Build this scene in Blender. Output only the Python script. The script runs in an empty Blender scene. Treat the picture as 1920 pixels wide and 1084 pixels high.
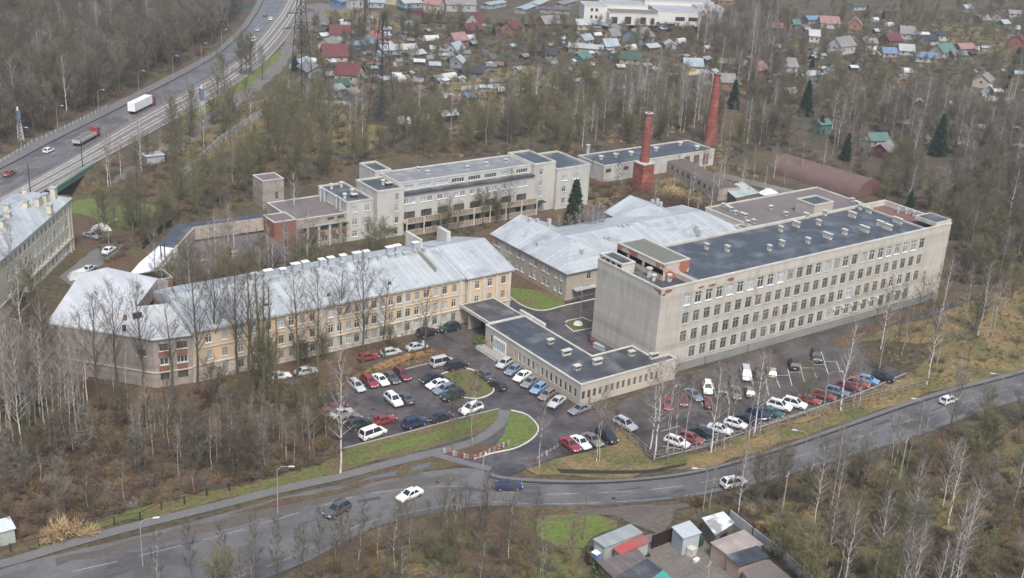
import bpy, math, random
import numpy as np
R=math.radians; sin=math.sin; cos=math.cos; PI=math.pi
scene=bpy.context.scene; COL=scene.collection
# ------------------------------------------------------------------ camera
FPX,PITCH,ROLL,YAW,HC=2266.0,R(21.64),R(3.377),R(36.5),100.0
def _basis():
    f=np.array([0,cos(PITCH),-sin(PITCH)]); rt=np.array([1.,0,0]); up=np.cross(rt,f)
    r2=cos(ROLL)*rt+sin(ROLL)*up; u2=-sin(ROLL)*rt+cos(ROLL)*up
    z=lambda v: np.array([v[0]*cos(YAW)+v[1]*sin(YAW),-v[0]*sin(YAW)+v[1]*cos(YAW),v[2]])
    return z(r2),z(u2),z(f)
CR,CU,CF=_basis()
cam=bpy.data.objects.new('camera',bpy.data.cameras.new('camera')); COL.objects.link(cam)
from mathutils import Matrix, Vector, noise as mnoise
m=Matrix.Identity(4)
for i in range(3): m[i][0]=CR[i]; m[i][1]=CU[i]; m[i][2]=-CF[i]
m[2][3]=HC
cam.matrix_world=m
cam.data.sensor_width=36; cam.data.lens=FPX/1920*36; cam.data.clip_start=1; cam.data.clip_end=9000
scene.camera=cam
# ------------------------------------------------------------------ light
w=bpy.data.worlds.new("World"); scene.world=w; w.use_nodes=True
nt=w.node_tree; bg=nt.nodes['Background']; sky=nt.nodes.new('ShaderNodeTexSky'); sky.sky_type='NISHITA'
SUN_EL,SUN_ROT=R(55),R(203)
sky.sun_disc=False; sky.sun_elevation=SUN_EL; sky.sun_rotation=SUN_ROT; sky.dust_density=3.2; sky.air_density=1.0; sky.ozone_density=1
nt.links.new(sky.outputs[0],bg.inputs[0]); bg.inputs[1].default_value=0.11
sl=bpy.data.lights.new('sun','SUN'); sl.energy=1.8; sl.angle=R(16); sl.color=(1,.95,.86)
so=bpy.data.objects.new('sun',sl); COL.objects.link(so)
sd=Vector((sin(SUN_ROT)*cos(SUN_EL),cos(SUN_ROT)*cos(SUN_EL),sin(SUN_EL)))
so.rotation_euler=sd.to_track_quat('Z','Y').to_euler(); so.location=(100,100,150)
scene.view_settings.view_transform='Standard'; scene.view_settings.look='None'
scene.view_settings.exposure=1.0; scene.view_settings.gamma=1
# ------------------------------------------------------------------ helpers
def at(px,py,z=0.0):
    d=CR*(px-960)-CU*(py-542)+CF*FPX
    t=(z-HC)/d[2]; return (float(d[0]*t),float(d[1]*t))
def proj(x,y,z):
    v=np.array([x,y,z-HC]); c=v@CF
    return 960+FPX*(v@CR)/c, 542-FPX*(v@CU)/c
def pip(x,y,poly):
    c=False; n=len(poly); j=n-1
    for i in range(n):
        a,b=poly[i],poly[j]
        if (a[1]>y)!=(b[1]>y) and x<(b[0]-a[0])*(y-a[1])/(b[1]-a[1])+a[0]: c=not c
        j=i
    return c
def tag(o,label=None,cat=None,group=None,kind=None):
    if label: o['label']=label
    if cat: o['category']=cat
    if group: o['group']=group
    if kind: o['kind']=kind
    return o
def thing(name,label,cat,loc=(0,0,0),rz=0,group=None):
    o=bpy.data.objects.new(name,None); COL.objects.link(o); o.location=loc; o.rotation_euler=(0,0,rz); o.empty_display_size=.5
    return tag(o,label,cat,group)
class MB:
    """collects boxes, tubes and faces"""
    def __init__(s): s.v=[]; s.f=[]; s.m=[]; s.n=0
    def add(s,vs,fs,mi=0):
        s.v.extend(vs); s.f.extend([tuple(i+s.n for i in f) for f in fs]); s.m.extend([mi]*len(fs)); s.n+=len(vs)
    def quad(s,a,b,c,d,mi=0): s.add([a,b,c,d],[(0,1,2,3)],mi)
    def box(s,x0,x1,y0,y1,z0,z1,mi=0,rz=0,c=None):
        vs=[(x,y,z) for z in (z0,z1) for y in (y0,y1) for x in (x0,x1)]
        if rz:
            cx,cy=c if c else ((x0+x1)/2,(y0+y1)/2); C,S=cos(rz),sin(rz)
            vs=[(cx+(x-cx)*C-(y-cy)*S,cy+(x-cx)*S+(y-cy)*C,z) for x,y,z in vs]
        s.add(vs,[(0,2,3,1),(4,5,7,6),(0,1,5,4),(1,3,7,5),(3,2,6,7),(2,0,4,6)],mi)
    def bar(s,p,q,wd,ht,mi=0):
        """box along p->q (3d points), width wd, height ht, top at the points"""
        dx,dy=q[0]-p[0],q[1]-p[1]; L=math.hypot(dx,dy) or 1; nx,ny=-dy/L*wd/2,dx/L*wd/2
        vs=[]
        for z in (-ht,0):
            for (a,sg) in ((p,-1),(p,1),(q,1),(q,-1)): vs.append((a[0]+nx*sg,a[1]+ny*sg,a[2]+z))
        s.add(vs,[(3,2,1,0),(4,5,6,7),(0,1,5,4),(1,2,6,5),(2,3,7,6),(3,0,4,7)],mi)
    def tube(s,p,q,r0,r1,n=6,mi=0,cap=True):
        p=Vector(p); q=Vector(q); d=q-p
        if d.length<1e-6: return
        d.normalize(); a=d.orthogonal().normalized(); b=d.cross(a)
        vs=[]
        for (c,r) in ((p,r0),(q,r1)):
            for k in range(n):
                t=2*PI*k/n; vs.append(tuple(c+a*(r*cos(t))+b*(r*sin(t))))
        fs=[(k,(k+1)%n,n+(k+1)%n,n+k) for k in range(n)]
        if cap: fs+= [tuple(range(n,2*n)),tuple(range(n-1,-1,-1))]
        s.add(vs,fs,mi)
    def poly(s,pts,z,mi=0): s.add([(x,y,z) for x,y in pts],[tuple(range(len(pts)))],mi)
    def prism(s,pts,z0,z1,mi=0,bottom=False):
        n=len(pts); s.add([(x,y,z0) for x,y in pts]+[(x,y,z1) for x,y in pts],[(i,(i+1)%n,n+(i+1)%n,n+i) for i in range(n)]+[tuple(range(n,2*n))]+([tuple(range(n-1,-1,-1))] if bottom else []),mi)
    def ring(s,pts,oo,oi,z0,z1,mi=0):
        A=offset(pts,oo); B=offset(pts,oi); n=len(pts)
        v=[(x,y,z0) for x,y in A]+[(x,y,z1) for x,y in A]+[(x,y,z1) for x,y in B]+[(x,y,z0) for x,y in B]
        f=[]
        for i in range(n):
            j=(i+1)%n
            f+=[(i,j,n+j,n+i),(n+i,n+j,2*n+j,2*n+i),(2*n+i,2*n+j,3*n+j,3*n+i)]
        s.add(v,f,mi)
    def mesh(s,name,mats,smooth=False,org=(0,0,0)):
        me=bpy.data.meshes.new(name)
        ox,oy,oz=org
        vs=s.v if org==(0,0,0) else [(a-ox,b-oy,c-oz) for a,b,c in s.v]
        me.from_pydata(vs,[],s.f)
        for mm in (mats if isinstance(mats,(list,tuple)) else [mats]): me.materials.append(mm)
        if any(s.m): me.polygons.foreach_set('material_index',s.m)
        if smooth: me.polygons.foreach_set('use_smooth',[True]*len(s.f))
        me.update(); return me
    def build(s,name,mats,parent=None,smooth=False,org=None):
        # vertices are given in world space (parent rotation 0) unless org says otherwise
        o=bpy.data.objects.new(name,s.mesh(name,mats,smooth,org if org is not None else (tuple(parent_loc(parent)) if parent else (0,0,0))))
        COL.objects.link(o); o.parent=parent; return o
def parent_loc(p):
    v=Vector((0,0,0))
    while p: v=v+Vector(p.location); p=p.parent
    return v
def offset(pts,d):
    """outward offset of a counter-clockwise polygon"""
    n=len(pts); out=[]
    for i in range(n):
        a,b,c=pts[i-1],pts[i],pts[(i+1)%n]
        def nr(p,q):
            dx,dy=q[0]-p[0],q[1]-p[1]; L=math.hypot(dx,dy); return (dy/L,-dx/L)
        n1,n2=nr(a,b),nr(b,c); k=1+n1[0]*n2[0]+n1[1]*n2[1]; k=max(k,.3)
        out.append((b[0]+d*(n1[0]+n2[0])/k,b[1]+d*(n1[1]+n2[1])/k))
    return out
def ccw(p):
    a=sum(p[i-1][0]*p[i][1]-p[i][0]*p[i-1][1] for i in range(len(p))); return list(p) if a>0 else list(p)[::-1]
def obj(name,me,parent=None,loc=(0,0,0),rz=0):
    o=bpy.data.objects.new(name,me); COL.objects.link(o); o.parent=parent; o.location=loc; o.rotation_euler=(0,0,rz); return o
def kids(o): return KIDS.get(o,())
def copy_tree(o,loc=None,rz=None):
    def cp(a,par):
        c=a.copy(); COL.objects.link(c); c.parent=par
        for ch in list(a.children): cp(ch,c)
        return c
    r=cp(o,None)
    if loc is not None: r.location=loc
    if rz is not None: r.rotation_euler=(0,0,rz)
    return r
# ------------------------------------------------------------------ materials
MATS={}
def mat(name,c1,c2=None,sc=.5,ct=.5,rough=.85,fine=.12,fsc=3.0,metal=0,streak=1.0,bump=0,sharp=.25,rnd=0,coat=0,c3=None,sc3=.1,t3=.55,sharp3=.1,spec=.3,band=None):
    """noise-mixed surface: c1/c2 by a noise of scale sc in world space, plus a finer value noise"""
    if name in MATS: return MATS[name]
    m=bpy.data.materials.new(name); m.use_nodes=True; t=m.node_tree; N=t.nodes; L=t.links
    b=N['Principled BSDF']; b.inputs['Roughness'].default_value=rough; b.inputs['Metallic'].default_value=metal
    b.inputs['Specular IOR Level'].default_value=spec
    if coat: b.inputs['Coat Weight'].default_value=coat; b.inputs['Coat Roughness'].default_value=.08
    g=N.new('ShaderNodeNewGeometry'); mp=N.new('ShaderNodeMapping'); L.new(g.outputs['Position'],mp.inputs[0]); mp.inputs['Scale'].default_value=(1,1,streak)
    def mixc(a,bc,fac):
        mx=N.new('ShaderNodeMix'); mx.data_type='RGBA'
        if isinstance(a,tuple): mx.inputs[6].default_value=(*a,1)
        else: L.new(a,mx.inputs[6])
        if isinstance(bc,tuple): mx.inputs[7].default_value=(*bc,1)
        else: L.new(bc,mx.inputs[7])
        L.new(fac,mx.inputs[0]); return mx.outputs[2]
    def nz(scale,det=4):
        n=N.new('ShaderNodeTexNoise'); n.inputs['Scale'].default_value=scale; n.inputs['Detail'].default_value=det; L.new(mp.outputs[0],n.inputs['Vector']); return n.outputs[0]
    def ramp(src,c,wd):
        r=N.new('ShaderNodeMapRange'); r.inputs[1].default_value=c-wd; r.inputs[2].default_value=c+wd; L.new(src,r.inputs[0]); return r.outputs[0]
    col=(*c1,)
    if c2: col=mixc(c1,c2,ramp(nz(sc),ct,sharp))
    if c3: col=mixc(col,c3,ramp(nz(sc3,6),t3,sharp3))
    if band:   # seams / boards: (axis index, spacing m, dark factor)
        sp=N.new('ShaderNodeSeparateXYZ'); L.new(g.outputs['Position'],sp.inputs[0])
        dv=N.new('ShaderNodeMath'); dv.operation='DIVIDE'; L.new(sp.outputs[band[0]],dv.inputs[0]); dv.inputs[1].default_value=band[1]
        fr=N.new('ShaderNodeMath'); fr.operation='FRACT'; L.new(dv.outputs[0],fr.inputs[0])
        ls=N.new('ShaderNodeMath'); ls.operation='LESS_THAN'; L.new(fr.outputs[0],ls.inputs[0]); ls.inputs[1].default_value=band[3] if len(band)>3 else .14
        c0=c1 if not isinstance(col,tuple) else col
        fl=N.new('ShaderNodeMath'); fl.operation='FLOOR'; L.new(dv.outputs[0],fl.inputs[0])
        wn=N.new('ShaderNodeTexWhiteNoise'); wn.noise_dimensions='1D'; L.new(fl.outputs[0],wn.inputs['W'])
        mr=N.new('ShaderNodeMapRange'); mr.inputs[3].default_value=.86; mr.inputs[4].default_value=1.08; L.new(wn.outputs[0],mr.inputs[0])
        vm=N.new('ShaderNodeVectorMath'); vm.operation='SCALE'
        if isinstance(col,tuple): vm.inputs[0].default_value=col
        else: L.new(col,vm.inputs[0])
        L.new(mr.outputs[0],vm.inputs['Scale'])
        col=mixc(vm.outputs[0],band[4] if len(band)>4 else tuple(x*band[2] for x in c1),ls.outputs[0])
    if fine or rnd:
        vm=N.new('ShaderNodeVectorMath'); vm.operation='SCALE'
        if isinstance(col,tuple): vm.inputs[0].default_value=col
        else: L.new(col,vm.inputs[0])
        mr=N.new('ShaderNodeMapRange'); mr.inputs[1].default_value=.25; mr.inputs[2].default_value=.75; mr.inputs[3].default_value=1-fine; mr.inputs[4].default_value=1+fine; L.new(nz(fsc,5),mr.inputs[0])
        o=mr.outputs[0]
        if rnd:
            oi=N.new('ShaderNodeObjectInfo'); m2=N.new('ShaderNodeMapRange'); m2.inputs[3].default_value=1-rnd; m2.inputs[4].default_value=1+rnd; L.new(oi.outputs['Random'],m2.inputs[0])
            mm=N.new('ShaderNodeMath'); mm.operation='MULTIPLY'; L.new(o,mm.inputs[0]); L.new(m2.outputs[0],mm.inputs[1]); o=mm.outputs[0]
        L.new(o,vm.inputs['Scale']); col=vm.outputs[0]
    if isinstance(col,tuple): b.inputs['Base Color'].default_value=(*col,1)
    else: L.new(col,b.inputs['Base Color'])
    if bump:
        bp=N.new('ShaderNodeBump'); bp.inputs['Strength'].default_value=.6; bp.inputs['Distance'].default_value=bump; L.new(nz(fsc,5),bp.inputs['Height']); L.new(bp.outputs[0],b.inputs['Normal'])
    MATS[name]=m; return m
m_glass=mat('window_glass',(.03,.035,.035),(.10,.115,.105),sc=.6,rough=.08,fine=.2,spec=.6)
m_curtain=mat('curtained_glass',(.30,.31,.30),(.12,.13,.13),sc=.6,rough=.12,fine=.2,spec=.6)
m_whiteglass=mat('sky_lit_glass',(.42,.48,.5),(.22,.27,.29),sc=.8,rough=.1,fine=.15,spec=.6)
m_white=mat('white_paint',(.72,.73,.72),(.58,.59,.58),sc=1.5,rough=.5)
m_greyframe=mat('weathered_frame',(.42,.42,.39),(.28,.27,.24),sc=2,rough=.7)
m_brownframe=mat('brown_frame',(.16,.10,.07),rough=.7)
m_asph=mat('asphalt',(.075,.072,.072),(.105,.098,.096),sc=.12,rough=.55,fine=.22,fsc=1.6,c3=(.052,.048,.048),sc3=.07,t3=.58,sharp3=.12,spec=.5)
m_asph2=mat('yard_asphalt',(.065,.057,.056),(.10,.088,.085),sc=.22,rough=.42,fine=.4,fsc=.9,c3=(.04,.035,.035),sc3=.16,t3=.53,sharp3=.1,spec=.5)
m_road=mat('road_asphalt',(.108,.105,.104),(.132,.129,.127),sc=.12,rough=.5,fine=.2,fsc=1.2,c3=(.075,.072,.07),sc3=.13,t3=.54,sharp3=.1,spec=.5)
m_path=mat('footpath_asphalt',(.12,.118,.118),(.145,.142,.14),sc=.3,rough=.7,fine=.15)
m_lawn=mat('lawn_grass',(.075,.10,.028),(.11,.11,.04),sc=.18,rough=.95,fine=.42,fsc=1.5,c3=(.12,.085,.045),sc3=.22,t3=.54,bump=.1)
m_lawnb=mat('bright_grass',(.08,.135,.025),(.115,.135,.038),sc=.3,rough=.95,fine=.4,fsc=1.6,c3=(.12,.09,.045),sc3=.28,t3=.58,bump=.1)
m_leaf=mat('leaf_litter',(.078,.05,.035),(.105,.07,.042),sc=.3,rough=.95,fine=.45,fsc=1.6,c3=(.085,.08,.035),sc3=.12,t3=.58,bump=.1)
m_dry=mat('dry_grass',(.215,.155,.068),(.13,.10,.05),sc=.3,rough=.95,fine=.45,fsc=1.4,c3=(.085,.09,.035),sc3=.12,t3=.54,bump=.15)
m_mud=mat('mud',(.12,.10,.085),(.09,.075,.062),sc=.3,rough=.8,fine=.3,fsc=1.5,spec=.4)
m_gravel=mat('gravel',(.16,.145,.13),(.11,.10,.088),sc=.35,rough=.85,fine=.25,fsc=2)
m_water=mat('ditch_water',(.10,.11,.12),rough=.06,fine=0,spec=.8)
m_paint=mat('road_paint',(.42,.42,.41),(.20,.20,.195),sc=.9,rough=.7,fine=.1)
m_kerb=mat('white_kerb',(.6,.6,.56),(.45,.45,.4),sc=1.5,rough=.8)
m_conc=mat('concrete',(.30,.29,.27),(.24,.23,.21),sc=.6,rough=.85,streak=.3)
m_dark=mat('dark_metal',(.03,.03,.032),rough=.6,fine=.2)
m_tar=mat('bitumen_roof',(.036,.041,.047),(.058,.063,.070),sc=.16,rough=.42,fine=.25,fsc=1.0,c3=(.115,.122,.128),sc3=.22,t3=.585,sharp3=.09,spec=.5,band=(0,1.0,.75,.05))
m_tarb=mat('brown_roof',(.125,.105,.10),(.16,.14,.13),sc=.2,rough=.6,fine=.15)
m_stucco=mat('cream_stucco',(.47,.42,.345),(.395,.355,.30),sc=.09,rough=.9,fine=.06,fsc=1.2,streak=.35,c3=(.33,.31,.28),sc3=.12,t3=.62,sharp3=.12)
m_facade=mat('grey_plaster',(.43,.405,.355),(.385,.365,.32),sc=.4,rough=.9,fine=.09,fsc=1.2,streak=.2,c3=(.34,.32,.285),sc3=.55,t3=.6,sharp3=.12,band=(2,1.28,.93,.05))
m_plinth=mat('plinth_plaster',(.22,.225,.215),(.17,.175,.165),sc=.3,rough=.9)
m_plbrick=mat('flaking_plaster',(.42,.37,.31),(.40,.35,.30),sc=.2,rough=.9,c3=(.30,.115,.065),sc3=.28,t3=.515,sharp3=.02,fine=.15,fsc=4)
m_coping=mat('pale_coping',(.5,.49,.45),(.36,.35,.31),sc=.4,rough=.8)
m_metalx=mat('pale_metal_roof_x',(.325,.355,.37),(.385,.41,.42),sc=.25,rough=.5,fine=.07,fsc=1,c3=(.26,.285,.30),sc3=.3,t3=.6,sharp3=.08,band=(0,1.4,.74,.09),spec=.5)
m_metaly=mat('pale_metal_roof_y',(.325,.355,.37),(.385,.41,.42),sc=.25,rough=.5,fine=.07,fsc=1,c3=(.26,.285,.30),sc3=.3,t3=.6,sharp3=.08,band=(1,1.4,.74,.09),spec=.5)
m_whiteroof=mat('white_metal_roof',(.46,.475,.49),(.40,.415,.43),sc=.3,rough=.45,fine=.06,band=(0,1.3,.86,.09))
m_yellow=mat('yellow_plaster',(.56,.41,.27),(.48,.38,.27),sc=.14,rough=.9,fine=.08,c3=(.43,.38,.30),sc3=.12,t3=.56,streak=.5)
m_trim=mat('pale_trim',(.52,.50,.44),(.42,.40,.35),sc=.5,rough=.85)
m_brick=mat('red_brick',(.24,.105,.075),(.18,.085,.065),sc=.6,rough=.9,fine=.25,fsc=2.5)
m_brickgrey=mat('grey_brick',(.33,.29,.26),(.26,.23,.21),sc=.35,rough=.9,fine=.18,fsc=2,streak=.4,c3=(.21,.19,.175),sc3=.4,t3=.6,sharp3=.1,band=(2,.9,.9,.08))
m_chim=mat('chimney_brick',(.25,.075,.06),(.19,.06,.05),sc=.35,rough=.9,fine=.2,fsc=1.5,c3=(.34,.16,.12),sc3=.25,t3=.62,band=(2,1.3,.62,.12))
m_silbrick=mat('silicate_brick',(.46,.45,.42),(.38,.37,.35),sc=.2,rough=.9,fine=.08,streak=.5,c3=(.33,.31,.28),sc3=.3,t3=.62,sharp3=.1)
m_rust=mat('rusty_metal',(.17,.085,.07),(.13,.075,.065),sc=.3,rough=.8,fine=.2)
m_galv=mat('galvanised_metal',(.40,.43,.45),(.30,.33,.35),sc=.5,rough=.4,fine=.1)
# ------------------------------------------------------------------ ground
def wiggle(pts,amp,step=2.5,seed=0):
    out=[]; n=len(pts)
    for i in range(n):
        a,b=pts[i],pts[(i+1)%n]; L=math.hypot(b[0]-a[0],b[1]-a[1]); k=max(1,int(L/step))
        for j in range(k):
            t=j/k; x=a[0]+(b[0]-a[0])*t; y=a[1]+(b[1]-a[1])*t
            q=mnoise.noise_vector((x*.22,y*.22,seed)); q2=mnoise.noise_vector((x*.8,y*.8,seed+9))
            out.append((x+amp*(q.x+.4*q2.x)*1.6,y+amp*(q.y+.4*q2.y)*1.6))
    return out
LZ=[0.02]
def sheet(name,px,mt,z,amp=0,kind='structure',site=False):
    pts=ccw(px if site else [at(*p) for p in px])
    if amp: pts=wiggle(pts,amp,seed=len(px)+z*100)
    b=MB(); b.poly(pts,z); o=b.build(name,mt); return tag(o,kind=kind)
GC=at(147,343)
def gh(x,y):
    d=math.hypot(x-GC[0],y-GC[1])/9.5
    return -5.5*max(0,1-d)**.6 if d<1 else 0
b=MB()
xs=[-3000,-800,-200]+list(range(-60,520,6))+[700,1200,4500]; ys=[-500,-100]+list(range(40,720,6))+[900,1500,4500]
# fine patch near the underpass is covered by the 6 m grid too
xs=sorted(set(xs)|set(range(76,112,2))); ys=sorted(set(ys)|set(range(306,332,2)))
nx,ny=len(xs),len(ys)
vs=[(x,y,gh(x,y)+(0 if abs(x)>2000 else .12*mnoise.noise((x*.05,y*.05,0))-.08)) for y in ys for x in xs]
b.add(vs,[(j*nx+i,j*nx+i+1,(j+1)*nx+i+1,(j+1)*nx+i) for j in range(ny-1) for i in range(nx-1)])
m_ground=mat('woodland_ground',(.058,.046,.034),(.066,.06,.034),sc=.06,rough=.95,fine=.5,fsc=1.0,c3=(.10,.075,.04),sc3=.11,t3=.55,sharp3=.12,bump=.15)
tag(b.build('ground',m_ground,smooth=False),kind='structure')
def band_sheet(name,A,B,mt,z,px=True):
    A=[at(*p) for p in A] if px else A; B=[at(*p) for p in B] if px else B
    b=MB(); n=len(A); b.add([(x,y,z) for x,y in A]+[(x,y,z) for x,y in B],[(i,i+1,n+i+1,n+i) for i in range(n-1)])
    return tag(b.build(name,mt),kind='structure')
def spline(pts,k=6):
    out=[]; n=len(pts)
    for i in range(n-1):
        p0,p1,p2,p3=pts[max(0,i-1)],pts[i],pts[i+1],pts[min(n-1,i+2)]
        for j in range(k):
            t=j/k; out.append(tuple(.5*((2*p1[c])+(-p0[c]+p2[c])*t+(2*p0[c]-5*p1[c]+4*p2[c]-p3[c])*t*t+(-p0[c]+3*p1[c]-3*p2[c]+p3[c])*t**3) for c in range(len(p1))))
    out.append(tuple(pts[-1])); return out
def strip(name,pts,wd,mt,z,kind='structure',dash=None,b=None,ht=0):
    """flat or raised ribbon along site points"""
    own=b is None; b=b or MB(); acc=0
    for i in range(len(pts)-1):
        p,q=pts[i],pts[i+1]; L=math.hypot(q[0]-p[0],q[1]-p[1]); u=((q[0]-p[0])/L,(q[1]-p[1])/L); s=0
        while s<L-1e-6:
            if dash:
                ph=acc%(dash[0]+dash[1]); on=ph<dash[0]; e=min(L-s,(dash[0]-ph) if on else (dash[0]+dash[1]-ph))
            else: on=True; e=L-s
            e=max(e,1e-3)
            if on:
                a=(p[0]+u[0]*s,p[1]+u[1]*s,z); c=(p[0]+u[0]*(s+e),p[1]+u[1]*(s+e),z)
                if ht: b.bar(a,c,wd,ht)
                else:
                    n=(-u[1]*wd/2,u[0]*wd/2); b.quad((a[0]-n[0],a[1]-n[1],z),(c[0]-n[0],c[1]-n[1],z),(c[0]+n[0],c[1]+n[1],z),(a[0]+n[0],a[1]+n[1],z))
            s+=e; acc+=e
    if own: return tag(b.build(name,mt),kind=kind)
def A_(L,z=0): return [at(*p,z) for p in L]
# highway at the upper left
FK=[(-300,455),(-150,385),(0,318),(100,265),(250,190),(390,115),(430,85),(465,50),(495,0),(520,-60)]
NK=[(-300,515),(-150,440),(0,368),(147,287),(240,228),(425,125),(480,75),(515,30),(535,0),(560,-60)]
TK=[(-300,560),(-150,480),(0,402),(128,333),(300,240),(400,185),(480,130),(530,80),(560,30),(600,-60)]
SK=[(-300,435),(-150,365),(0,298),(100,248),(250,176),(390,104),(425,76),(458,42),(487,-8),(512,-68)]
fk,nk,tk,sk=[spline(A_(q)) for q in (FK,NK,TK,SK)]
m_ball=mat('track_ballast',(.17,.16,.15),(.12,.11,.10),sc=.5,rough=.95,fine=.2)
band_sheet('highway',fk,nk,m_road,.10,False); band_sheet('highway_pavement',sk,fk,m_path,.13,False)
band_sheet('tram_track_bed',nk,tk,m_ball,.11,False)
b=MB()
def lerp(A,B,t): return [(a[0]+(c[0]-a[0])*t,a[1]+(c[1]-a[1])*t) for a,c in zip(A,B)]
for t in (.22,.36,.58,.72): strip('',lerp(nk,tk,t),.75,None,.16,b=b,ht=.05)
tag(b.build('tram_track',mat('worn_track_slab',(.34,.33,.31),(.24,.23,.22),sc=.3,rough=.8)),kind='structure')
strip('highway_kerb',fk,.5,m_dark,.2,ht=.1); strip('highway_kerb',lerp(nk,tk,.99),.5,m_conc,.3,ht=.25)
b=MB()
for t in (.3,.5,.72): strip('',lerp(fk,nk,t),.16,None,.106,dash=(3,7),b=b)
tag(b.build('highway_lane_markings',m_paint),kind='structure')
# lower road
UE=[(-250,1165),(0,1068),(230,1012),(400,968),(520,935),(620,912),(760,890),(880,878),(935,893),(1000,899),(1100,902),(1200,897),(1300,884),(1400,859),(1500,826),(1600,791),(1700,755),(1810,722),(1920,694),(2100,640)]
LE=[(100,1290),(240,1190),(420,1115),(560,1060),(700,990),(790,968),(880,952),(950,948),(1000,950),(1100,948),(1200,943),(1290,933),(1400,912),(1500,884),(1600,855),(1700,824),(1780,795),(1860,766),(1960,735),(2120,672)]
CL=[(-100,1185),(60,1095),(240,1048),(430,1000),(560,962),(670,930),(760,917),(860,912),(935,921),(1000,927),(1100,925),(1200,920),(1300,908),(1400,885),(1500,855),(1600,823),(1700,790),(1790,759),(1890,730),(2100,655)]
ue,le,cl=[spline(A_(q)) for q in (UE,LE,CL)]
band_sheet('road',ue,le,m_road,.03,False)
b=MB(); strip('',cl,.11,None,.036,dash=(6,3),b=b); strip('',lerp(cl,le,.82),.09,None,.036,b=b,dash=(9,2.5))
tag(b.build('road_markings',m_paint),kind='structure')
kl=[p for p,q in zip(ue,ue) if p[0]>98]
i0=next(i for i,p in enumerate(ue) if p[0]>100)
strip('road_kerb',lerp(ue,cl,.22)[i0:],.42,m_dark,.12,ht=.1)
band_sheet('roadside_pavement',lerp(ue,cl,-.05)[i0:],lerp(ue,cl,.2)[i0:],m_path,.045,False)
# ground zones (drawn from below upwards)
sheet('leaf_litter_ground',[(0,700),(95,690),(290,730),(500,690),(640,640),(780,610),(880,600),(840,660),(640,720),(600,760),(640,860),(350,925),(0,1010)],m_leaf,.012,1.2)
sheet('courtyard_ground',[(300,560),(640,470),(900,430),(1100,330),(1340,300),(1340,420),(1120,480),(1000,600),(880,600)],m_leaf,.012,1)
sheet('yard_asphalt',[(505,722),(600,700),(700,672),(770,640),(880,606),(905,640),(960,690),(1085,768),(1160,770),(1155,800),(1150,835),(1050,858),(1008,870),(975,884),(950,893),(930,899),(880,884),(848,868),(880,862),(690,868),(625,820),(580,760),(560,720)],m_asph2,.02,.3)
sheet('courtyard_asphalt',[(905,640),(880,600),(900,575),(940,545),(1020,560),(1130,540),(1130,700),(1000,620)],m_asph2,.024,0)
sheet('courtyard_asphalt',[(1060,420),(1110,395),(1180,360),(1300,420),(1120,470),(1000,440)],m_asph2,.02,1)
sheet('car_park_asphalt',[(1155,792),(1160,760),(1268,708),(1440,650),(1655,592),(1745,566),(1800,545),(1830,560),(1740,598),(1640,622),(1600,648),(1620,670),(1700,700),(1600,742),(1440,795),(1330,835),(1235,858)],m_asph2,.02,.6)
sheet('dry_grass_verge',[(1225,868),(1330,842),(1440,802),(1600,748),(1700,708),(1780,640),(1640,640),(1600,640),(1680,600),(1800,560),(1960,500),(1980,680),(1810,718),(1600,787),(1500,822),(1400,855),(1300,880),(1180,893),(1100,898),(1010,892),(985,880),(1010,870),(1080,858),(1160,800),(1170,800)],m_dry,.014,.8)
sheet('dry_grass_ground',[(1085,345),(1200,340),(1300,330),(1330,420),(1260,440),(1190,440),(1090,380)],m_dry,.016,1.5)
sheet('lawn',[(642,842),(760,812),(830,795),(880,783),(936,768),(938,780),(925,800),(890,818),(830,836),(740,856),(640,884),(560,905),(430,935),(300,965),(200,985),(90,1030),(60,1025),(180,975),(330,932),(480,905),(600,872)],m_lawn,.03,.5)
sheet('bright_lawn',[(640,865),(700,848),(800,815),(860,798),(905,785),(880,800),(800,830),(700,856)],m_lawnb,.04,.8)
sheet('lawn',[(955,769),(985,778),(1003,793),(1008,808),(995,824),(968,838),(935,845),(905,848),(930,835),(945,815),(952,792)],m_lawnb,.03,.2)
sheet('leafy_verge',[(832,846),(870,838),(905,830),(930,835),(955,833),(940,845),(888,862)],m_leaf,.034,.2)
sheet('island_lawn',[(829,702),(848,695),(868,691),(888,695),(906,708),(921,722),(926,733),(915,742),(895,747),(872,746),(868,738),(850,716)],m_lawn,.03,0)
sheet('leafy_bank',[(588,775),(600,755),(650,725),(700,710),(760,692),(810,680),(842,672),(836,658),(815,652),(780,657),(740,668),(690,684),(650,690),(560,712),(600,735)],m_leaf,.034,.5)
sheet('dry_leaf_patch',[(680,700),(720,690),(780,672),(820,660),(810,655),(760,665),(700,682)],mat('orange_leaves',(.27,.15,.06),(.15,.09,.045),sc=.6,rough=.95,fine=.4,fsc=2),.04,.6)
sheet('courtyard_lawn',[(955,554),(960,540),(1020,545),(1060,562),(1057,573),(1025,581),(1000,580),(975,570)],m_lawnb,.03,.1)
sheet('flower_bed_lawn',[(1060,605),(1064,602),(1093,596),(1110,605),(1108,617),(1075,621)],m_lawn,.034,0)
sheet('lawn_behind_apartments',[(133,376),(190,372),(260,378),(300,385),(285,405),(245,425),(200,425),(165,408),(136,400)],m_lawnb,.04,1.5)
sheet('rough_grass',[(135,405),(240,420),(330,425),(340,460),(250,520),(150,500),(140,450)],m_leaf,.03,1.5)
sheet('lane_asphalt',[(110,520),(150,490),(195,455),(225,445),(230,460),(200,490),(160,520),(140,540)],m_path,.05,.4)
sheet('back_lawn',[(262,505),(300,470),(330,430),(340,428),(345,440),(310,470),(280,500)],m_lawnb,.05,.4)
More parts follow.
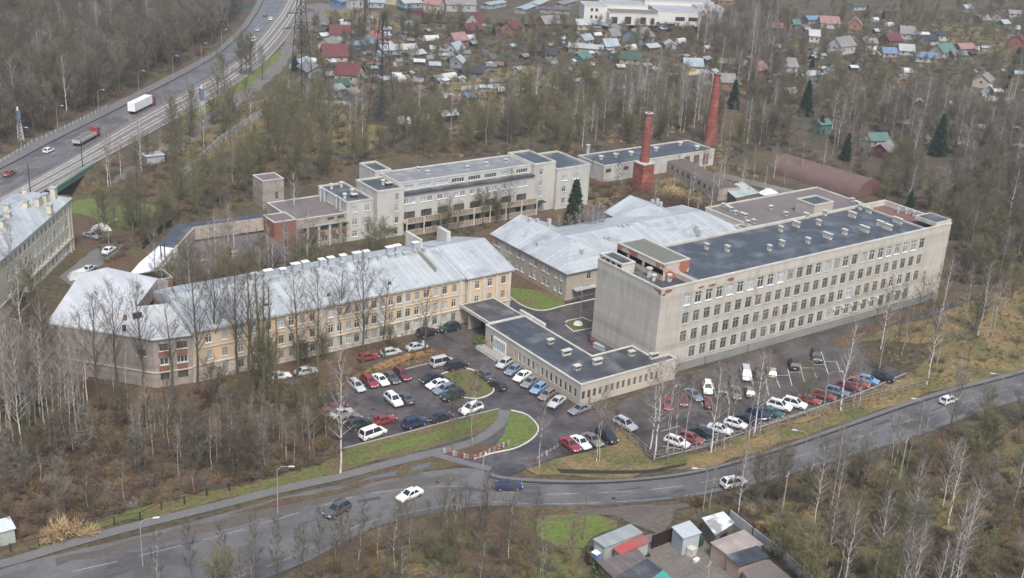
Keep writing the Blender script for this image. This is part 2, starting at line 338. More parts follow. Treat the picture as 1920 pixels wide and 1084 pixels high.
sheet('roadside_grass',[(1010,980),(1060,963),(1110,962),(1155,975),(1160,990),(1110,1010),(1095,1030),(1000,1010)],m_lawnb,.03,.8)
sheet('rough_verge',[(840,965),(980,952),(1060,962),(1010,1000),(1000,1090),(400,1200),(500,1090),(640,1010)],m_leaf,.024,1)
sheet('gravel_apron',[(1060,957),(1180,950),(1270,945),(1265,975),(1240,1000),(1190,985),(1150,970)],m_mud,.034,.5)
sheet('garage_yard',[(1190,1010),(1290,985),(1340,1010),(1400,1100),(1300,1200),(1150,1100),(1180,1040)],m_gravel,.03,.5)
sheet('roadside_lane',[(1400,945),(1440,935),(1520,985),(1510,1000),(1460,975)],m_mud,.03,.4)
sheet('railside_track',[(330,260),(400,205),(450,165),(500,115),(540,80),(560,90),(520,140),(470,180),(420,220),(350,275),(250,330),(200,350),(230,320)],m_gravel,.03,1.2)
sheet('railside_grass',[(330,225),(400,185),(480,130),(525,95),(530,105),(480,150),(410,200),(345,240)],m_lawnb,.05,1)
sheet('dry_field',[(330,240),(430,220),(500,180),(560,200),(520,240),(400,300),(330,310),(280,280)],m_dry,.02,2)
sheet('bank_litter',[(180,350),(230,310),(300,270),(330,300),(320,380),(250,375)],m_leaf,.025,1.5)
for i,q in enumerate([[(600,20),(700,20),(760,45),(860,45),(800,60),(640,50)],[(800,150),(1000,120),(1200,180),(1100,230),(850,190)],[(1200,100),(1400,90),(1480,220),(1350,260),(1250,160)],[(520,220),(640,200),(720,240),(700,280),(520,300)],[(1760,40),(1900,60),(1900,110),(1750,90)]]):
    sheet('allotment_ground',q,[m_dry,m_dry,m_leaf,m_dry,m_dry][i],.02,3)
sheet('allotment_soil',[(560,60),(900,30),(1300,60),(1700,20),(1950,60),(1950,200),(1600,260),(1300,150),(1000,120),(800,220),(560,190)],m_ground,.014,4)
sheet('industrial_yard',[(520,20),(600,5),(700,20),(620,40),(560,70),(540,90),(530,60)],m_gravel,.018,2)
sheet('footpath_gravel',[(1560,640),(1750,560),(1960,520),(1960,528),(1760,572),(1570,655)],m_leaf,.03,.4)
# footpath and sidewalk
fp=spline(A_([(-200,1100),(0,1058),(120,1023),(240,990),(400,950),(520,920),(640,893),(720,872),(800,852),(850,840),(895,825),(928,803),(943,785),(945,769)]))
strip('footpath',fp,2.0,m_path,.05)
strip('footpath_branch',spline(A_([(812,851),(850,862),(888,872),(920,880)])),1.6,m_path,.054)
# ditch with water
sheet('ditch_bank',[(640,915),(700,890),(770,868),(800,856),(832,862),(870,873),(830,880),(760,893),(700,905),(640,925),(520,950),(430,965),(520,938)],m_leaf,.04,.4)
sheet('ditch_water',[(662,906),(700,893),(745,884),(740,892),(700,898)],m_water,.046,.2)
sheet('ditch_water',[(770,877),(800,869),(812,869),(800,877),(775,883)],m_water,.046,.2)
sheet('ditch_water',[(225,1037),(270,1028),(345,1010),(335,1018),(270,1035)],m_water,.05,.1)
sheet('ditch_mud',[(1035,868),(1045,878),(1100,882),(1160,883),(1230,880),(1290,869),(1288,873),(1230,886),(1150,890),(1090,890),(1050,886)],mat('wet_mud',(.03,.024,.018),rough=.4,fine=.3),.03,.3)
# white kerbs
def kerb(name,px,close=False,mt=None,wd=.22):
    p=spline(A_(px),4)
    strip(name,p,wd,mt or m_kerb,.16,ht=.16)
kerb('lawn_kerb',[(828,702),(848,695),(868,691),(888,695),(906,708),(921,722),(926,733),(915,742),(895,748),(872,746),(868,742)])
kerb('lawn_kerb',[(958,770),(985,777),(1004,793),(1009,808),(996,825),(966,841),(925,850),(888,862)])
kerb('lawn_kerb',[(955,556),(975,571),(1000,581),(1025,582),(1060,573),(1115,561)])
for a,c in (((1060,605),(1064,602)),((1064,602),(1093,596)),((1093,596),(1110,604)),((1110,616),(1075,622)),((1075,622),(1060,610))): kerb('flower_bed_kerb',[a,c])
kerb('car_park_kerb',[(1240,857),(1330,834),(1440,796),(1600,742),(1700,700)],mt=m_conc)
kerb('yard_kerb',[(640,842),(760,812),(860,785),(935,767)],mt=m_conc)
kerb('yard_kerb',[(700,710),(760,693),(812,680),(842,672)],mt=m_conc)
# parking bay lines in the right-hand car park
b=MB()
def ln(p,q): strip('',A_([p,q]),.16,None,.03,b=b)
for p,q in [((1409,706),(1413,723)),((1413,718),(1436,718)),((1436,712),(1441,742)),((1433,711),(1457,711)),((1456,712),(1463,728)),((1455,704),(1480,704)),((1477,692),(1485,724)),((1480,698),(1502,698)),((1500,684),(1508,716)),((1502,690),(1524,690)),((1523,688),(1531,709)),((1523,684),(1546,684)),((1540,660),(1553,702)),((1546,678),(1570,678)),((1568,678),(1576,697)),((1337,718),(1343,745)),((1350,740),(1365,740)),((1363,732),(1367,758)),((1300,753),(1315,753)),((1315,753),(1318,762)),((1242,837),(1278,842)),((1338,812),(1356,816)),((1312,797),(1330,800)),((1240,809),(1274,799))]: ln(p,q)
for i in range(18):
    t=i/17; p=(1296+t*385,838-t*124); ln(p,(p[0]+10,p[1]+2.5))
tag(b.build('parking_bay_markings',mat('bay_paint',(.5,.5,.48),(.33,.33,.32),sc=1.5,rough=.7)),kind='structure')

# worn patches on the road
rr_=random.Random(2)
m_patch=mat('asphalt_patch',(.06,.06,.062),(.08,.08,.08),sc=.5,rough=.5,fine=.2); m_mudp=mat('muddy_asphalt',(.085,.075,.066),(.11,.098,.086),sc=.3,rough=.6,fine=.3)
for i in range(26):
    px_=rr_.uniform(150,1850); k=min(range(len(cl)),key=lambda j:abs(proj(*cl[j],0)[0]-px_)); p=cl[k]; q=cl[min(k+1,len(cl)-1)]; a=math.atan2(q[1]-p[1],q[0]-p[0]); o_=rr_.uniform(-3,3); L=rr_.uniform(1,6); W_=rr_.uniform(.3,1.0)
    c=(p[0]-sin(a)*o_,p[1]+cos(a)*o_); P4=[(c[0]+cos(a)*u*L-sin(a)*v*W_,c[1]+sin(a)*u*L+cos(a)*v*W_) for u,v in ((-.5,-.5),(.5,-.5),(.5,.5),(-.5,.5))]
    sheet('road_patch',P4,m_patch,.0325,.12,site=True)
sheet('muddy_edge',[(100,1062),(300,1020),(520,965),(640,935),(760,915),(860,905),(880,890),(780,896),(660,918),(520,946),(300,1000),(100,1050)],m_mudp,.0335,.6)
sheet('muddy_edge',[(1000,985),(1100,955),(1240,950),(1290,940),(1290,948),(1230,965),(1100,965)],m_mudp,.037,.6)
for px_,py_ in ((820,905),(1150,935),(1020,840),(700,768),(1330,775)):
    x,y=at(px_,py_); sheet('manhole_cover',[(x+.35*cos(k*PI/5),y+.35*sin(k*PI/5)) for k in range(10)],m_dark,.045,0,site=True)

for i,q in enumerate([[(1395,955),(1470,935),(1560,960),(1600,1010),(1540,1040),(1460,1010)],[(1600,880),(1680,850),(1720,880),(1640,920)],[(1700,940),(1800,900),(1880,950),(1780,1000)],[(1850,820),(1960,780),(1990,880),(1890,900)],[(1560,1040),(1680,1010),(1720,1080),(1600,1110)],[(1080,1010),(1100,1080),(1000,1090),(960,1030)],[(700,1040),(820,1010),(860,1050),(740,1090)]]):
    sheet('rough_grass',q,[m_dry,m_lawn,m_dry,m_lawn,m_lawn,m_lawn,m_dry][i],.022+.001*i,1.6)
# ------------------------------------------------------------------ windows and walls
WM={}
m_glass2=mat('greenish_glass',(.075,.09,.085),(.13,.15,.14),sc=1.1,rough=.1,fine=.3,spec=.6); m_glass3=mat('half_curtained_glass',(.20,.18,.145),(.06,.06,.055),sc=1.3,ct=.5,sharp=.1,rough=.15,fine=.2,spec=.6)
def win_mesh(wd,ht,fm,gm,mul,sill,dep=.16):
    k=(round(wd,2),round(ht,2),fm.name,gm.name,mul,sill)
    if k not in WM:
        b=MB(); a=wd/2; h=ht/2; f=.07; y=dep-.05
        for x0,x1,z0,z1 in ((-a,a,-h,-h+f),(-a,a,h-f,h),(-a,-a+f,-h+f,h-f),(a-f,a,-h+f,h-f)): b.box(x0,x1,y,y+.06,z0,z1)
        for q in range(1,mul):
            x=-a+wd*q/mul; b.box(x-f/2,x+f/2,y,y+.06,-h+f,h-f)
        if mul==2 and ht>1.4: b.box(-a+f,-f/2,y+.003,y+.057,h*.42,h*.42+f); b.box(f/2,a-f,y+.003,y+.057,h*.42,h*.42+f)
        if sill: b.box(-a-.1,a+.1,-.14,y,-h-.1,-h,1)
        g=MB(); g.quad((-a,y+.04,-h),(a,y+.04,-h),(a,y+.04,h),(-a,y+.04,h))
        WM[k]=(b.mesh('window',[fm,m_white if sill==1 else m_coping]),g.mesh('pane',gm))
    return WM[k]
rw=random.Random(5)
GL=[m_glass,m_glass,m_glass,m_curtain,m_whiteglass]
def add_window(par,x,y,z,rz,wd,ht,style='mix',mul=2,sill=1):
    fm=m_white; g=rw.choice(GL)
    if style=='mix': fm=m_white if rw.random()<.35 else m_greyframe
    elif style=='white': fm=m_white; g=rw.choice([m_glass,m_glass,m_curtain,m_whiteglass])
    elif style=='dark': fm=m_greyframe; g=rw.choice([m_glass,m_glass,m_glass2,m_glass,m_glass3,m_glass2])
    elif style=='brown': fm=m_brownframe; g=m_glass
    elif style=='pale': fm=m_white; g=rw.choice([m_whiteglass,m_whiteglass,m_curtain])
    a,c=win_mesh(wd,ht,fm,g,mul,sill); pl=parent_loc(par)
    o=obj('window',a,par,(x-pl.x,y-pl.y,z-pl.z),rz); obj('pane',c,o); return o
def facade(b,par,p,q,z0,z1,wins,mi=0,dep=.16,maxw=10**6):
    """wall face from p to q (outside on the right-hand side) with real openings; wins: (u,z,w,h,style,mul,sill)"""
    L=math.hypot(q[0]-p[0],q[1]-p[1]); d=((q[0]-p[0])/L,(q[1]-p[1])/L); n=(d[1],-d[0]); rz=math.atan2(d[1],d[0])
    P=lambda u,z,y=0:(p[0]+d[0]*u-n[0]*y,p[1]+d[1]*u-n[1]*y,z)
    rows={}
    for w_ in wins: rows.setdefault((round(w_[1]-w_[3]/2,3),round(w_[1]+w_[3]/2,3)),[]).append(w_)
    z=z0
    for (a,c) in sorted(rows):
        if a>z: b.quad(P(0,z),P(L,z),P(L,a),P(0,a),mi)
        u=0
        for w_ in sorted(rows[(a,c)]):
            l,r=w_[0]-w_[2]/2,w_[0]+w_[2]/2
            if l>u: b.quad(P(u,a),P(l,a),P(l,c),P(u,c),mi)
            b.quad(P(l,a),P(l,a,dep),P(l,c,dep),P(l,c),mi); b.quad(P(r,a,dep),P(r,a),P(r,c),P(r,c,dep),mi)
            b.quad(P(l,a),P(r,a),P(r,a,dep),P(l,a,dep),mi); b.quad(P(l,c,dep),P(r,c,dep),P(r,c),P(l,c),mi)
            b.quad(P(l,a,dep),P(r,a,dep),P(r,c,dep),P(l,c,dep),mi)
            u=r
            x,y,_=P(w_[0],0); add_window(par,x,y,w_[1],rz,w_[2],w_[3],*(w_[4:] if len(w_)>4 else ()))
        if u<L: b.quad(P(u,a),P(L,a),P(L,c),P(u,c),mi)
        z=c
    b.quad(P(0,z),P(L,z),P(L,z1),P(0,z1),mi)
def walls(par,poly,z0,z1,mt,wins={},name='wall'):
    b=MB(); n=len(poly)
    for i in range(n):
        facade(b,par,poly[i],poly[(i+1)%n],z0,z1,wins.get(i,[]))
    return b.build(name,mt,par)
def flat_roof(par,poly,z,mt,par_h=.45,cop=m_coping):
    b=MB(); b.poly(poly,z-par_h); r=b.build('roof',mt,par)
    c=MB(); c.ring(poly,.08,-.32,z-par_h-.02,z+.003); c.build('parapet',cop,par); return r
def rect(x0,x1,y0,y1): return [(x0,y0),(x1,y0),(x1,y1),(x0,y1)]
def vent_box(par,x,y,z,lx,ly,h,mt=None,cap=True,name='vent'):
    b=MB(); b.box(x-lx/2,x+lx/2,y-ly/2,y+ly/2,z,z+h)
    if cap: b.box(x-lx/2-.12,x+lx/2+.12,y-ly/2-.12,y+ly/2+.12,z+h,z+h+.14,1); b.box(x-lx/2+.1,x+lx/2-.1,y-ly/2-.004,y+ly/2+.004,z+h*.45,z+h*.8,2)
    return b.build(name,[mt or m_coping,m_coping,m_dark],par)
def pipe_vent(par,x,y,z,h,r=.28,mt=None,name='vent_pipe'):
    b=MB(); b.tube((x,y,z),(x,y,z+h),r,r,8); b.tube((x,y,z+h),(x,y,z+h+.25),r*1.5,r*1.5,8); b.tube((x,y,z+h+.25),(x,y,z+h+.4),r*1.5,.05,8)
    return b.build(name,mt or m_galv,par)
# ---- the big four-storey block
K=.975
B=thing('office_block','long four-storey plastered block with blank gable and dark bitumen roof beside the car park','office block',(147.2,152.1,0))
bp=rect(147.2,235.1,152.1,170.9)
wn=[]
RZ=[15.05,11.2,7.4,3.6]
for r_,z in enumerate(RZ):
    for k in range(26):
        if r_==3 and k>24: continue
        if k==0 and r_==3: continue
        if r_==0: st='white' if (k<10 or k in (20,21,22,23,24)) else 'mix'
        elif r_==3: st='dark' if k<15 else 'mix'
        elif r_==2: st='white' if k in (16,17,22,23) else 'dark'
        else: st='dark'
        wn.append((7.0+2.847*k,z,1.65,2.3,st,2,1 if st=='white' else 2))
main=wn[:98]; rest=wn[98:]
walls(B,bp,1.7,18.4,m_facade,{0:main+[]})
# remaining windows of the lowest row as one part
rb=MB()
for u,z,a_,h_,*_ in rest:
    x=147.2+u; rb.box(x-a_/2,x+a_/2,152.085,152.3,z-h_/2,z+h_/2,1)
    for q in (-a_/2-.07,-.035,a_/2): rb.box(x+q,x+q+.07,152.06,152.2,z-h_/2,z+h_/2,0)
    rb.box(x-a_/2-.1,x+a_/2+.1,152.0,152.08,z-h_/2-.1,z-h_/2,0)
tag(rb.build('lower_windows',[m_greyframe,m_glass],B),kind='stuff')
b=MB(); b.prism(offset(bp,.12),0,1.72); b.build('plinth',m_plinth,B)
rf=MB(); rf.poly(rect(157.0,226.4,152.1,170.9),17.95); rf.poly(rect(147.2,157.0,152.1,170.9),17.2); rf.poly(rect(226.4,235.1,152.1,170.9),17.2,1)
rf.quad((157,152.1,17.2),(157,152.1,17.95),(157,170.9,17.95),(157,170.9,17.2)); rf.quad((226.4,152.1,17.95),(226.4,152.1,17.2),(226.4,170.9,17.2),(226.4,170.9,17.95))
roof=rf.build('roof',[m_tar,m_rust],B)
c=MB(); c.ring(bp,.07,-.35,18.15,18.5); c.ring(offset(bp,-.01),0,-.33,17.0,18.14); c.box(156.8,157.1,152.5,170.5,17.9,18.3); c.box(226.3,226.6,152.5,170.5,17.9,18.3); c.build('parapet',m_coping,B)
# pale band under the parapet
# penthouse with flaking brick
ph=rect(152.6,159.4,157.8,171.6)
pw=walls(B,ph,17.2,20.6,m_plbrick,{3:[(3.5,18.7,.7,.9,'dark',1,0),(8,18.7,.8,1.2,'dark',1,0)],0:[]},name='penthouse')
flat_roof(pw,ph,20.65,mat('mossy_roof',(.12,.125,.105),(.15,.15,.13),rough=.9),.25)
# open frame on the left end
pe=rect(147.35,150.6,163.8,170.7)
b=MB()
for y in (163.8,165.5,167.2,168.9,170.4): b.box(147.35,147.6,y,y+.3,17.2,19.2); 
b.box(150.2,150.6,163.8,170.7,17.2,19.2); b.box(147.6,150.2,163.8,164.05,17.2,19.2); b.build('roof_structure',m_coping,B)
flat_roof(bpy.data.objects['roof_structure'],pe,19.5,m_tar,.3)
for (x,y,r_,h_) in ((151.6,160.6,.45,1.7),(151.2,158.8,.4,1.0)): pipe_vent(roof,x,y,17.2,h_,r_,m_coping,'vent')
vent_box(roof,153.6,157.0,17.2,.7,.6,1.3,m_coping)
# long raised wall between end strip and the main roof
b=MB(); b.box(156.2,156.7,152.4,170.6,17.2,18.2); b.build('dividing_wall',m_facade,B)
# right end enclosure
b=MB(); b.prism(rect(229.6,235.0,152.3,157.9),18.4,19.1); b.build('roof_cover',m_tar,B)
b=MB(); b.ring(rect(229.6,235.0,152.3,157.9),.06,-.2,18.3,19.2); b.build('cover_edge',m_coping,B)
for px_,py_,l in ((1465,461,.9),(1442,470,.7),(1363,471,.8),(1463,434,.8),(1492,425,1.6),(1511,409,.9),(1534,422,.9),(1546,404,.8),(1551,447,1.9),(1514,456,.8),(1583,440,.9),(1597,407,1.7),(1612,393,.6),(1628,399,1.2),(1620,434,2.0),(1652,425,2.0),(1663,430,2.0),(1682,418,2.0),(1324,467,.7)):
    x,y=at(px_,py_,17.95); vent_box(roof,x,y,17.94,.6,max(.8,l*1.15),1.15)
for px_,py_ in ((1683,399),(1698,401),(1712,405)):
    x,y=at(px_,py_,17.2); pipe_vent(roof,x,y,17.2,.9,.25)
# small pilaster strips between the windows
b=MB()
for k in range(25):
    x=147.2+7.0+2.847*(k+.5)
    for z in RZ: b.box(x-.16,x+.16,152.02,152.11,z-.95,z+.95)
b.build('pilaster_strips',m_coping,B); bpy.data.objects['pilaster_strips']['kind']='stuff'
b=MB(); b.tube((160.9,152.0,0),(160.9,152.0,1.8),.08,.08,6); b.tube((172.9,152,0),(172.9,152,1.8),.08,.08,6); b.build('drainpipe',m_dark,B)
b=MB(); r=random.Random(4)
for (cx_,cz_,w_,h_) in ((149.0,17.75,2.6,.9),(157.5,17.0,1.8,.5),(160.5,16.9,2.6,.6),(165.5,17.2,2.2,.9),(147.9,17.2,1.2,.8)):
    pts=[(cx_+w_*.5*cos(a)*r.uniform(.6,1.1),152.085-.004*(cx_%1),cz_+h_*.5*sin(a)*r.uniform(.6,1.1)) for a in [2*PI*k/11 for k in range(11)]]; b.add(pts,[tuple(range(11))])
b.add([(147.19,152.2+v,18.2-q) for v,q in ((0,0),(2.2,0),(1.8,.5),(.9,.6),(.3,1.1),(0,.8))],[tuple(range(6))[::-1]])
b.build('exposed_brick',m_brick,B)
for k in (16,17,18,19,20,21,23,24):
    x=147.2+7.0+2.847*(k-.5); b=MB(); b.box(x-.38,x+.38,151.75,152.08,4.1,4.65); b.build('air_conditioner',m_coping,B)
# ---- low entrance building
E=thing('entrance_building','single-storey plastered entrance building with dark flat roof joined to the big block','entrance building',(127.6,149.8,0))
ep=[(127.6,149.8),(150.9,149.8),(150.9,152.0),(147.1,152.0),(147.1,158.6),(137.2,158.6),(137.2,180.5),(127.6,180.5)]
wl=[(180.5-y,2.0+(y-151)*.012,.75,1.7,'dark' if k<4 else 'mix',1,0) for k,y in enumerate((151.4,152.9,154.3,155.8,157.2,158.7,160.1,161.5,163.0,164.4,165.9,167.3,168.8,170.2))]
wl=[(a_,2.1,c_,d_,e_,f_,g_) for a_,b_,c_,d_,e_,f_,g_ in wl]+[(2.1,2.1,.75,1.7,'mix',1,0),(3.6,2.1,.75,1.7,'mix',1,0)]
wf=[(x-127.6,2.05,.75,1.6,'brown' if i<3 else 'dark',1,0) for i,x in enumerate((128.3,129.6,130.9,132.3,133.7,135.1,136.5,137.8,139.2,140.6,142.0,143.4,144.8,146.1))]
walls(E,ep,0,4.4,m_stucco,{7:wl,0:wf})
er=flat_roof(E,ep,4.45,m_tar,.15)
b=MB(); b.ring(offset(ep,.1),0,-.3,4.2,4.47); b.build('roof_edge',m_coping,E)
# glazed entrance doors
d=MB(); d.box(127.42,127.6,173.2,177.4,.15,3.1); D=d.build('door',m_white,E)
g=MB()
for k in range(7): g.box(127.4,127.415,173.35+k*.58,173.8+k*.58,1.0,2.7)
g.build('door_glass',m_whiteglass,D)
b=MB(); b.box(125.4,127.35,172.5,180.6,0,.25); b.box(124.9,125.35,173,180,0,.12); b.build('entrance_step',m_conc,E)
# parapet stub on the back edge and joint of the canopy
b=MB(); b.box(137.3,137.9,174.2,182.6,4.3,4.9); b.build('back_parapet',m_coping,E)
for px_,py_,rz_ in ((1032,641,0),(1062,662,1),(1082,690,0),(1120,679,1),(1184,663,0),(1226,668,1)):
    x,y=at(px_,py_,4.7); 
    if rz_: vent_box(er,x,y,4.3,1.9,.7,1.0)
    else: vent_box(er,x,y,4.3,1.2,.8,.9,mat('dirty_white',(.42,.41,.37),(.2,.19,.17),sc=2))
cn=MB(); cn.box(128.7,137.0,180.7,191.4,3.95,4.4,0); canopy=cn.build('canopy',[m_tar],E)
b=MB(); b.ring(rect(128.7,137.0,180.7,191.4),.08,-.25,3.8,4.46); b.build('canopy_edge',m_coping,E)
b=MB(); b.box(128.9,132.0,188.4,188.8,0,3.8); b.box(136.4,136.8,181,191,0,3.8); b.box(128.9,129.3,180.5,180.9,0,3.8); b.build('canopy_wall',m_conc,E)
# flower pots and shrub by the door are things of their own (below)
# ---- yellow three-storey building
Y=thing('yellow_building','long three-storey yellow plastered building with pale metal roof behind the bare trees','building',(71.5,192,0))
xs_=[88.8,90.9,93.2,95.3,99.2,101.1,103.0,104.9,106.8,108.7,110.6,112.5,114.4,116.4,118.5,120.7,122.9,125.1,127.4]
xl=[74.6,77.6,80.7,83.6,86.3]
ybp=[(71.5,192),(130.2,192),(130.2,191.3),(141.2,191.3),(141.2,213.5),(71.5,213.5)]
def rows(xs,x0,zs=(8.1,4.85,1.75),w_=1.1,h_=(1.7,1.7,1.6),st=('mix','mix','mix')):
    return [(x-x0,z,w_,h_[i],st[i],2,1) for i,z in enumerate(zs) for x in xs]
walls(Y,ybp,0,10.1,m_yellow,{0:rows(xl+xs_,71.5),2:rows((132.6,135.8,139.2),130.2),3:[(4,8.1,1.1,1.7,'white',2,1),(4,4.85,1.1,1.7,'white',2,1)]})
b=MB()
b.box(71.4,130.2,191.86,191.99,0,.5); b.box(71.4,130.1,191.72,191.97,3.15,3.4); b.box(71.4,130.1,191.84,191.97,6.4,6.5); b.box(130.1,141.35,191.05,191.28,3.15,3.4); b.box(71.3,130.1,191.6,191.98,9.75,10.1); b.box(130.0,141.4,191.0,191.27,9.75,10.1)
b.build('cornice',m_trim,Y)
b=MB()
allx=[71.6]+xl+xs_+[130]
for i in range(len(allx)-1):
    l=allx[i]+(.68 if i else .0); r_=allx[i+1]-.68
    if r_-l<.2: continue
    b=MB()
    for z in range(6): b.box(l,r_,191.86,191.985,.35+z*.47,.35+z*.47+.36)
    b.build('groove_pattern',m_trim,Y)
for l,r_ in ((130.3,131.9),(133.3,135.1),(136.5,138.5),(139.9,141.1)):
    b=MB()
    for z in range(6): b.box(l,r_,191.16,191.285,.35+z*.47,.35+z*.47+.36)
    b.build('groove_pattern',m_trim,Y)
for x in (72.1,89.95+0,97.2,100.15,105.85,109.65,115.4,129.0):
    b=MB(); b.box(x-.33,x+.33,191.82,191.985,3.4,9.75); b.build('pilaster',m_trim,Y)
for x in (130.8,140.7,134.2,137.5):
    b=MB(); b.box(x-.3,x+.3,191.12,191.285,3.4,9.75); b.build('pilaster',m_trim,Y)
for x in (98.2,124.2,130.05): 
    b=MB(); b.tube((x,191.6,.2),(x,191.6,9.8),.07,.07,6); b.build('drainpipe',m_galv,Y)
def gable_roof(par,x0,x1,y0,y1,ze,zr,yr,mt,oh=.5,hipl=0,hipr=0,name='roof'):
    """ridge along x at yr"""
    b=MB(); a=x0-oh; c=x1+oh; e0=y0-oh; e1=y1+oh; t=.18
    ra,rc=a+hipl,c-hipr
    V=[(a,e0,ze),(c,e0,ze),(c,e1,ze),(a,e1,ze),(ra,yr,zr),(rc,yr,zr)]
    b.add(V+[(x,y,z-t) for x,y,z in V],[(0,1,5,4),(2,3,4,5),(1,2,5),(3,0,4),(0,6,7,1),(1,7,8,2),(2,8,9,3),(3,9,6,0)])
    return b.build(name,mt,par)
def gable_roof_y(par,x0,x1,y0,y1,ze,zr,xr,mt,oh=.5,hip0=0,hip1=0,name='roof'):
    b=MB(); a=x0-oh; c=x1+oh; e0=y0-oh; e1=y1+oh; t=.18
    V=[(a,e0,ze),(c,e0,ze),(c,e1,ze),(a,e1,ze),(xr,e0+hip0,zr),(xr,e1-hip1,zr)]
    b.add(V+[(x,y,z-t) for x,y,z in V],[(0,1,4),(1,2,5,4),(2,3,5),(3,0,4,5),(0,6,7,1),(1,7,8,2),(2,8,9,3),(3,9,6,0)])
    return b.build(name,mt,par)
yr=gable_roof(Y,71.8,129.9,192,213.5,10.12,13.25,202.8,m_metalx,.45)
yr2=gable_roof(Y,130.2,141.4,191.3,213.6,10.15,13.4,202.8,m_metalx,.5,name='roof')
# gable triangles
b=MB(); b.add([(141.2,191.3,10.1),(141.2,213.5,10.1),(141.2,202.8,13.2)],[(0,1,2)]); b.add([(71.5,213.5,10.1),(71.5,192,10.1),(71.5,202.8,13.2)],[(0,1,2)]); b.build('gable',m_yellow,Y)
# firewalls across the roof
for x in (124.5,97.6):
    b=MB()
    if x>120:
        vs=[(x,195.0,10.9),(x,202.7,13.3),(x,202.7,14.1),(x,196.2,12.6),(x,195.0,12.2)]
    else: vs=[(x,193.5,10.5),(x,202.8,13.3),(x,202.8,13.6),(x,193.5,10.9)]
    n=len(vs); b.add(vs+[(v[0]+.4,v[1],v[2]) for v in vs],[tuple(range(n))[::-1],tuple(range(n,2*n))]+[(i,(i+1)%n,n+(i+1)%n,n+i) for i in range(n)]); b.build('firewall',m_conc if x>120 else m_metalx,yr)
# raised seams / dormers
for px_,py_ in ((730,531),(616,553),(500,572)):
    x,y=at(px_,py_,11.2); b=MB()
    b.add([(x-.8,y,10.9),(x+.8,y,10.9),(x,y,11.9),(x-.8,y+2.6,11.9),(x+.8,y+2.6,11.9),(x,y+3,12.0)],[(0,1,2),(1,4,5,2),(0,2,5,3)]); b.box(x-.35,x+.35,y-.02,y+.01,11.0,11.5,1); b.build('dormer',[m_metalx,m_dark],yr)
rc=random.Random(8)
for i,(px_,py_,wd,hh) in enumerate([(487,530,1.2,1.7),(505,519,1.6,2.0),(531,513,1.0,1.6),(554,505,1.6,2.1),(572,500,1.2,1.9),(603,495,1.0,1.8),(620,492,1.2,1.9),(643,487,1.2,1.8),(669,483,1.6,1.9),(686,480,1.2,1.9),(731,472,1.6,1.9),(745,469,1.2,1.9),(779,463,1.2,1.8)]):
    x,y=at(px_,py_,13.4); y=min(max(y,203.2),206.5); b=MB(); b.box(x-wd/2,x+wd/2,y-.45,y+.45,12.2,13.3+hh*.6); b.box(x-wd/2-.15,x+wd/2+.15,y-.6,y+.6,13.3+hh*.6,13.45+hh*.6,1); b.build('chimney',[m_galv,m_white],yr)
for i,(px_,py_,wd,hh) in enumerate([(515,527,1.8,1.4),(539,520,.7,1.5),(566,515,.6,1.3),(587,511,.9,1.7),(609,506,.7,1.5),(622,508,.5,1.4),(640,500,.7,1.5),(670,496,1.5,1.2),(692,490,.7,1.6),(708,487,.6,1.5),(733,484,1.3,1.4),(744,482,.8,1.5),(761,479,1.5,1.2),(780,475,1.2,1.2),(792,472,.6,1.4)]):
    x,y=at(px_,py_,12.9); y=min(max(y,199),202); b=MB(); b.box(x-wd/2,x+wd/2,y-.35,y+.35,11.8,12.4+hh); b.box(x-wd/2-.08,x+wd/2+.08,y-.45,y+.45,12.4+hh,12.5+hh,1); b.build('chimney',[m_galv,m_galv],yr)
b=MB(); b.box(127.5,128.1,206,212,11,14.2); b.box(135.5,136.5,208,212,11,14.0); b.build('chimney',m_coping,yr)
# ---- grey brick wing with the white roof at the left end
Wg=thing('grey_wing','grey brick wing with angled blank wall and white metal roof','building',(64.8,193,0))
wp=[(51.3,208.6),(64.8,193.0),(71.45,192.0),(71.45,213.0),(75,213.5),(73.5,217.5),(66.5,224.0),(62.0,223.0)]
ww={0:[(18.2,6.6,1.8,1.2,'brown',2,1)],1:[(1.7,7.7,1.5,1.3,'brown',2,1),(4.9,7.9,1.9,1.4,'brown',3,1),(1.7,5.0,1.5,1.3,'white',2,1),(4.9,5.1,1.9,1.3,'white',3,1),(1.7,1.9,1.6,1.4,'brown',2,0),(4.9,2.2,1.9,1.4,'brown',3,0)]}
ww[1]=[(u,{7.7:7.8,7.9:7.8,5.1:5.05,5.0:5.05,1.9:2.0,2.2:2.0}[z],w_,1.35,s,m_,sl_) for u,z,w_,h_,s,m_,sl_ in ww[1]]
walls(Wg,wp,0,9.5,m_brickgrey,ww)
b=MB()
for u in (1.7,4.9):
    dx,dy=6.65/6.725,-1/6.725
    for z in (6.45,3.6):
        c_=(64.8+dx*u,193.0+dy*u); b.box(c_[0]-.95,c_[0]+.95,c_[1]-.07,c_[1]+.05,z-.55,z+.5,rz=math.atan2(dy,dx),c=c_)
b.build('spandrel_panel',m_brick,Wg)
b=MB()
for z in (3.1,9.45): b.bar((51.25,208.55,z),(64.75,192.95,z),.18,.22); b.bar((64.75,192.95,z),(71.4,191.95,z),.18,.22)
b.build('ledge',m_coping,Wg)
b=MB()
V={'a':(51.0,208.9,9.55),'b':(64.6,192.6,9.55),'c':(71.6,191.5,9.55),'d':(71.6,203.0,11.5),'e':(66.0,204.6,11.4),'f':(73.0,213.0,12.6),'g':(75.2,213.3,11.8),'h':(67.0,224.3,12.2),'i':(61.5,223.6,12.0)}
k=list(V); idx={q:i for i,q in enumerate(k)}
fs=['abei','bcde','ief','ifh','fgh']
b.add(list(V.values()),[tuple(idx[c] for c in f) for f in fs]); 
wr=b.build('roof',m_whiteroof,Wg)
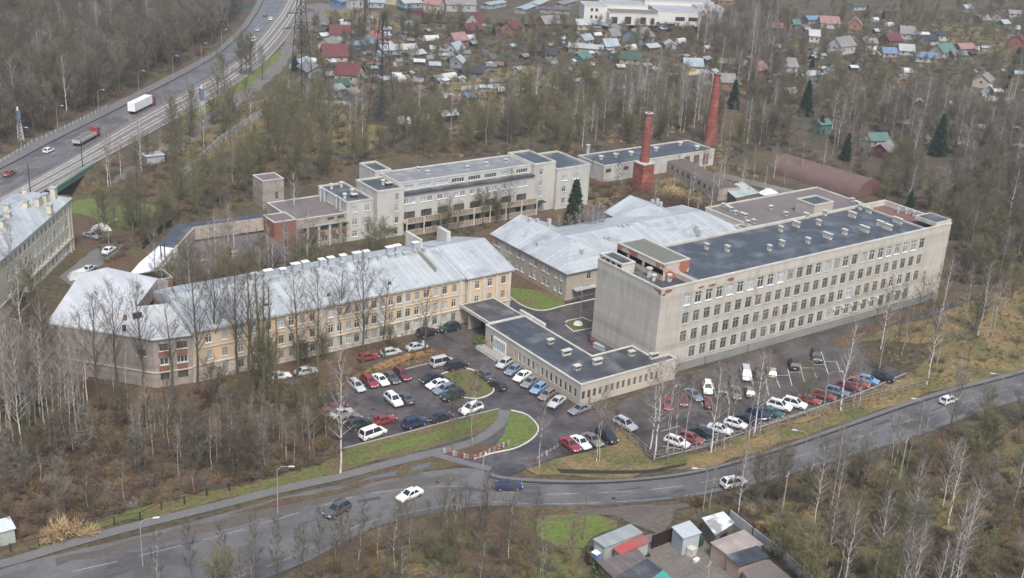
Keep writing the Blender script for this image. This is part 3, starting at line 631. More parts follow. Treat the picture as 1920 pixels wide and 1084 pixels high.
b=MB(); b.add([(66.0,204.6,9.4),(73.0,213.0,9.4),(73.0,213.0,12.6),(66.0,204.6,11.4),(71.6,203,9.4),(71.6,203,11.5),(75.2,213.3,9.4),(75.2,213.3,11.8)],[(0,1,2,3),(4,0,3,5),(1,6,7,2)]); b.build('clerestory_wall',m_brickgrey,Wg)
b=MB(); b.box(64.0,65.6,200.6,201.2,10.8,11.7); b.build('dormer',[m_dark],wr)
b=MB(); b.tube((61.5,198.4,9.9),(61.5,198.4,10.9),.35,.35,8); b.build('roof_dome',m_dark,wr)
b=MB(); b.tube((62.8,201.6,10.2),(62.8,201.6,11.4),.35,.35,8); b.build('roof_dome',m_rust,wr)
# ---- low dark-roofed building behind, with its long pale parapet
Dk=thing('workshop_building','low workshop with dark flat roofs and a long pale raised wall among the birches','workshop',(80,230,0))
walls(Dk,[(82,231.5),(112,231.5),(112,252),(95,252),(80,236)],0,4.0,m_brickgrey,{0:[(2.5+3.1*k,2.3,1.6,1.6,'dark',2,0) for k in range(9)]})
b=MB(); b.poly([(81.8,231.3),(112.2,231.3),(112.2,252.2),(95,252.2),(79.6,236)],4.02); b.build('roof',mat('purple_roof',(.10,.088,.092),(.14,.125,.125),sc=.15,rough=.6),Dk)
hp=[(76.5,230.0),(79.7,232.0),(95.8,252.2),(117.5,251.2),(117.5,257.0),(93.3,258.0),(82.5,243.6)]
b=MB(); n=len(hp); b.prism(ccw(hp),0,6.6); b.build('upper_roof',m_tar,Dk)
for (p,q,s) in (((76.3,227.5),(95.6,252.1),1),((95.6,252.1),(117.6,251.1),1)):
    b=MB(); b.bar((p[0],p[1],7.6),(q[0],q[1],7.6),.4,3.0); b.build('raised_wall',mat('pinkish_wall',(.38,.33,.28),(.31,.27,.23),sc=.3,rough=.9),Dk)
b=MB(); q=ccw([at(*p,6.9) for p in ((226,531),(268,536),(298,508),(333,470),(318,463),(298,462),(262,492))]); n=len(q)
tz=[6.7,7.1,6.8,7.3,6.75,7.0,6.9]
b.add([(x,y,0) for x,y in offset(q,.3)]+[(x,y,z) for (x,y),z in zip(q,tz)]+[(sum(x for x,_ in q)/n,sum(y for _,y in q)/n,7.35)],[(i,(i+1)%n,n+(i+1)%n,n+i) for i in range(n)]+[(n+i,n+(i+1)%n,2*n) for i in range(n)])
b.build('tarpaulin',mat('white_sheet',(.7,.72,.74),(.6,.62,.64),sc=.8,rough=.6),Dk)
bx=rect(73.4,79.4,222.6,227.8); w0=MB(); w0.prism(bx,0,8.4); w0.build('stair_tower',[mat('orange_brick',(.30,.17,.11),(.24,.13,.09),sc=.5,rough=.9,fine=.2)],Dk)
flat_roof(bpy.data.objects['stair_tower'],bx,8.5,m_tarb,.1)
for x,y in ((100,240),(105,236),(92,238)): vent_box(Dk,x,y,4.0,1.4,.8,.8)
b=MB(); b.tube((82,236,7.5),(82,236,10.5),.12,.12,6); b.tube((82.8,236,7.5),(82.8,236,10.7),.12,.12,6); b.build('pipe',m_dark,Dk)
Rb=thing('brick_annex','red brick annex with flat roof between the workshop and the hospital block','building',(113,247,0))
rp=rect(112.2,117.8,245.4,251.5)
walls(Rb,rp,0,8.2,m_brick,{0:[(2.8,6.2,1.1,1.7,'dark',1,0),(2.8,2.6,1.1,1.7,'dark',1,0)],3:[(3,6.2,1,1.5,'dark',1,0)]}); flat_roof(Rb,rp,8.3,m_tarb,.15)
Lp=thing('columned_annex','two-storey annex with pale columns and brick panels beside the hospital block','building',(118,247,0))
lp=rect(118,132,247,262)
walls(Lp,lp,0,7.4,m_brickgrey,{0:[(2.2+2.9*k,z,1.7,1.4,'dark',2,0) for k in range(5) for z in (1.7,4.4)]+[(9.6,6.5,1.7,.8,'brown',2,0),(12.3,6.5,1.7,.8,'brown',2,0)]})
b=MB()
for k in range(5):b.box(118.9+2.9*k,120.3+2.9*k,246.93,246.99,2.5,3.6)
b.build('brick_panel',m_brick,Lp)
for k in range(5):
    b=MB(); b.box(118.1+2.9*k,118.55+2.9*k,246.3,246.98,0,5.3); b.build('column',m_coping,Lp)
flat_roof(Lp,lp,7.5,m_tarb,.2)
b=MB(); b.box(118.,132.,246.2,247,5.3,5.5); b.build('canopy',m_conc,Lp)
# ---- hospital block behind with balconies
Hs=thing('hospital_block','pale brick four-storey block with long balconies and grey flat roof behind the yellow building','building',(131.8,245,0))
m_sb=m_silbrick
def flr(us,zs,w_,h_,st,mul=2): return [(u,z,w_,h_,st,mul,1) for u in us for z in zs]
walls(Hs,rect(131.8,139.0,246.8,261.8),0,10.0,m_sb,{0:flr((2.2,5.6),(7.9,4.8,1.7),1.4,1.5,'pale')})
flat_roof(Hs,rect(131.8,139.0,246.8,261.8),10.1,m_tar)
walls(Hs,rect(139.0,146.5,244.8,255.5),0,12.4,m_sb,{0:flr((5.5,),(10.3,7.4,4.3,1.3),1.0,1.6,'mix'),3:flr((3,),(8.5,5.5,2.4),.9,1.7,'dark')})
tr=flat_roof(Hs,rect(139.0,146.5,244.8,255.5),12.5,m_tar)
walls(Hs,rect(145.2,149.8,257.0,265.2),0,13.4,m_sb); flat_roof(Hs,rect(145.2,149.8,257.0,265.2),13.5,m_tar)
# main body: lower floors front at y 245.3, top storey set back
dk=[(u,z,3.2,1.9,'brown',4,0) for u in [2.2+4.9*k for k in range(8)] for z in (1.55,4.7)]
md=[(u+o_,8.35,1.5,1.3,'pale',2,1) for u in [2.2+4.9*k for k in range(8)] for o_ in (-.95,.95)]
walls(Hs,[(146.5,245.6),(186.8,245.6),(186.8,257.5),(146.5,257.5)],0,10.4,m_sb,{0:dk+md})
b=MB(); b.poly(rect(146.5,186.8,245.2,247.3),10.45); b.box(146.5,186.8,245.1,245.6,10.2,10.5); b.build('ledge',m_tar,Hs)
tp=[(u,11.45,3.7,1.1,'white',5,1) for u in [2.3+5.02*k for k in range(8)]]
walls(Hs,[(146.5,247.2),(186.8,247.2),(186.8,257.5),(146.5,257.5)],10.4,12.8,m_sb,{0:tp})
hr=flat_roof(Hs,rect(146.5,186.8,247.2,257.5),12.9,mat('grey_roof',(.14,.15,.16),(.20,.205,.21),sc=.15,rough=.6,fine=.15,c3=(.26,.26,.25),sc3=.3,t3=.62),.25)
m_balc=mat('balcony_slats',(.50,.46,.38),(.34,.26,.19),sc=.9,rough=.9)
for z in (.15,3.3):
    bl=MB(); bl.box(146.6,186.6,243.3,245.55,z-.15,z); bo=bl.build('balcony',m_conc,Hs)
    for k in range(8):
        b=MB(); x0=146.8+5.0*k; b.box(x0,x0+4.6,243.3,243.4,z+1.35,z+1.5); b.box(x0,x0+4.6,243.3,243.4,z+.1,z+.2)
        for j in range(10): b.box(x0+j*.5,x0+j*.5+.2,243.31,243.39,z+.2,z+1.35)
        b.box(x0,x0+4.6,243.44,243.46,z+.2,z+1.3,1)
        b.build('balcony_railing',[m_balc,mat('rusty_panel',(.15,.085,.06),(.2,.16,.12),sc=.8)],bo)
for k in range(9):
    b=MB(); b.box(146.5+5.0*k,146.8+5.0*k,243.25,243.55,0,4.7); b.build('column',m_coping,Hs)
walls(Hs,rect(186.8,193.8,245.6,258),0,13.3,m_sb,{0:flr((2.4,),(10.9,7.9,4.9,1.7),1.0,1.6,'white')}); flat_roof(Hs,rect(186.8,193.8,245.6,258),13.4,m_tar)
walls(Hs,rect(193.8,205,244.6,259.5),0,11.4,m_sb,{0:flr((2.6,6.4),(8.6,),1.9,1.4,'pale')+flr((2.6,6.4),(5.5,2.2),1.3,1.5,'mix')}); flat_roof(Hs,rect(193.8,205,244.6,259.5),11.5,m_tar)
b=MB(); b.box(186.9,190,243.6,245.5,2.9,3.1); b.build('door_canopy',m_dark,Hs); b=MB(); b.box(187.6,188.8,245.5,245.6,0,2.4); b.build('door',m_dark,Hs)
b=MB(); b.box(141,144.2,243.4,244.7,2.7,2.85); b.build('door_canopy',mat('mossy_canopy',(.16,.17,.06),rough=.9),Hs)
for px_,py_ in ((743,318),(784,318),(814,306),(850,302),(884,294),(918,288),(802,325),(876,316),(912,309),(948,303),(933,285)):
    x,y=at(px_,py_,12.8); 
    if 146.9<x<186.5 and 247.6<y<257.2: vent_box(hr,x,y,12.6,.8,.7,.8)
for x,y,z in ((134,259,9.6),(137,259.5,9.6),(133.2,250.5,9.6),(143.5,250,11.9),(136.5,253,9.6)): pipe_vent(Hs,x,y,z,1.2,.4,m_coping)
vent_box(Hs,144.5,249,11.9,1.4,1,.8,m_dark); vent_box(Hs,136,251,9.6,1.5,1,.7,m_dark)
for x,y in ((131.2,249),(131.2,251),(131.0,257),(130.6,258.2)): pipe_vent(Hs,x,y,7.2,3.2,.28)
# ---- two-storey building with pale metal roofs in the centre
Ce=thing('metal_roofed_building','two-storey plastered building with pale blue metal roofs in several wings behind the block','building',(156.4,191.3,0))
m_pl=mat('pinkish_plaster',(.39,.335,.28),(.33,.29,.25),sc=.15,rough=.9,c3=(.46,.43,.36),sc3=.12,t3=.6,sharp3=.04)
ys_=[193.3,195.2,198.1,199.8,203.0,204.6,207.8,209.5,212.6,214.3,217.4,218.8]
walls(Ce,[(156.4,191.4),(214,191.4),(214,206),(208,216),(208,221),(191.6,221),(191.6,217),(172.8,217),(172.8,220.4),(156.4,220.4)],0,6.5,m_pl,{9:[(220.4-y,z,1.0,1.5,'white',2,1) for y in ys_ for z in (4.9,1.9)],0:[(6.2,4.9,1.2,1.5,'mix',2,1),(6.2,1.9,1.2,1.5,'mix',2,1)]})
r1=gable_roof_y(Ce,156.4,173.0,191.4,220.4,6.5,10.0,164.6,m_metaly,.45,hip0=10.5)
r2=gable_roof(Ce,165.5,214,191.4,217,6.49,9.75,204.2,m_metalx,.44,hipr=6,name='roof')
r3=gable_roof_y(Ce,191.8,208,196,221.2,6.51,9.9,199.8,m_metaly,.46,hip0=3)
b=MB(); b.add([(172.9,220.35,6.5),(156.5,220.35,6.5),(164.6,220.35,9.9)],[(0,1,2)]); b.add([(207.9,221.1,6.5),(191.9,221.1,6.5),(199.8,221.1,9.8)],[(0,1,2)]); b.build('gable',m_pl,Ce)
for px_,py_,z,h_ in ((993,412,9.4,1.6),(1007,414,9.4,1.6),(1029,420,8.5,2.4),(1104,433,9.0,1.3),(1067,449,9,1.2),(1068,460,8.5,1.2),(1090,475,7.6,2.0),(1009,453,8,.9),(1135,443,8.7,1.0),(1143,445,8.6,1.3),(1160,421,9.4,1.0),(1169,421,9.4,1.0),(1178,419,9.4,1.0),(1223,377,9.0,1.5),(1232,379,9.2,2.0),(1238,382,9.2,1.6),(1306,425,8.5,1.4),(1311,433,8.2,1.5),(1280,451,7.5,.6)):
    x,y=at(px_,py_+6,z); vent_box(r1,x,y,z-.6,.7,.7,h_+.3,m_galv,False,'chimney')
b=MB(); b.box(158,166,189.8,191.3,2.4,2.6); b.build('porch_roof',m_metalx,Ce)
# ---- boiler house
Bo=thing('boiler_house','long low pale building with row of vents on its dark roof behind the brick chimneys','boiler house',(222.5,259,0))
bo=rect(222.5,267,259.2,271.5)
walls(Bo,bo,0,5.0,m_sb,{0:[(u,3.3,2.1,1.2,'brown',1,0) for u in (1.8,8.5,13,17.5)]})
rb_=flat_roof(Bo,bo,5.1,m_tar,.3)
for px_,py_ in ((1127,296),(1155,292),(1183,288),(1307,277),(1275,270),(1230,280)):
    x,y=at(px_,py_,5.2); pipe_vent(rb_,x,y,4.8,.8,.6,m_coping,'roof_fan')
x,y=at(1102,285,5.2); pipe_vent(rb_,x,y,4.8,2.4,.5)
for x in (255.5,259.5,263.5):
    b=MB(); b.box(x-1.1,x+1.1,259.1,259.25,.6,4.1); b.build('door',m_rust,Bo)
# ---- chimneys
def chimney(px_,py_,top,rb0,rt0,plinth,label):
    x,y=at(px_,py_); t=thing('brick_chimney',label,'chimney',(x,y,0))
    n=8; b=MB()
    if plinth: b.box(x-2.1,x+2.1,y-2.1,y+2.1,0,8.0); b.box(x-2.25,x+2.25,y-2.25,y+2.25,8.0,8.4,1); b.build('base',[m_chim,m_coping],t); z0=8.4
    else: z0=0
    b=MB(); b.tube((x,y,z0),(x,y,top-.9),rb0,rt0,10,0,False); b.build('shaft',m_chim,t)
    b=MB(); b.tube((x,y,top-.9),(x,y,top-.45),rt0+.02,rt0+.22,10,0,False); b.tube((x,y,top-.45),(x,y,top),rt0+.22,rt0+.22,10,0,False)
    b.tube((x,y,top-2),(x,y,top+.02),rt0-.3,rt0-.25,10,1,False)
    A=[(x+(rt0+.22)*cos(2*PI*k/10),y+(rt0+.22)*sin(2*PI*k/10)) for k in range(10)]; b.ring(A,0,-.45,top-.1,top+.06,2); b.poly([(p[0]*.5+x*.5,p[1]*.5+y*.5) for p in A],top-1.5,1); b.build('rim',[m_chim,m_dark,m_coping if plinth else m_conc],t)
chimney(1203,356,22.6,1.45,1.0,True,'shorter red brick chimney on a square base beside the bushes')
chimney(1330,272,24.0,2.25,1.05,False,'taller tapering red brick chimney behind the boiler house')
# ---- annex behind the block
An=thing('rear_annex','cream plastered annex with brown flat roof and lift tower behind the long block','building',(214,185,0))
ap=rect(214.5,256.5,172.5,209)
walls(An,ap,0,8.2,m_stucco,{3:[(7.5,6.2,1.4,1.6,'white',2,1),(3,6.2,1.4,1.6,'white',2,1),(7.5,3,1.4,1.6,'dark',2,1)]})
an=flat_roof(An,ap,8.3,m_tarb,.3)
ap2=rect(211.5,214.5,172.5,196); walls(An,ap2,0,7.8,m_stucco,{3:[(4,5.9,1.4,1.6,'white',2,1)]}); flat_roof(An,ap2,7.9,m_tarb,.2)
lt=MB(); 
x,y=at(1494,372,11.5); lift=rect(x,x+7.2,y-6,y); walls(An,lift,8,11.4,m_stucco,name='lift_tower'); flat_roof(bpy.data.objects['lift_tower'],lift,11.5,m_tar,.35)
for px_,py_ in ((1357,385),(1364,389),(1370,392),(1379,399),(1391,402),(1397,404),(1402,417),(1413,415),(1445,389),(1473,401),(1598,375),(1605,380),(1612,383)):
    x,y=at(px_,py_,8.6); vent_box(an,x,y,8.1,.9,.8,.9,m_galv)
# ---- hangar
hx0,hy0=at(1443,322); hx1,hy1=at(1606,372)
Hg=thing('arched_hangar','long rusty brown arched hangar behind the annex','hangar',(hx0,hy0,0))
b=MB(); n=12; d=Vector((hx1-hx0,hy1-hy0)); L=d.length; d/=L; nn=Vector((-d.y,d.x)); wd=12.5; vs=[]
for s in (0,L):
    for k in range(n+1):
        a=PI*k/n; o_=(1-cos(a))/2*wd; vs.append((hx0+d.x*s+nn.x*o_,hy0+d.y*s+nn.y*o_,4.8*sin(a)))
b.add(vs,[(k,n+1+k,n+2+k,k+1) for k in range(n)]); b.build('shell',mat('rusty_shell',(.115,.07,.062),(.14,.095,.085),sc=.25,rough=.7,fine=.2),Hg,smooth=True)
b=MB(); b.add(vs,[tuple(range(n+1))[::-1],tuple(range(n+1,2*n+2))]); b.build('end_wall',m_rust,Hg)
# ---- apartment building at the left edge
Ap=thing('apartment_building','four-storey yellow plaster apartment building with pale metal roof and square chimneys by the tram line','apartment building',(60,250,0))
ux,uy=cos(R(54.5)),sin(R(54.5)); A0=(73.4-ux*60,269.8-uy*60)
q0=(73.4,269.8); q1=(q0[0]-uy*13,q0[1]+ux*13); q2=(A0[0]-uy*13,A0[1]+ux*13)
ap_=[A0,q0,q1,q2]
walls(Ap,ap_,0,12.3,mat('faded_yellow_plaster',(.60,.54,.40),(.50,.46,.37),sc=.15,rough=.9,streak=.5),{0:[(u,z,1.1,1.6,'mix',2,1) for u in [59-2.4*k for k in range(16)] for z in (10.4,7.4,4.4,1.6)],1:[]})
b=MB()
for z in (3.0,12.1):
    b.bar((A0[0]+uy*.1,A0[1]-ux*.1,z+.25),(q0[0]+uy*.1,q0[1]-ux*.1,z+.25),.35,.25)
for t in (0,1,): b.bar((q0[0]+uy*.1-ux*t*1.6,q0[1]-ux*.1-uy*t*1.6,12.0),(q0[0]+uy*.1-ux*t*1.6-ux*.5,q0[1]-ux*.1-uy*t*1.6-uy*.5,12),.3,12)
b.build('cornice',mat('cream_trim',(.50,.46,.36),rough=.9),Ap)
b=MB(); O=offset(ccw(ap_),.5); mid=lambda p,q,t=.5:((p[0]+q[0])*t,(p[1]+q[1])*t)
r0=((q0[0]+q1[0])/2-ux*4,(q0[1]+q1[1])/2-uy*4); r9=((A0[0]+q2[0])/2,(A0[1]+q2[1])/2)
b.add([(x,y,12.35) for x,y in O]+[(r9[0],r9[1],14.8),(r0[0],r0[1],14.8)],[(0,1,5,4),(1,2,5),(2,3,4,5),(3,0,4)]); pr=b.build('roof',m_metalx,Ap)
for px_,py_,l,h_ in ((101,368,1.3,2.0),(85,377,1.6,1.6),(72,384,1.9,1.7),(93,392,1.2,1.0),(49,392,1.2,1.8),(14,398,1.2,1.8),(16,412,1.2,1.6),(4,428,1.2,1.8),(47,364,.6,1.2),(-2,418,1.5,1.6)):
    x,y=at(px_,py_,13.8); b=MB(); b.box(x-l/2,x+l/2,y-.55,y+.55,12.8,13.8+h_,rz=R(54)); b.box(x-l/2-.15,x+l/2+.15,y-.7,y+.7,13.8+h_,13.95+h_,1,rz=R(54)); b.build('chimney',[mat('cream_trim',(.50,.46,.36)),m_metalx],pr)
# ---- bridge over the underpass
Bg=thing('tram_bridge','green steel girder bridge carrying the tram line over a dark underpass','bridge',(93,322,0))
P0,P1=at(106,357,0),at(174,313,0)
b=MB(); b.bar((P0[0],P0[1],.9),(P1[0],P1[1],.9),.5,1.6); b.build('girder',mat('green_paint',(.10,.20,.15),(.08,.15,.12),rough=.6),Bg)
b=MB(); b.bar((P0[0]-3,P0[1]+3,.05),(P1[0]-3,P1[1]+3,.05),6,.5); b.build('deck',m_conc,Bg)
b=MB(); b.bar((P0[0]-.5,P0[1]+.5,-.6),(P1[0]-.5,P1[1]+.5,-.6),.6,4); b.build('shade_wall',mat('underpass_shade',(.035,.035,.035),(.02,.02,.02),sc=.5,rough=.8),Bg)  # near-black wall closes the underpass opening; its shade is put into the colour
b=MB(); b.bar((P0[0]-.3,P0[1]-.3,1.6),(P1[0],P1[1],1.6),.1,.1); 
for k in range(12):
    t=k/11; x=P0[0]+(P1[0]-P0[0])*t-.2; y=P0[1]+(P1[1]-P0[1])*t; b.tube((x,y,.8),(x,y,1.6),.04,.04,4)
b.build('railing',m_galv,Bg)
# ---- brick kiosk behind the trees
Ki=thing('transformer_kiosk','small square brick kiosk with flat roof among the trees','kiosk',(124,281,0))
kp=rect(124.5,130.5,279,285); walls(Ki,kp,0,7.4,m_brickgrey,{3:[(2,5.5,.8,1,'dark',1,0)],0:[(4,3,1,2,'dark',1,0)]}); flat_roof(Ki,kp,7.5,m_tarb,.2)
# ---- ruined brick outbuilding by the chimney
Ru=thing('ruined_outbuilding','roofless grey brick outbuilding with empty window openings beside the chimneys','outbuilding',(250,245,0))
x0,y0=at(1240,318); x1,y1=at(1345,377)
dd=Vector((x1-x0,y1-y0)); L=dd.length; dd/=L; nd=Vector((-dd.y,dd.x)); rp_=[(x0,y0),(x1,y1),(x1+nd.x*7,y1+nd.y*7),(x0+nd.x*7,y0+nd.y*7)]
walls(Ru,rp_,0,3.6,m_brickgrey,{0:[(3+3.1*k,2.2,1.4,1.3,'brown',1,0) for k in range(int(L//3.1)-1)]})
b=MB(); b.poly(rp_,3.62); b.build('roof',m_mud,Ru)
# ------------------------------------------------------------------ cars
m_tyre=mat('tyre_rubber',(.02,.02,.02),rough=.8); m_rim=mat('wheel_rim',(.35,.35,.36),rough=.4,metal=.6); m_cglass=mat('car_glass',(.02,.025,.03),rough=.06,fine=0,spec=.8)
m_lampw=mat('headlight_glass',(.6,.62,.62),rough=.15,fine=0); m_lampr=mat('tail_light',(.35,.02,.02),rough=.2,fine=0); m_black=mat('black_trim',(.03,.03,.03),rough=.6); m_plate=mat('number_plate',(.7,.7,.68),rough=.5,fine=0)
PAINT={'white':(.72,.73,.73),'silver':(.42,.44,.45),'grey':(.19,.195,.2),'darkgrey':(.075,.08,.085),'black':(.02,.021,.024),'navy':(.02,.03,.08),'blue':(.04,.07,.22),'lightblue':(.16,.30,.48),'steel':(.16,.21,.27),'red':(.25,.03,.035),'maroon':(.13,.025,.035),'green':(.04,.10,.09),'darkgreen':(.02,.04,.035),'beige':(.45,.42,.35),'bronze':(.20,.17,.15),'brick':(.25,.065,.055)}
def paint(c): return mat('paint_'+c,PAINT[c],rough=.28,fine=.04,coat=.6,spec=.5)
# profile per type: length, width, belt stations [(x, z top of body)], cabin (x0 base rear, x0 roof, x1 roof, x1 base), roof height
CT={'sedan':(4.5,1.75,[(-2.25,.62),(-2.18,.93),(-1.45,.98),(.95,.93),(2.0,.76),(2.25,.58)],(-1.6,-.95,.25,1.05),1.44),
'hatch':(4.1,1.72,[(-2.05,.62),(-2.02,.95),(-1.5,.98),(1.0,.95),(1.85,.78),(2.05,.6)],(-1.98,-1.55,.3,1.05),1.48),
'wagon':(4.5,1.75,[(-2.25,.62),(-2.22,.95),(-1.5,.98),(1.0,.95),(2.05,.78),(2.25,.6)],(-2.18,-1.85,.3,1.1),1.5),
'suv':(4.6,1.86,[(-2.3,.75),(-2.27,1.1),(-1.5,1.12),(1.05,1.1),(2.05,.98),(2.3,.75)],(-2.22,-1.8,.35,1.1),1.75),
'van':(4.9,1.9,[(-2.45,.75),(-2.42,1.05),(-1.5,1.08),(1.6,1.05),(2.3,.88),(2.45,.7)],(-2.38,-2.2,.8,1.65),1.92)}
CM={}
def car_meshes(ty,col):
    if (ty,col) in CM: return CM[(ty,col)]
    L,Wd,st,(c0,r0,r1,c1),zr=CT[ty]; b=MB(); hw=Wd/2; zb=.28 if ty!='suv' else .36
    secs=[]
    for i,(x,z) in enumerate(st):
        e=1 if 0<i<len(st)-1 else .86; e2=.97 if i in (1,len(st)-2) else 1
        w_=hw*e*e2
        secs.append([(x,-w_*.93,zb),(x,-w_,zb+(z-zb)*.5),(x,-w_*.93,z-.03),(x,-w_*.55,z+.02),(x,w_*.55,z+.02),(x,w_*.93,z-.03),(x,w_,zb+(z-zb)*.5),(x,w_*.93,zb)])
    n=8; vs=[p for s in secs for p in s]; fs=[]
    for i in range(len(secs)-1):
        for k in range(n-1): fs.append((i*n+k,(i+1)*n+k,(i+1)*n+k+1,i*n+k+1))
        fs.append((i*n+7,(i+1)*n+7,(i+1)*n,i*n))
    fs.append(tuple(range(n))); fs.append(tuple(range((len(secs)-1)*n,len(secs)*n))[::-1])
    b.add(vs,fs)
    belt=lambda x: max(z for z in [np.interp(x,[s[0] for s in st],[s[1] for s in st])])
    wb,wt=hw*.9,hw*.72
    zc0,zc1=float(belt(c0))-.04,float(belt(c1))-.04
    # roof panel and pillars
    b.add([(r0,-wt,zr-.03),(r1,-wt,zr-.03),(r1,wt,zr-.03),(r0,wt,zr-.03),(r0+.12,-wt*.75,zr+.02),(r1-.12,-wt*.75,zr+.02),(r1-.12,wt*.75,zr+.02),(r0+.12,wt*.75,zr+.02)],[(4,5,6,7),(0,1,5,4),(1,2,6,5),(2,3,7,6),(3,0,4,7),(3,2,1,0)])
    for s in (-1,1):
        for (xa,xb,za,wv) in ((c0,r0,zc0,.14),(c1,r1,zc1,.08)):
            sg=1 if xa==c0 else -1
            q=[(xa,s*wb,za),(xa+sg*wv,s*(wb+.005),za),(xb+sg*wv,s*(wt+.005),zr-.03),(xb,s*wt,zr-.03)]
            q2=[(x,y-s*.12,z) for x,y,z in q]; b.add(q+q2,[(0,1,2,3),(7,6,5,4),(0,3,7,4),(1,5,6,2)])
        xm=(c0+c1)/2-.1; b.add([(xm-.04,s*(wb+.01),zc1-.02),(xm+.05,s*(wb+.01),zc1-.02),(xm+.05,s*(wt+.01),zr-.02),(xm-.04,s*(wt+.01),zr-.02)],[(0,1,2,3)])
        b.box(c1-.28,c1-.12,s*(hw+.02)-.09,s*(hw+.02)+.09,zc1+.02,zc1+.16)
    b.box(-L/2-.02,-L/2+.06,-hw*.8,hw*.8,zb,zb+.16,1); b.box(L/2-.06,L/2+.02,-hw*.8,hw*.8,zb-.02,zb+.14,1)
    b.box(L/2-.03,L/2+.012,-.25,.25,.42,.53,2); b.box(-L/2-.012,-L/2+.05,-.25,.25,.6,.71,2)
    if ty in('suv','wagon'):
        for s in (-1,1): b.bar((r0+.2,s*wt*.9,zr+.09),(r1-.2,s*wt*.9,zr+.09),.05,.06,1)
    body=b.mesh('body',[paint(col),m_black,m_plate])
    g=MB(); e=.015
    V=[(c0+e,-wb+e,zc0),(c1-e,-wb+e,zc1),(c1-e,wb-e,zc1),(c0+e,wb-e,zc0),(r0+e,-wt+e,zr-.035),(r1-e,-wt+e,zr-.035),(r1-e,wt-e,zr-.035),(r0+e,wt-e,zr-.035)]
    g.add(V,[(0,1,5,4),(1,2,6,5),(2,3,7,6),(3,0,4,7)])
    gl=g.mesh('windows',m_cglass)
    rr=.31 if ty!='suv' else .36
    wmb=MB(); wmb.tube((0,-.1,0),(0,.1,0),rr,rr,14,0); wmb.tube((0,-.108,0),(0,.108,0),rr*.6,rr*.6,10,1); whe=wmb.mesh('wheel',[m_tyre,m_rim])
    h=MB(); h.box(-.05,.05,-.17,.17,-.075,.075); hl=h.mesh('headlight',m_lampw); tl=h.mesh('tail_light',m_lampr)
    CM[(ty,col)]=(body,gl,whe,hl,tl,rr,L,hw,st); return CM[(ty,col)]
def car(px_,py_,ang,ty,col,label,group,name='parked_car',xy=None,boot=False):
    x,y=xy if xy else at(px_,py_,.75)
    t=thing(name,label,{'van':'minibus'}.get(ty,'car'),(x,y,.035),R(ang),group)
    body,gl,whe,hl,tl,rr,L,hw,st=car_meshes(ty,col)
    obj('body',body,t); obj('windows',gl,t)
    for sx in (-1,1):
        for sy in (-1,1): obj('wheel',whe,t,(sx*L*.31,sy*(hw-.08),rr))
    for sy in (-1,1):
        obj('headlight',hl,t,(L/2-.04,sy*hw*.68,st[-1][1]+.02)); obj('tail_light',tl,t,(-L/2+.02,sy*hw*.72,st[0][1]+.16))
    if boot:
        b=MB(); b.add([(-1.7,-.6,1.0),(-1.7,.6,1.0),(-2.0,.6,1.75),(-2.0,-.6,1.75),(-1.64,-.6,1.0),(-1.64,.6,1.0),(-1.94,.6,1.77),(-1.94,-.6,1.77)],[(0,1,2,3),(7,6,5,4),(3,2,6,7),(0,3,7,4),(1,5,6,2)]); o=bpy.data.objects.new('boot_lid',b.mesh('boot_lid',paint(col))); COL.objects.link(o); o.parent=t
    return t
FY='cars parked in the front yard'; FB='cars parked along the yellow building'; FE='cars parked in a row by the entrance building'
for a in [
(669,722,-92,'wagon','silver','silver estate car at the birch end of the row below the leafy bank'),
(693,714,-92,'wagon','red','bright red estate car beside a white saloon in the row below the leafy bank'),
(714,711,-92,'sedan','white','white saloon between the red estate and a grey car below the leafy bank'),
(734,707,-92,'sedan','darkgrey','dark grey saloon between the white saloon and the maroon car with roof rack'),
(754,701,-92,'wagon','maroon','maroon car with roof rack at the inner end of the row below the leafy bank'),
(738,749,-93,'suv','white','white crossover standing in the middle of the front yard'),
(760,745,88,'sedan','darkgrey','dark grey saloon beside the white crossover in the middle of the yard'),
(809,708,182,'sedan','black','black saloon at the head of the row by the oval lawn'),
(820,719,182,'sedan','white','white saloon between black car and blue minivan by the oval lawn'),
(834,729,182,'wagon','steel','blue-grey minivan by the oval lawn'),
(849,741,182,'suv','darkgreen','dark green pickup-like off-roader at the foot of the oval lawn'),
(829,678,-1,'van','silver','pale silver people carrier on the yard beside the black off-roader'),
(856,685,-1,'suv','black','black off-roader with red tail lights beside the silver people carrier'),
(908,701,88,'sedan','darkgrey','dark grey saloon on the drive beside the oval lawn'),
(933,721,92,'hatch','black','dark hatchback with red tail light lit on the drive by the oval lawn kerb'),
(883,766,188,'suv','white','white off-roader near the top of the footpath'),
(827,781,4,'sedan','black','black saloon on the yard edge above the lawn'),
(778,792,1,'suv','navy','dark blue crossover on the yard edge above the lawn'),
(720,786,2,'sedan','red','red saloon with its boot lid open'),
(699,811,8,'van','white','white minibus on the corner of the lawn beside the tall birch'),
(617,748,5,'suv','black','black off-roader topmost in the row behind the tall birch'),
(628,762,5,'sedan','maroon','dark maroon car under the branches behind the tall birch'),
(641,773,5,'sedan','silver','silver saloon just behind the tall birch trunk'),
(655,784,5,'wagon','bronze','brownish estate car half hidden by the tall birch'),
(674,794,5,'suv','darkgreen','dark green car beside the red saloon with open boot')]:
    car(*a,FY,boot='boot' in a[5] and a[4]=='red')
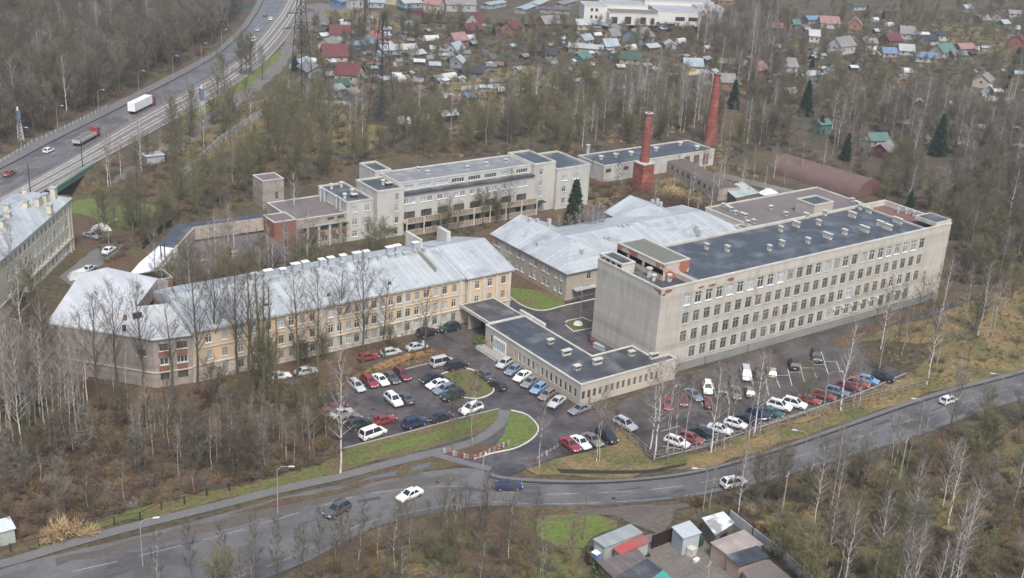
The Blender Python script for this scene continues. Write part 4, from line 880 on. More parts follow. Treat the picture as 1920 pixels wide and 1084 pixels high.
for a in [
(523,704,-5,'sedan','white','white saloon under the trees farthest from the arch'),
(574,695,-3,'sedan','silver','silver saloon under the trees beside the white saloon'),
(690,668,-5,'hatch','red','dark red hatchback parked before the yellow building'),
(733,659,-3,'hatch','silver','silver hatchback beside the dark red hatchback before the yellow building'),
(781,649,-2,'sedan','silver','silver saloon at the tip of the leafy bank'),
(801,623,0,'suv','black','black estate close to the yellow wall behind a thin tree'),
(843,614,178,'suv','darkgreen','dark green off-roader next to the covered archway')]:
    car(*a,FB)
for a in [
(946,680,203,'hatch','silver','silver hatchback nearest the entrance steps'),
(963,692,203,'sedan','steel','dark blue-grey saloon second from the entrance steps'),
(979,704,203,'sedan','white','white saloon third from the entrance steps'),
(994,715,203,'sedan','grey','grey saloon between white and light blue cars by the wall'),
(1010,727,203,'hatch','lightblue','light blue hatchback by the entrance building wall'),
(1026,739,203,'hatch','bronze','beige-brown hatchback next to the light blue hatchback'),
(1044,752,203,'sedan','silver','silver saloon at the corner end of the wall row')]:
    car(*a,FE)
car(1087,766,186,'sedan','grey','dusty grey old car at the outer corner of the entrance building',FE)
G2='cars parked by the yard gate'
for a in [(1069,832,-92,'sedan','red','red saloon parked beside the road barrier'),
(1089,828,-92,'sedan','white','white saloon between the red saloon and a brown car by the gate'),
(1111,823,-92,'sedan','bronze','dark brownish saloon between white and black cars by the gate'),
(1138,817,-92,'suv','black','black off-roader at the end of the gate row'),
(1173,795,-84,'suv','silver','silver-white off-roader alone between two fences')]: car(*a,G2)
G3='cars in the upper rows of the fenced car park'
for a in [(1252,755,-128,'sedan','red','bright red saloon at the start of the upper car park row'),
(1282,749,-131,'hatch','maroon','dull maroon hatchback behind a birch in the upper car park row'),
(1300,739,-100,'sedan','steel','pale blue-grey saloon slanting beside the white crossover'),
(1327,727,-131,'suv','white','white crossover in the upper car park row'),
(1329,753,49,'wagon','maroon','dark maroon estate with silver roof rails behind the white crossover'),
(1353,726,-131,'suv','darkgrey','dark grey crossover between white crossover and brown car'),
(1376,716,-131,'hatch','darkgrey','dark hatchback behind the brown saloon'),
(1381,736,-131,'sedan','bronze','brownish grey saloon in the middle of the upper car park row'),
(1406,733,49,'hatch','grey','small grey hatchback beside the painted bays'),
(1399,701,-131,'van','silver','silver people carrier in the upper car park row'),
(1424,699,49,'suv','darkgreen','dark off-roader with spare wheel beside the silver people carrier'),
(1447,697,49,'hatch','beige','beige boxy car beside the dark off-roader'),
(1488,682,49,'suv','black','black off-roader alone among the empty bays'),
(1530,667,-131,'suv','darkgreen','dark green car farthest along the upper car park row')]: car(*a,G3)
G4='cars in the lower row of the fenced car park'
for a in [(1270,827,-70,'wagon','white','white boxy off-roader at the fence corner'),
(1296,820,-66,'wagon','brick','red estate next to the white boxy off-roader'),
(1318,809,-66,'sedan','darkgreen','dark green-black saloon behind the red estate'),
(1350,803,-64,'sedan','white','white saloon, the lower of the white pair by the fence'),
(1380,793,-64,'hatch','white','white crossover beside the white saloon by the fence'),
(1403,784,-63,'sedan','black','dark saloon under the birches by the fence'),
(1422,776,-63,'suv','navy','navy off-roader with roof bars by the fence'),
(1447,772,-63,'sedan','green','teal green saloon below the white estate'),
(1462,760,-63,'suv','white','white estate with sunroof by the fence'),
(1490,756,-63,'suv','white','white crossover between white estate and red saloon'),
(1517,748,-63,'sedan','brick','faded red saloon between white crossover and red estate'),
(1545,740,-63,'wagon','brick','red estate with white roof line by the fence'),
(1570,733,-63,'wagon','steel','blue-grey estate between two red cars'),
(1591,723,-63,'wagon','maroon','dark red estate beside the blue-grey estate'),
(1609,717,-63,'wagon','brick','red hatch next to the light blue car'),
(1628,711,-63,'hatch','lightblue','light blue hatchback near the end of the fence row'),
(1655,706,-60,'suv','black','black off-roader at the far end of the fence row')]: car(*a,G4)
GR='cars driving on the lower road'
for a in [(632,955,198,'suv','darkgrey','dark grey off-roader driving down the road past the bare trees','a'),
(768,926,190,'sedan','white','white saloon driving on the road below the water-filled ditch','b'),
(953,909,-28,'sedan','navy','dark blue saloon driving past the yard entrance','c'),
(1376,904,-10,'suv','white','white crossover driving on the bend of the road','d'),
(1779,749,0,'hatch','white','white car half hidden by trees on the upper stretch of the road','e')]: car(a[0],a[1],a[2],a[3],a[4],a[5],GR,'moving_car')
GH='cars driving on the highway'
for a in [(91,281,45,'hatch','white','white van-like car on the highway behind the flatbed lorry'),(18,324,45,'sedan','brick','red car lowest on the highway'),(508,35,60,'hatch','white','white car far up the highway'),(497,28,60,'hatch','maroon','red-brown car far up the highway beside the white car'),(476,74,55,'van','white','white van far up the highway by the trees'),(483,55,60,'sedan','silver','silver car far up the highway')]: car(*a,GH,'moving_car')
car(171,441,-60,'sedan','grey','grey car with its bonnet up on the grass behind the apartments',None)
car(166,503,45,'sedan','silver','silver car under branches on the lane behind the apartments',None)
car(204,468,45,'sedan','white','white car partly hidden on the lane beside the tarpaulin building',None)
# lorries
def lorry(px_,py_,rz,kind,label):
    x,y=at(px_,py_,1.2); t=thing('lorry',label,'lorry',(x,y,.1),R(rz)); o3=(0,0,0)
    def pt(n,b,m_,par=t):
        o=bpy.data.objects.new(n,b.mesh(n,m_)); COL.objects.link(o); o.parent=par; return o
    b=MB(); b.box(5.6,7.6,-1.2,1.2,.6,3.3 if kind else 3.0); b.box(5.2,5.6,-1.1,1.1,.6,3.6 if kind else 3.1); pt('cab',b,paint('red'))
    b=MB(); b.box(7.58,7.64,-1.0,1.0,1.9,2.8); b.box(6.3,7.2,-1.22,1.22,1.9,2.7); pt('cab_window',b,m_cglass)
    b=MB()
    if kind: b.box(-8,5.0,-1.25,1.25,1.1,3.9); pt('trailer',b,mat('trailer_white',(.72,.73,.73),(.66,.67,.67),sc=.6,rough=.5)); 
    else: b.box(-6,5.0,-1.25,1.25,1.0,1.9); b.box(-5.8,4.8,-1.0,1.0,1.88,1.95,1); pt('trailer',b,[mat('trailer_grey',(.36,.36,.33),rough=.7),m_gravel])
    b=MB(); b.box(-7.5 if kind else -5.5,5,-1.1,1.1,.7,1.08); pt('chassis',b,m_rust if kind else m_dark)
    wm=MB(); wm.tube((0,-.15,0),(0,.15,0),.5,.5,12); wme=wm.mesh('wheel',m_tyre)
    for xx in ((-6.8,-5.6,-4.4,4.4,6.7) if kind else (-4.8,-3.6,4.2,6.7)):
        for s in (-1,1): obj('wheel',wme,t,(xx,s*1.05,.5))
lorry(267,199,45,1,'red lorry pulling a long white box trailer on the highway'); lorry(160,259,47,0,'red lorry with a low grey flatbed on the highway')
# ------------------------------------------------------------------ lamps and poles
m_pole=mat('lamp_pole',(.30,.29,.27),(.25,.24,.225),rough=.7); m_lampglass=mat('lamp_glass',(.5,.51,.53),rough=.2,fine=0); m_wood=mat('old_wood',(.17,.15,.13),(.12,.10,.085),sc=1,rough=.9)
def lamp(px_,py_,h,arm,label,group,name='street_lamp',arms=1,xy=None):
    x,y=xy if xy else at(px_,py_); t=thing(name,label,'street lamp',(x,y,0),0,group); a=R(arm)
    b=MB(); b.tube((x,y,0),(x,y,h*.92),.1,.065,6); b.build('pole',m_pole,t)
    for k in range(arms):
        ca,sa=cos(a+k*PI),sin(a+k*PI); b=MB(); b.tube((x,y,h*.92),(x+ca*.6,y+sa*.6,h),.06,.05,5); b.tube((x+ca*.6,y+sa*.6,h),(x+ca*1.7,y+sa*1.7,h+.1),.05,.05,5); b.build('arm',m_pole,t)
        b=MB(); e=(x+ca*1.7,y+sa*1.7,h+.08); f_=(x+ca*2.5,y+sa*2.5,h+.12); b.tube(e,f_,.1,.14,6); b.tube(f_,(f_[0]+ca*.12,f_[1]+sa*.12,f_[2]),.14,.05,6); b.build('lamp_head',m_lampglass,t)
HL='street lamps along the highway pavement'
for i,(px_,py_,l) in enumerate([(42,291,'lowest lamp on the highway pavement beside the railing'),(109,247,'lamp on the highway pavement level with the flatbed lorry'),(186,215,'lamp at the upper end of the highway railing'),(261,176,'lamp on the highway pavement just above the box trailer'),(325,146,'lamp on the highway pavement before the dense wood'),(378,120,'thin lamp on the highway pavement near the fork in the trees'),(416,92,'far lamp on the highway pavement below the clearing')]): lamp(px_,py_,8.3,-50,l,HL)
RL='street lamps along the lower road'
for px_,py_,h,a,l,xy in [(521,962,8,-35,'lamp between the footpath and the road by the dense thicket',None),(901,955,8.4,45,'lamp leaning over the yard entrance by the red and white barrier',None),(268,1062,7.5,-20,'round-headed lamp beside the straw-coloured bushes',None),(1318,958,7.5,150,'lamp at the bend of the road above the metal sheds',None),(1501,895,8.5,140,'slim lamp on the road above the yellow bush',None),(1722,815,7,145,'lamp behind the dry verge at the upper road',None),(1868,765,7,145,'lamp nearest the upper end of the road',None)]: lamp(px_,py_,h,a,l,RL)
for px_,py_,a,l in [(1610,596,130,'lamp in front of the long block near its far windows'),(1545,760,-35,'lamp on the car park edge among the red cars'),(1400,855,-30,'lamp between birches at the car park fence'),(1087,605,60,'thin lamp standing in the small flower bed'),(205,470,10,'twin lamp on the lane by the tarpaulin'),(1253,800,30,'thin lamp beside the leaning birches in the car park')]: lamp(px_,py_,7,a,l,'car park and yard lamps')
def pole(px_,py_,h,label,group,mt,cat='pole',cross=True,r=.13,name='utility_pole'):
    x,y=at(px_,py_); t=thing(name,label,cat,(x,y,0),0,group); b=MB(); b.tube((x,y,0),(x,y,h),r,r*.7,6); b.build('post',mt,t)
    if cross: b=MB(); b.box(x-.8,x+.8,y-.06,y+.06,h-.7,h-.58,rz=R(20)); b.build('crossarm',mt,t)
for px_,py_,h,l in [(1093,1012,7.5,'weathered utility pole on the grass beside the red-roofed shed'),(1466,962,7.5,'pale concrete pole beside the muddy lane'),(1686,900,8,'tall pale pole rising from the dark bushes'),(1322,1120,6,'short wooden pole in the garage yard'),(774,180,8,'braced tripod pole in the allotments')]: pole(px_,py_,h,l,'utility poles',m_wood if px_<1200 else m_pole)
for px_,py_,l in [(57,362,'dark catenary pole over the tram line nearest the apartments'),(155,314,'dark catenary pole beside the green bridge'),(246,260,'thin grey catenary pole below the flatbed lorry'),(4,400,'pale catenary pole at the roof edge'),(198,285,'catenary pole between bridge and lorry'),(357,182,'catenary pole level with the box trailer')]: pole(px_,py_,8,l,'catenary poles along the tram line',m_dark if 'dark' in l else m_pole,cat='pole',cross=False,name='catenary_pole')
# blue and white lattice mast
def mast(px_,py_,h,label):
    x,y=at(px_,py_); t=thing('lattice_mast',label,'mast',(x,y,0)); b=MB()
    for s in ((-1,-1),(1,-1),(1,1),(-1,1)): b.tube((x+s[0]*.9,y+s[1]*.9,0),(x+s[0]*.5,y+s[1]*.5,h*.55),.07,.07,4)
    for k in range(5):
        z=h*.55*k/5; z2=z+h*.11; w_=.9-.08*k
        for s in (-1,1): b.tube((x-s*w_,y-.9,z),(x+s*w_,y-.6,z2),.05,.05,4); b.tube((x+w_,y-s*w_,z),(x+w_*.9,y+s*w_,z2),.05,.05,4)
    b.build('lattice',m_white,t)
    b=MB(); b.box(x-.6,x+.6,y-.6,y+.6,h*.55,h*.9); b.build('blue_housing',mat('mast_blue',(.10,.16,.22),rough=.6),t); b=MB(); b.tube((x,y,h*.9),(x,y,h),.3,.25,8); b.build('tip',m_white,t)
mast(380,222,11,'blue-topped white lattice mast beside the tram line'); mast(38,262,10,'blue-topped lattice mast half hidden in the wood above the highway')
# transmission towers
def pylon(px_,py_,H,wb,arms,label):
    x,y=at(px_,py_); t=thing('transmission_tower',label,'pylon',(x,y,0)); b=MB(); rz=R(20)
    def P(dx,dy,z): return (x+dx*cos(rz)-dy*sin(rz),y+dx*sin(rz)+dy*cos(rz),z)
    Z=[0,H*.14,H*.28,H*.4,H*.5,H*.58,H*.66,H*.74,H*.82,H*.9,H]; Wf=lambda z: wb*(1-z/H)**1.0*.9+.55
    for i in range(len(Z)-1):
        a,c=Z[i],Z[i+1]; wa,wc=Wf(a),Wf(c); Cn=((-1,-1),(1,-1),(1,1),(-1,1))
        for k in range(4):
            s,s2=Cn[k],Cn[(k+1)%4]; b.tube(P(s[0]*wa,s[1]*wa,a),P(s[0]*wc,s[1]*wc,c),.13,.13,4)
            b.tube(P(s[0]*wa,s[1]*wa,a),P(s2[0]*wc,s2[1]*wc,c),.065,.065,3); b.tube(P(s2[0]*wa,s2[1]*wa,a),P(s[0]*wc,s[1]*wc,c),.065,.065,3); b.tube(P(s[0]*wc,s[1]*wc,c),P(s2[0]*wc,s2[1]*wc,c),.065,.065,3)
    b.build('lattice_body',m_dark,t)
    for z,l in arms:
        b=MB(); w_=Wf(z)
        for s in (-1,1):
            for q in (-1,1): b.tube(P(s*w_,q*w_,z),P(s*l,0,z+.3),.1,.07,4); b.tube(P(s*w_,q*w_,z+1.6),P(s*l,0,z+.3),.08,.06,4)
            for k in range(1,4): u=w_+(l-w_)*k/4; b.tube(P(s*u,0,z),P(s*u,0,z+1.6*(1-k/4)),.05,.05,3)
            b.tube(P(s*l,0,z+.3),P(s*l,0,z-1.2),.08,.1,4)
        b.build('crossarm',m_dark,t)
pylon(566,190,42,2.9,((31,6.5),(26,8.5)),'tallest dark lattice pylon beside the railside track'); pylon(715,236,37,3.2,((22,8.5),(31,4.0)),'dark lattice pylon in front of the allotment houses'); pylon(684,72,30,2.0,((12,5),(19,4)),'far lattice pylon above the red-roofed houses'); 
# ------------------------------------------------------------------ fences, walls and barriers
def fence(name,px,h,mt,label,cat='fence',panel=True,gap=3,pt=None,site=False,th=.12,rails=0,group=None,z0=0):
    p=px if site else A_(px); t=thing(name,label,cat,(p[0][0],p[0][1],0),0,group); b=MB()
    for i in range(len(p)-1):
        if panel: b.bar((*p[i],h+z0),(*p[i+1],h+z0),th,h)
        for r_ in range(rails): b.bar((*p[i],h*(1-.38*r_)+z0),(*p[i+1],h*(1-.38*r_)+z0),.06,.06)
    if b.n: b.build('panel' if panel else 'rail',mt,t)
    k=0
    for i in range(len(p)-1):
        L=math.hypot(p[i+1][0]-p[i][0],p[i+1][1]-p[i][1]); n=max(1,int(L/gap))
        for j in range(n):
            if k>=95: break
            x=p[i][0]+(p[i+1][0]-p[i][0])*j/n; y=p[i][1]+(p[i+1][1]-p[i][1])*j/n; b=MB(); b.box(x-.09,x+.09,y-.09,y+.09,z0,h+.1+z0); b.build('post',pt or mt,t); k+=1
    return t
m_cf=mat('concrete_fence',(.42,.43,.44),(.32,.33,.33),sc=.5,rough=.85); m_ciron=mat('iron_fence',(.28,.25,.22),(.2,.17,.15),rough=.8)
fence('concrete_fence',[(343,333),(372,308),(415,268),(455,240),(492,216)],2.3,m_cf,'broken pale concrete fence running up from the trees to the track')
fence('concrete_fence',[(522,196),(535,176),(545,160)],2.3,m_cf,'short pale concrete fence beside the tallest pylon')
fence('iron_fence',[(1225,864),(1330,840),(1440,806),(1580,762),(1735,722)],1.7,m_ciron,'rusty rail fence between the car park and the dry verge',panel=False,rails=3,gap=2.4)
fence('iron_fence',[(1105,760),(1150,795),(1180,825),(1225,864)],1.6,m_ciron,'rail fence from the building corner to the road fence corner',panel=False,rails=3,gap=2.2)
fence('highway_railing',[(-60,345),(10,302),(60,270),(130,238),(205,200)],1.1,m_galv,'grey railing on the outer edge of the highway pavement',panel=False,rails=2,gap=2.5)
fence('tram_barrier',[(-60,398),(0,368),(147,287),(240,228),(330,180),(425,125),(480,75)],1.0,mat('barrier_green',(.17,.19,.16),(.13,.14,.13),sc=.4),'low grey-green barrier between the highway and the tram tracks',panel=False,rails=2,gap=4,th=.1)
fence('yard_fence',[(0,885-70),(40,820),(120,790),(200,770)],1.2,m_dark,'dark low fence inside the thicket below the leaf litter',panel=False,rails=2,gap=3)
fence('roadside_fence',[(20,1035),(73,1024),(120,1010),(167,998),(214,984),(263,975),(303,956),(346,946),(388,930),(430,921),(470,905),(520,897),(548,887)],1.3,m_dark,'thin wire fence on short dark posts along the thicket edge',panel=False,rails=1,gap=5)
m_rw=mat('red_white_stripes',(.27,.07,.06),rough=.7,band=(0,1.1,8.0,.5,(.42,.41,.39)))
fence('striped_barrier',[(832,850),(888,864)],.85,m_rw,'red and white striped rail barrier on the leafy verge by the footpath',panel=False,rails=3,gap=1.6); fence('striped_barrier',[(888,864),(957,833)],.85,m_rw,'red and white striped rail barrier along the drive kerb',panel=False,rails=3,gap=1.6)
fence('striped_barrier',[(1003,868),(1046,842)],.9,m_rw,'red and white road barrier beside the red saloon',panel=False,rails=2,gap=3)
fence('dark_fence',[(268,468),(310,430),(322,425)],1.8,m_dark,'dark fence beside the strip of bright back lawn')
fence('garden_wall',[(1340,330),(1400,345),(1470,362),(1520,372)],1.5,m_conc,'low concrete wall between the hangar and the annex')
for a in [([(1104,42),(1140,50),(1172,58)],'white corrugated fence in front of the industrial hall',(.5,.52,.53)),([(1010,62),(1055,55)],'green fence beside the brown wooden house',(.04,.09,.08)),([(800,112),(845,106)],'grey-blue garden fence below the small white house',(.3,.34,.37)),([(905,100),(950,124)],'long grey-blue fence running to the dark vegetable beds',(.3,.34,.37)),([(590,196),(660,200)],'pale and blue board fence behind the tree band',(.4,.42,.44)),([(745,18),(772,27)],'black fence below the beige warehouse',(.04,.03,.03)),([(772,24),(800,30)],'dark red metal fence beside the pink-roofed house',(.2,.03,.05)),([(385,18),(420,22),(475,12)],'dark green fence at the top of the wood',(.05,.12,.11)),([(1720,215),(1760,225)],'pale fence by the dark evergreen',(.4,.41,.4)),([(865,170),(950,165)],'low picket fence in the overgrown gardens',(.3,.3,.28)),([(1780,235),(1850,243)],'pale fence between bare gardens near the edge of the wood',(.4,.41,.4))]:
    fence('garden_fence',a[0],1.8,mat('fence_%d'%int(a[2][0]*999),a[2],rough=.8),a[1],gap=5)
# ------------------------------------------------------------------ garages and yard things in front
def shed(px,z,mt_w,mt_r,label,name='shed',thick=.12,lean=0,door=None):
    p=ccw([at(*q,z) for q in px]); c=(sum(q[0] for q in p)/len(p),sum(q[1] for q in p)/len(p)); t=thing(name,label,'shed',(*c,0))
    b=MB(); n=len(p); ins=offset(p,-.2); b.prism(ins,0,z-.02); b.build('wall',mt_w,t)
    b=MB(); b.prism(p,z,z+thick,bottom=True); b.build('roof',mt_r,t)
    if door is not None:
        a,c2=ins[door],ins[(door+1)%n]; d=Vector((c2[0]-a[0],c2[1]-a[1])); L=d.length; d/=L; m_=(a[0]+d.x*L*.5,a[1]+d.y*L*.5); nn=Vector((d.y,-d.x)); b=MB(); b.bar((m_[0]-d.x*.9+nn.x*.03,m_[1]-d.y*.9+nn.y*.03,2.0),(m_[0]+d.x*.9+nn.x*.03,m_[1]+d.y*.9+nn.y*.03,2.0),.08,1.95); b.build('door',m_dark,t)
    return t
m_shedg=mat('pale_green_board',(.33,.36,.33),rough=.8); m_fib=mat('fibre_cement_roof',(.27,.30,.30),(.21,.235,.24),sc=.5,rough=.8,fine=.1,band=(0,.5,.8,.2)); m_redr=mat('red_sheet_roof',(.40,.05,.05),(.22,.12,.11),sc=.22,rough=.5)
shed([(1111,1012),(1182,983),(1206,1000),(1134,1028)],2.7,m_shedg,m_fib,'long pale green shed with grey corrugated roof on the grass edge',door=0)
shed([(1149,1029),(1204,1003),(1219,1017),(1163,1041)],2.3,m_shedg,m_redr,'lean-to with faded red sheet roof against the pale green shed')
shed([(1120,1055),(1195,1030),(1213,1048),(1150,1085)],2.3,m_wood,mat('brown_sheet_roof',(.16,.13,.125),(.11,.09,.09),sc=.5,rough=.7,band=(0,1.0,.6,.1)),'weathered plank shed with brown sheet roof below the red lean-to')
shed([(1150,1085),(1213,1048),(1243,1070),(1180,1115)],2.3,m_wood,m_tar,'shed with black bitumen roof beside the brown-roofed shed')
shed([(1180,1118),(1243,1070),(1262,1088),(1215,1140)],2.3,m_wood,mat('teal_roof',(.05,.28,.23),rough=.6),'shed with teal roof at the bottom edge')
shed([(1259,989),(1293,977),(1316,1000),(1281,1011)],3.0,m_galv,mat('zinc_roof',(.42,.46,.48),(.36,.40,.42),sc=.5,rough=.4),'tall galvanised metal box garage',door=1)
shed([(1316,972),(1356,960),(1378,981),(1341,1005)],2.8,m_wood,mat('patched_roof',(.55,.58,.60),(.27,.26,.25),sc=.25,ct=.55,sharp=.02,rough=.5),'brown shed with patched white and grey sheet roof',door=0)
shed([(1331,1018),(1395,994),(1432,1022),(1372,1048)],2.5,mat('pink_block',(.36,.27,.22),(.3,.23,.19),sc=.6,rough=.9),mat('mottled_roof',(.36,.33,.30),(.22,.19,.17),sc=.5,rough=.8,band=(0,1.3,.7,.1)),'long pinkish block garage with mottled sheet roof')
shed([(1361,1042),(1420,1024),(1442,1046),(1386,1064)],2.7,mat('pink_block',(.3,.3,.3)),m_tar,'garage with curled black roofing felt beside the mottled roof')
shed([(1390,1072),(1442,1050),(1490,1090),(1440,1130)],2.4,mat('pink_block',(.3,.3,.3)),m_tarb,'long garage with brown roof at the bottom edge')
fence('metal_gate',[(1222,1029),(1258,1015)],2.3,mat('black_sheet',(.025,.012,.012),rough=.6),'black sheet metal fence between the red lean-to and the galvanised garage',gap=4)
fence('yard_fence',[(1097,1052),(1122,1078),(1135,1095)],1.8,mat('brown_sheet',(.07,.045,.04),rough=.7),'dark brown sheet fence below the pale green shed',gap=4)
fence('corrugated_fence',[(1366,975),(1410,1010),(1450,1040),(1520,1100)],1.9,m_cf,'long pale corrugated fence on dark posts behind the garages',pt=m_dark,gap=5)
def small_box(px_,py_,sx,sy,h,mt,name,label,cat,lid=None):
    x,y=at(px_,py_); t=thing(name,label,cat,(x,y,0)); b=MB(); b.box(x-sx/2,x+sx/2,y-sy/2,y+sy/2,0,h,rz=R(10)); b.build('body',mt,t); b=MB(); b.box(x-sx/2-.06,x+sx/2+.06,y-sy/2-.06,y+sy/2+.06,h,h+.08,rz=R(10)); b.build('lid',lid or mt,t); return t
small_box(1118,1050,1.3,1.0,1.3,mat('blue_white',(.12,.2,.45)),'storage_box','blue box with white lid beside the pale green shed','box',m_white)
small_box(1296,1041,1.1,1.0,1.2,m_coping,'old_fridge','cream old refrigerator lying in the garage yard','refrigerator')
small_box(1310,1022,1.0,1.0,1.1,mat('dark_green_bin',(.02,.06,.05)),'rubbish_bin','dark green rubbish bin beside the galvanised garage','bin')
small_box(1305,1053,.9,.5,.4,m_white,'wash_basin','white basin lying beside the old refrigerator','basin')
x,y=at(1214,1042); t=thing('car_tyre','old black tyre lying by the black fence','tyre',(x,y,0)); b=MB(); b.ring([(x+.42*cos(k*PI/6),y+.42*sin(k*PI/6)) for k in range(12)],0,-.2,0,.22); b.build('tread',m_tyre,t)
# entrance things
for px_,py_,l in ((912,645,'round white flower pot at the upper corner of the entrance step'),(944,667,'round white flower pot at the lower corner of the entrance step')):
    x,y=at(px_,py_); t=thing('flower_pot',l,'flower pot',(x,y,0)); b=MB(); b.tube((x,y,0),(x,y,.55),.25,.62,12); b.build('bowl',m_white,t); b=MB(); b.tube((x,y,.5),(x,y,.57),.52,.5,12); b.build('soil',m_mud,t)
x,y=at(1084,608); t=thing('planter','round white planter in the middle of the small flower bed','planter',(x,y,0)); b=MB(); b.tube((x,y,0),(x,y,.5),1.1,.8,12); b.tube((x,y,.5),(x,y,.62),.8,.3,12); b.build('bowl',m_white,t)
for px_,py_,l,c in ((1111,634,'upper red plastic skip against the blank gable','brick'),(1116,646,'red cart handle end beside the blank gable','red')):
    small_box(px_,py_,1.6,1.2,1.0,paint(c),'rubbish_container',l,'container')
small_box(1125,654,1.3,2.8,.9,m_galv,'hand_trailer','grey open trailer standing behind the red containers','trailer')
small_box(793,654,.3,.3,1.6,m_white,'bollard_sign','short white post at the tip of the leafy bank','post')
x,y=at(288,303); t=thing('ruined_hut','small grey ruined hut in the dry field by the tram line','hut',(x,y,0)); b=MB(); b.box(x-2.5,x+2.5,y-2,y+2,0,2.2); b.build('wall',m_galv,t); b=MB(); b.box(x-3,x+2.7,y-2.3,y+2.3,2.2,2.35); b.build('roof',m_cf,t)
for px_,py_,l in ((189,432,'white tarpaulin-covered heap on the grass behind the apartments'),(147,520,'whitish covered car under the branches at the lane end')):
    x,y=at(px_,py_); t=thing('covered_vehicle',l,'covered car',(x,y,0)); b=MB()
    V=[(x+dx*2.3,y+dy*1.3,.05) for dx,dy in ((-1,-1),(1,-1.1),(1.1,.9),(-.9,1))]+[(x+dx*1.5,y+dy*.8,1.5+.3*dx*dy) for dx,dy in ((-1,-1),(1,-1),(1,1),(-1,1))]
    b.add(V,[(0,1,5,4),(1,2,6,5),(2,3,7,6),(3,0,4,7),(4,5,6,7)]); b.build('cover',mat('tarp_white',(.55,.55,.53),(.42,.42,.4),sc=.8),t)
x,y=at(58,592); t=thing('brick_stack','short round orange brick stack with a white cap in the wood beside the grey wing','stack',(x,y,0)); b=MB(); b.tube((x,y,0),(x,y,5.5),1,1,10); b.build('shaft',mat('orange_brick',(.3,.15,.1)),t); b=MB(); b.tube((x,y,5.5),(x,y,6.2),1.05,.5,10); b.build('cap',m_white,t)
x,y=at(8,1012); t=thing('small_trailer_roof','pale flat-roofed cabin at the edge of the thicket','cabin',(x,y,0)); t.name='cabin'; b=MB(); b.box(x-5,x+1.2,y-1.5,y+1.5,0,2.3); b.build('wall',m_shedg,t); b=MB(); b.box(x-5.2,x+1.4,y-1.7,y+1.7,2.3,2.45); b.build('roof',mat('pale_roof',(.5,.55,.58)),t)
# metal canopy ruin near the annex
sh=[(1355,352),(1392,341),(1425,362),(1380,372)]; shed(sh,2.6,m_wood,mat('pale_green_sheet',(.38,.44,.40),(.26,.30,.28),sc=.5),'open shed with pale green sheet roof behind the annex')
x,y=at(1440,362); t=thing('tarp_heap','white tarpaulin over a heap beside the pale green shed roof','tarpaulin',(x,y,0)); b=MB(); b.add([(x-3,y-1.5,.05),(x+3,y-1.5,.05),(x+3,y+1.5,.05),(x-3,y+1.5,.05),(x-.5,y,1.6),(x+1,y+.2,1.2)],[(0,1,5,4),(1,2,5),(2,3,4,5),(3,0,4)]); b.build('sheet',mat('white_sheet',(.7,.7,.7)),t)
# ------------------------------------------------------------------ allotment houses
HC_={'white':(.46,.46,.44),'cream':(.52,.45,.31),'grey':(.28,.28,.27),'brown':(.20,.12,.07),'yellow':(.5,.42,.16),'bluegrey':(.24,.29,.32),'orange':(.34,.18,.09),'darkred':(.15,.04,.045),'red':(.33,.10,.08),'pink':(.33,.17,.165),'greyb':(.24,.225,.22),'green':(.05,.11,.08),'teal':(.09,.20,.175),'blue':(.13,.22,.36),'lblue':(.30,.38,.43),'dark':(.05,.052,.06),'lgrey':(.38,.40,.41),'beige':(.40,.35,.28),'purple':(.14,.10,.12),'greyg':(.16,.19,.17),'whiter':(.54,.55,.55)}
HC_={k:tuple((c*.8+sum(v)/3*.2)*.88 for c in v) for k,v in HC_.items()}
def hm(k,s): return mat(s+'_'+k,HC_[k],tuple(c*.7 for c in HC_[k]),sc=.4,rough=.8,fine=.1,band=(2,.35,.85,.2) if s=='boards' else None)
def house(px_,py_,L,Wd,he,hr_,rz,wc,rc_,label,name='allotment_house',nw=2):
    rz+=((px_*7+py_*13)%9-3)*9
    x,y=at(px_,py_); t=thing(name,label,'house' if he>2.2 else 'shed',(x,y,0),R(rz),'allotment houses and sheds' )
    def pt(n,b,m_,par=t):
        o=bpy.data.objects.new(n,b.mesh(n,m_)); COL.objects.link(o); o.parent=par; return o
    a,c=L/2,Wd/2; b=MB(); b.prism(rect(-a,a,-c,c),0,he); b.add([(-a,-c,he),(-a,c,he),(-a,0,he+hr_),(a,-c,he),(a,c,he),(a,0,he+hr_)],[(0,2,1),(3,4,5)]); pt('wall',b,hm(wc,'wall'))
    o_=.45; k=hr_/c; b=MB(); V=[(-a-o_,-c-o_,he-o_*k),(a+o_,-c-o_,he-o_*k),(a+o_,0,he+hr_+.06),(-a-o_,0,he+hr_+.06),(-a-o_,c+o_,he-o_*k),(a+o_,c+o_,he-o_*k)]; b.add(V+[(p,q,r_-.16) for p,q,r_ in V],[(0,1,2,3),(3,2,5,4),(6,9,8,7),(9,10,11,8),(0,6,7,1),(4,5,11,10),(0,3,9,6),(3,4,10,9),(1,7,8,2),(2,8,11,5)]); pt('roof',b,hm(rc_,'sheet'))
    for i in range(nw):
        w_=MB(); u=-a+L*(i+.5)/nw; w_.box(u-.5,u+.5,-c-.04,-c+.02,he*.5-.5,he*.5+.5); pt('window',w_,m_glass)
    if nw: w_=MB(); w_.box(-a-.04,-a+.02,-.5,.5,he*.55,he*.55+1.1); pt('window',w_,m_glass); w_=MB(); w_.box(a-.02,a+.04,-.5,.5,he*.55,he*.55+1.1); pt('window',w_,m_glass)
    if he>2.8 and nw>1: d_=MB(); d_.box(L*.1,L*.1+.4,.3,.7,he+hr_*.5,he+hr_+.7); pt('chimney',d_,m_brickgrey)
    return t
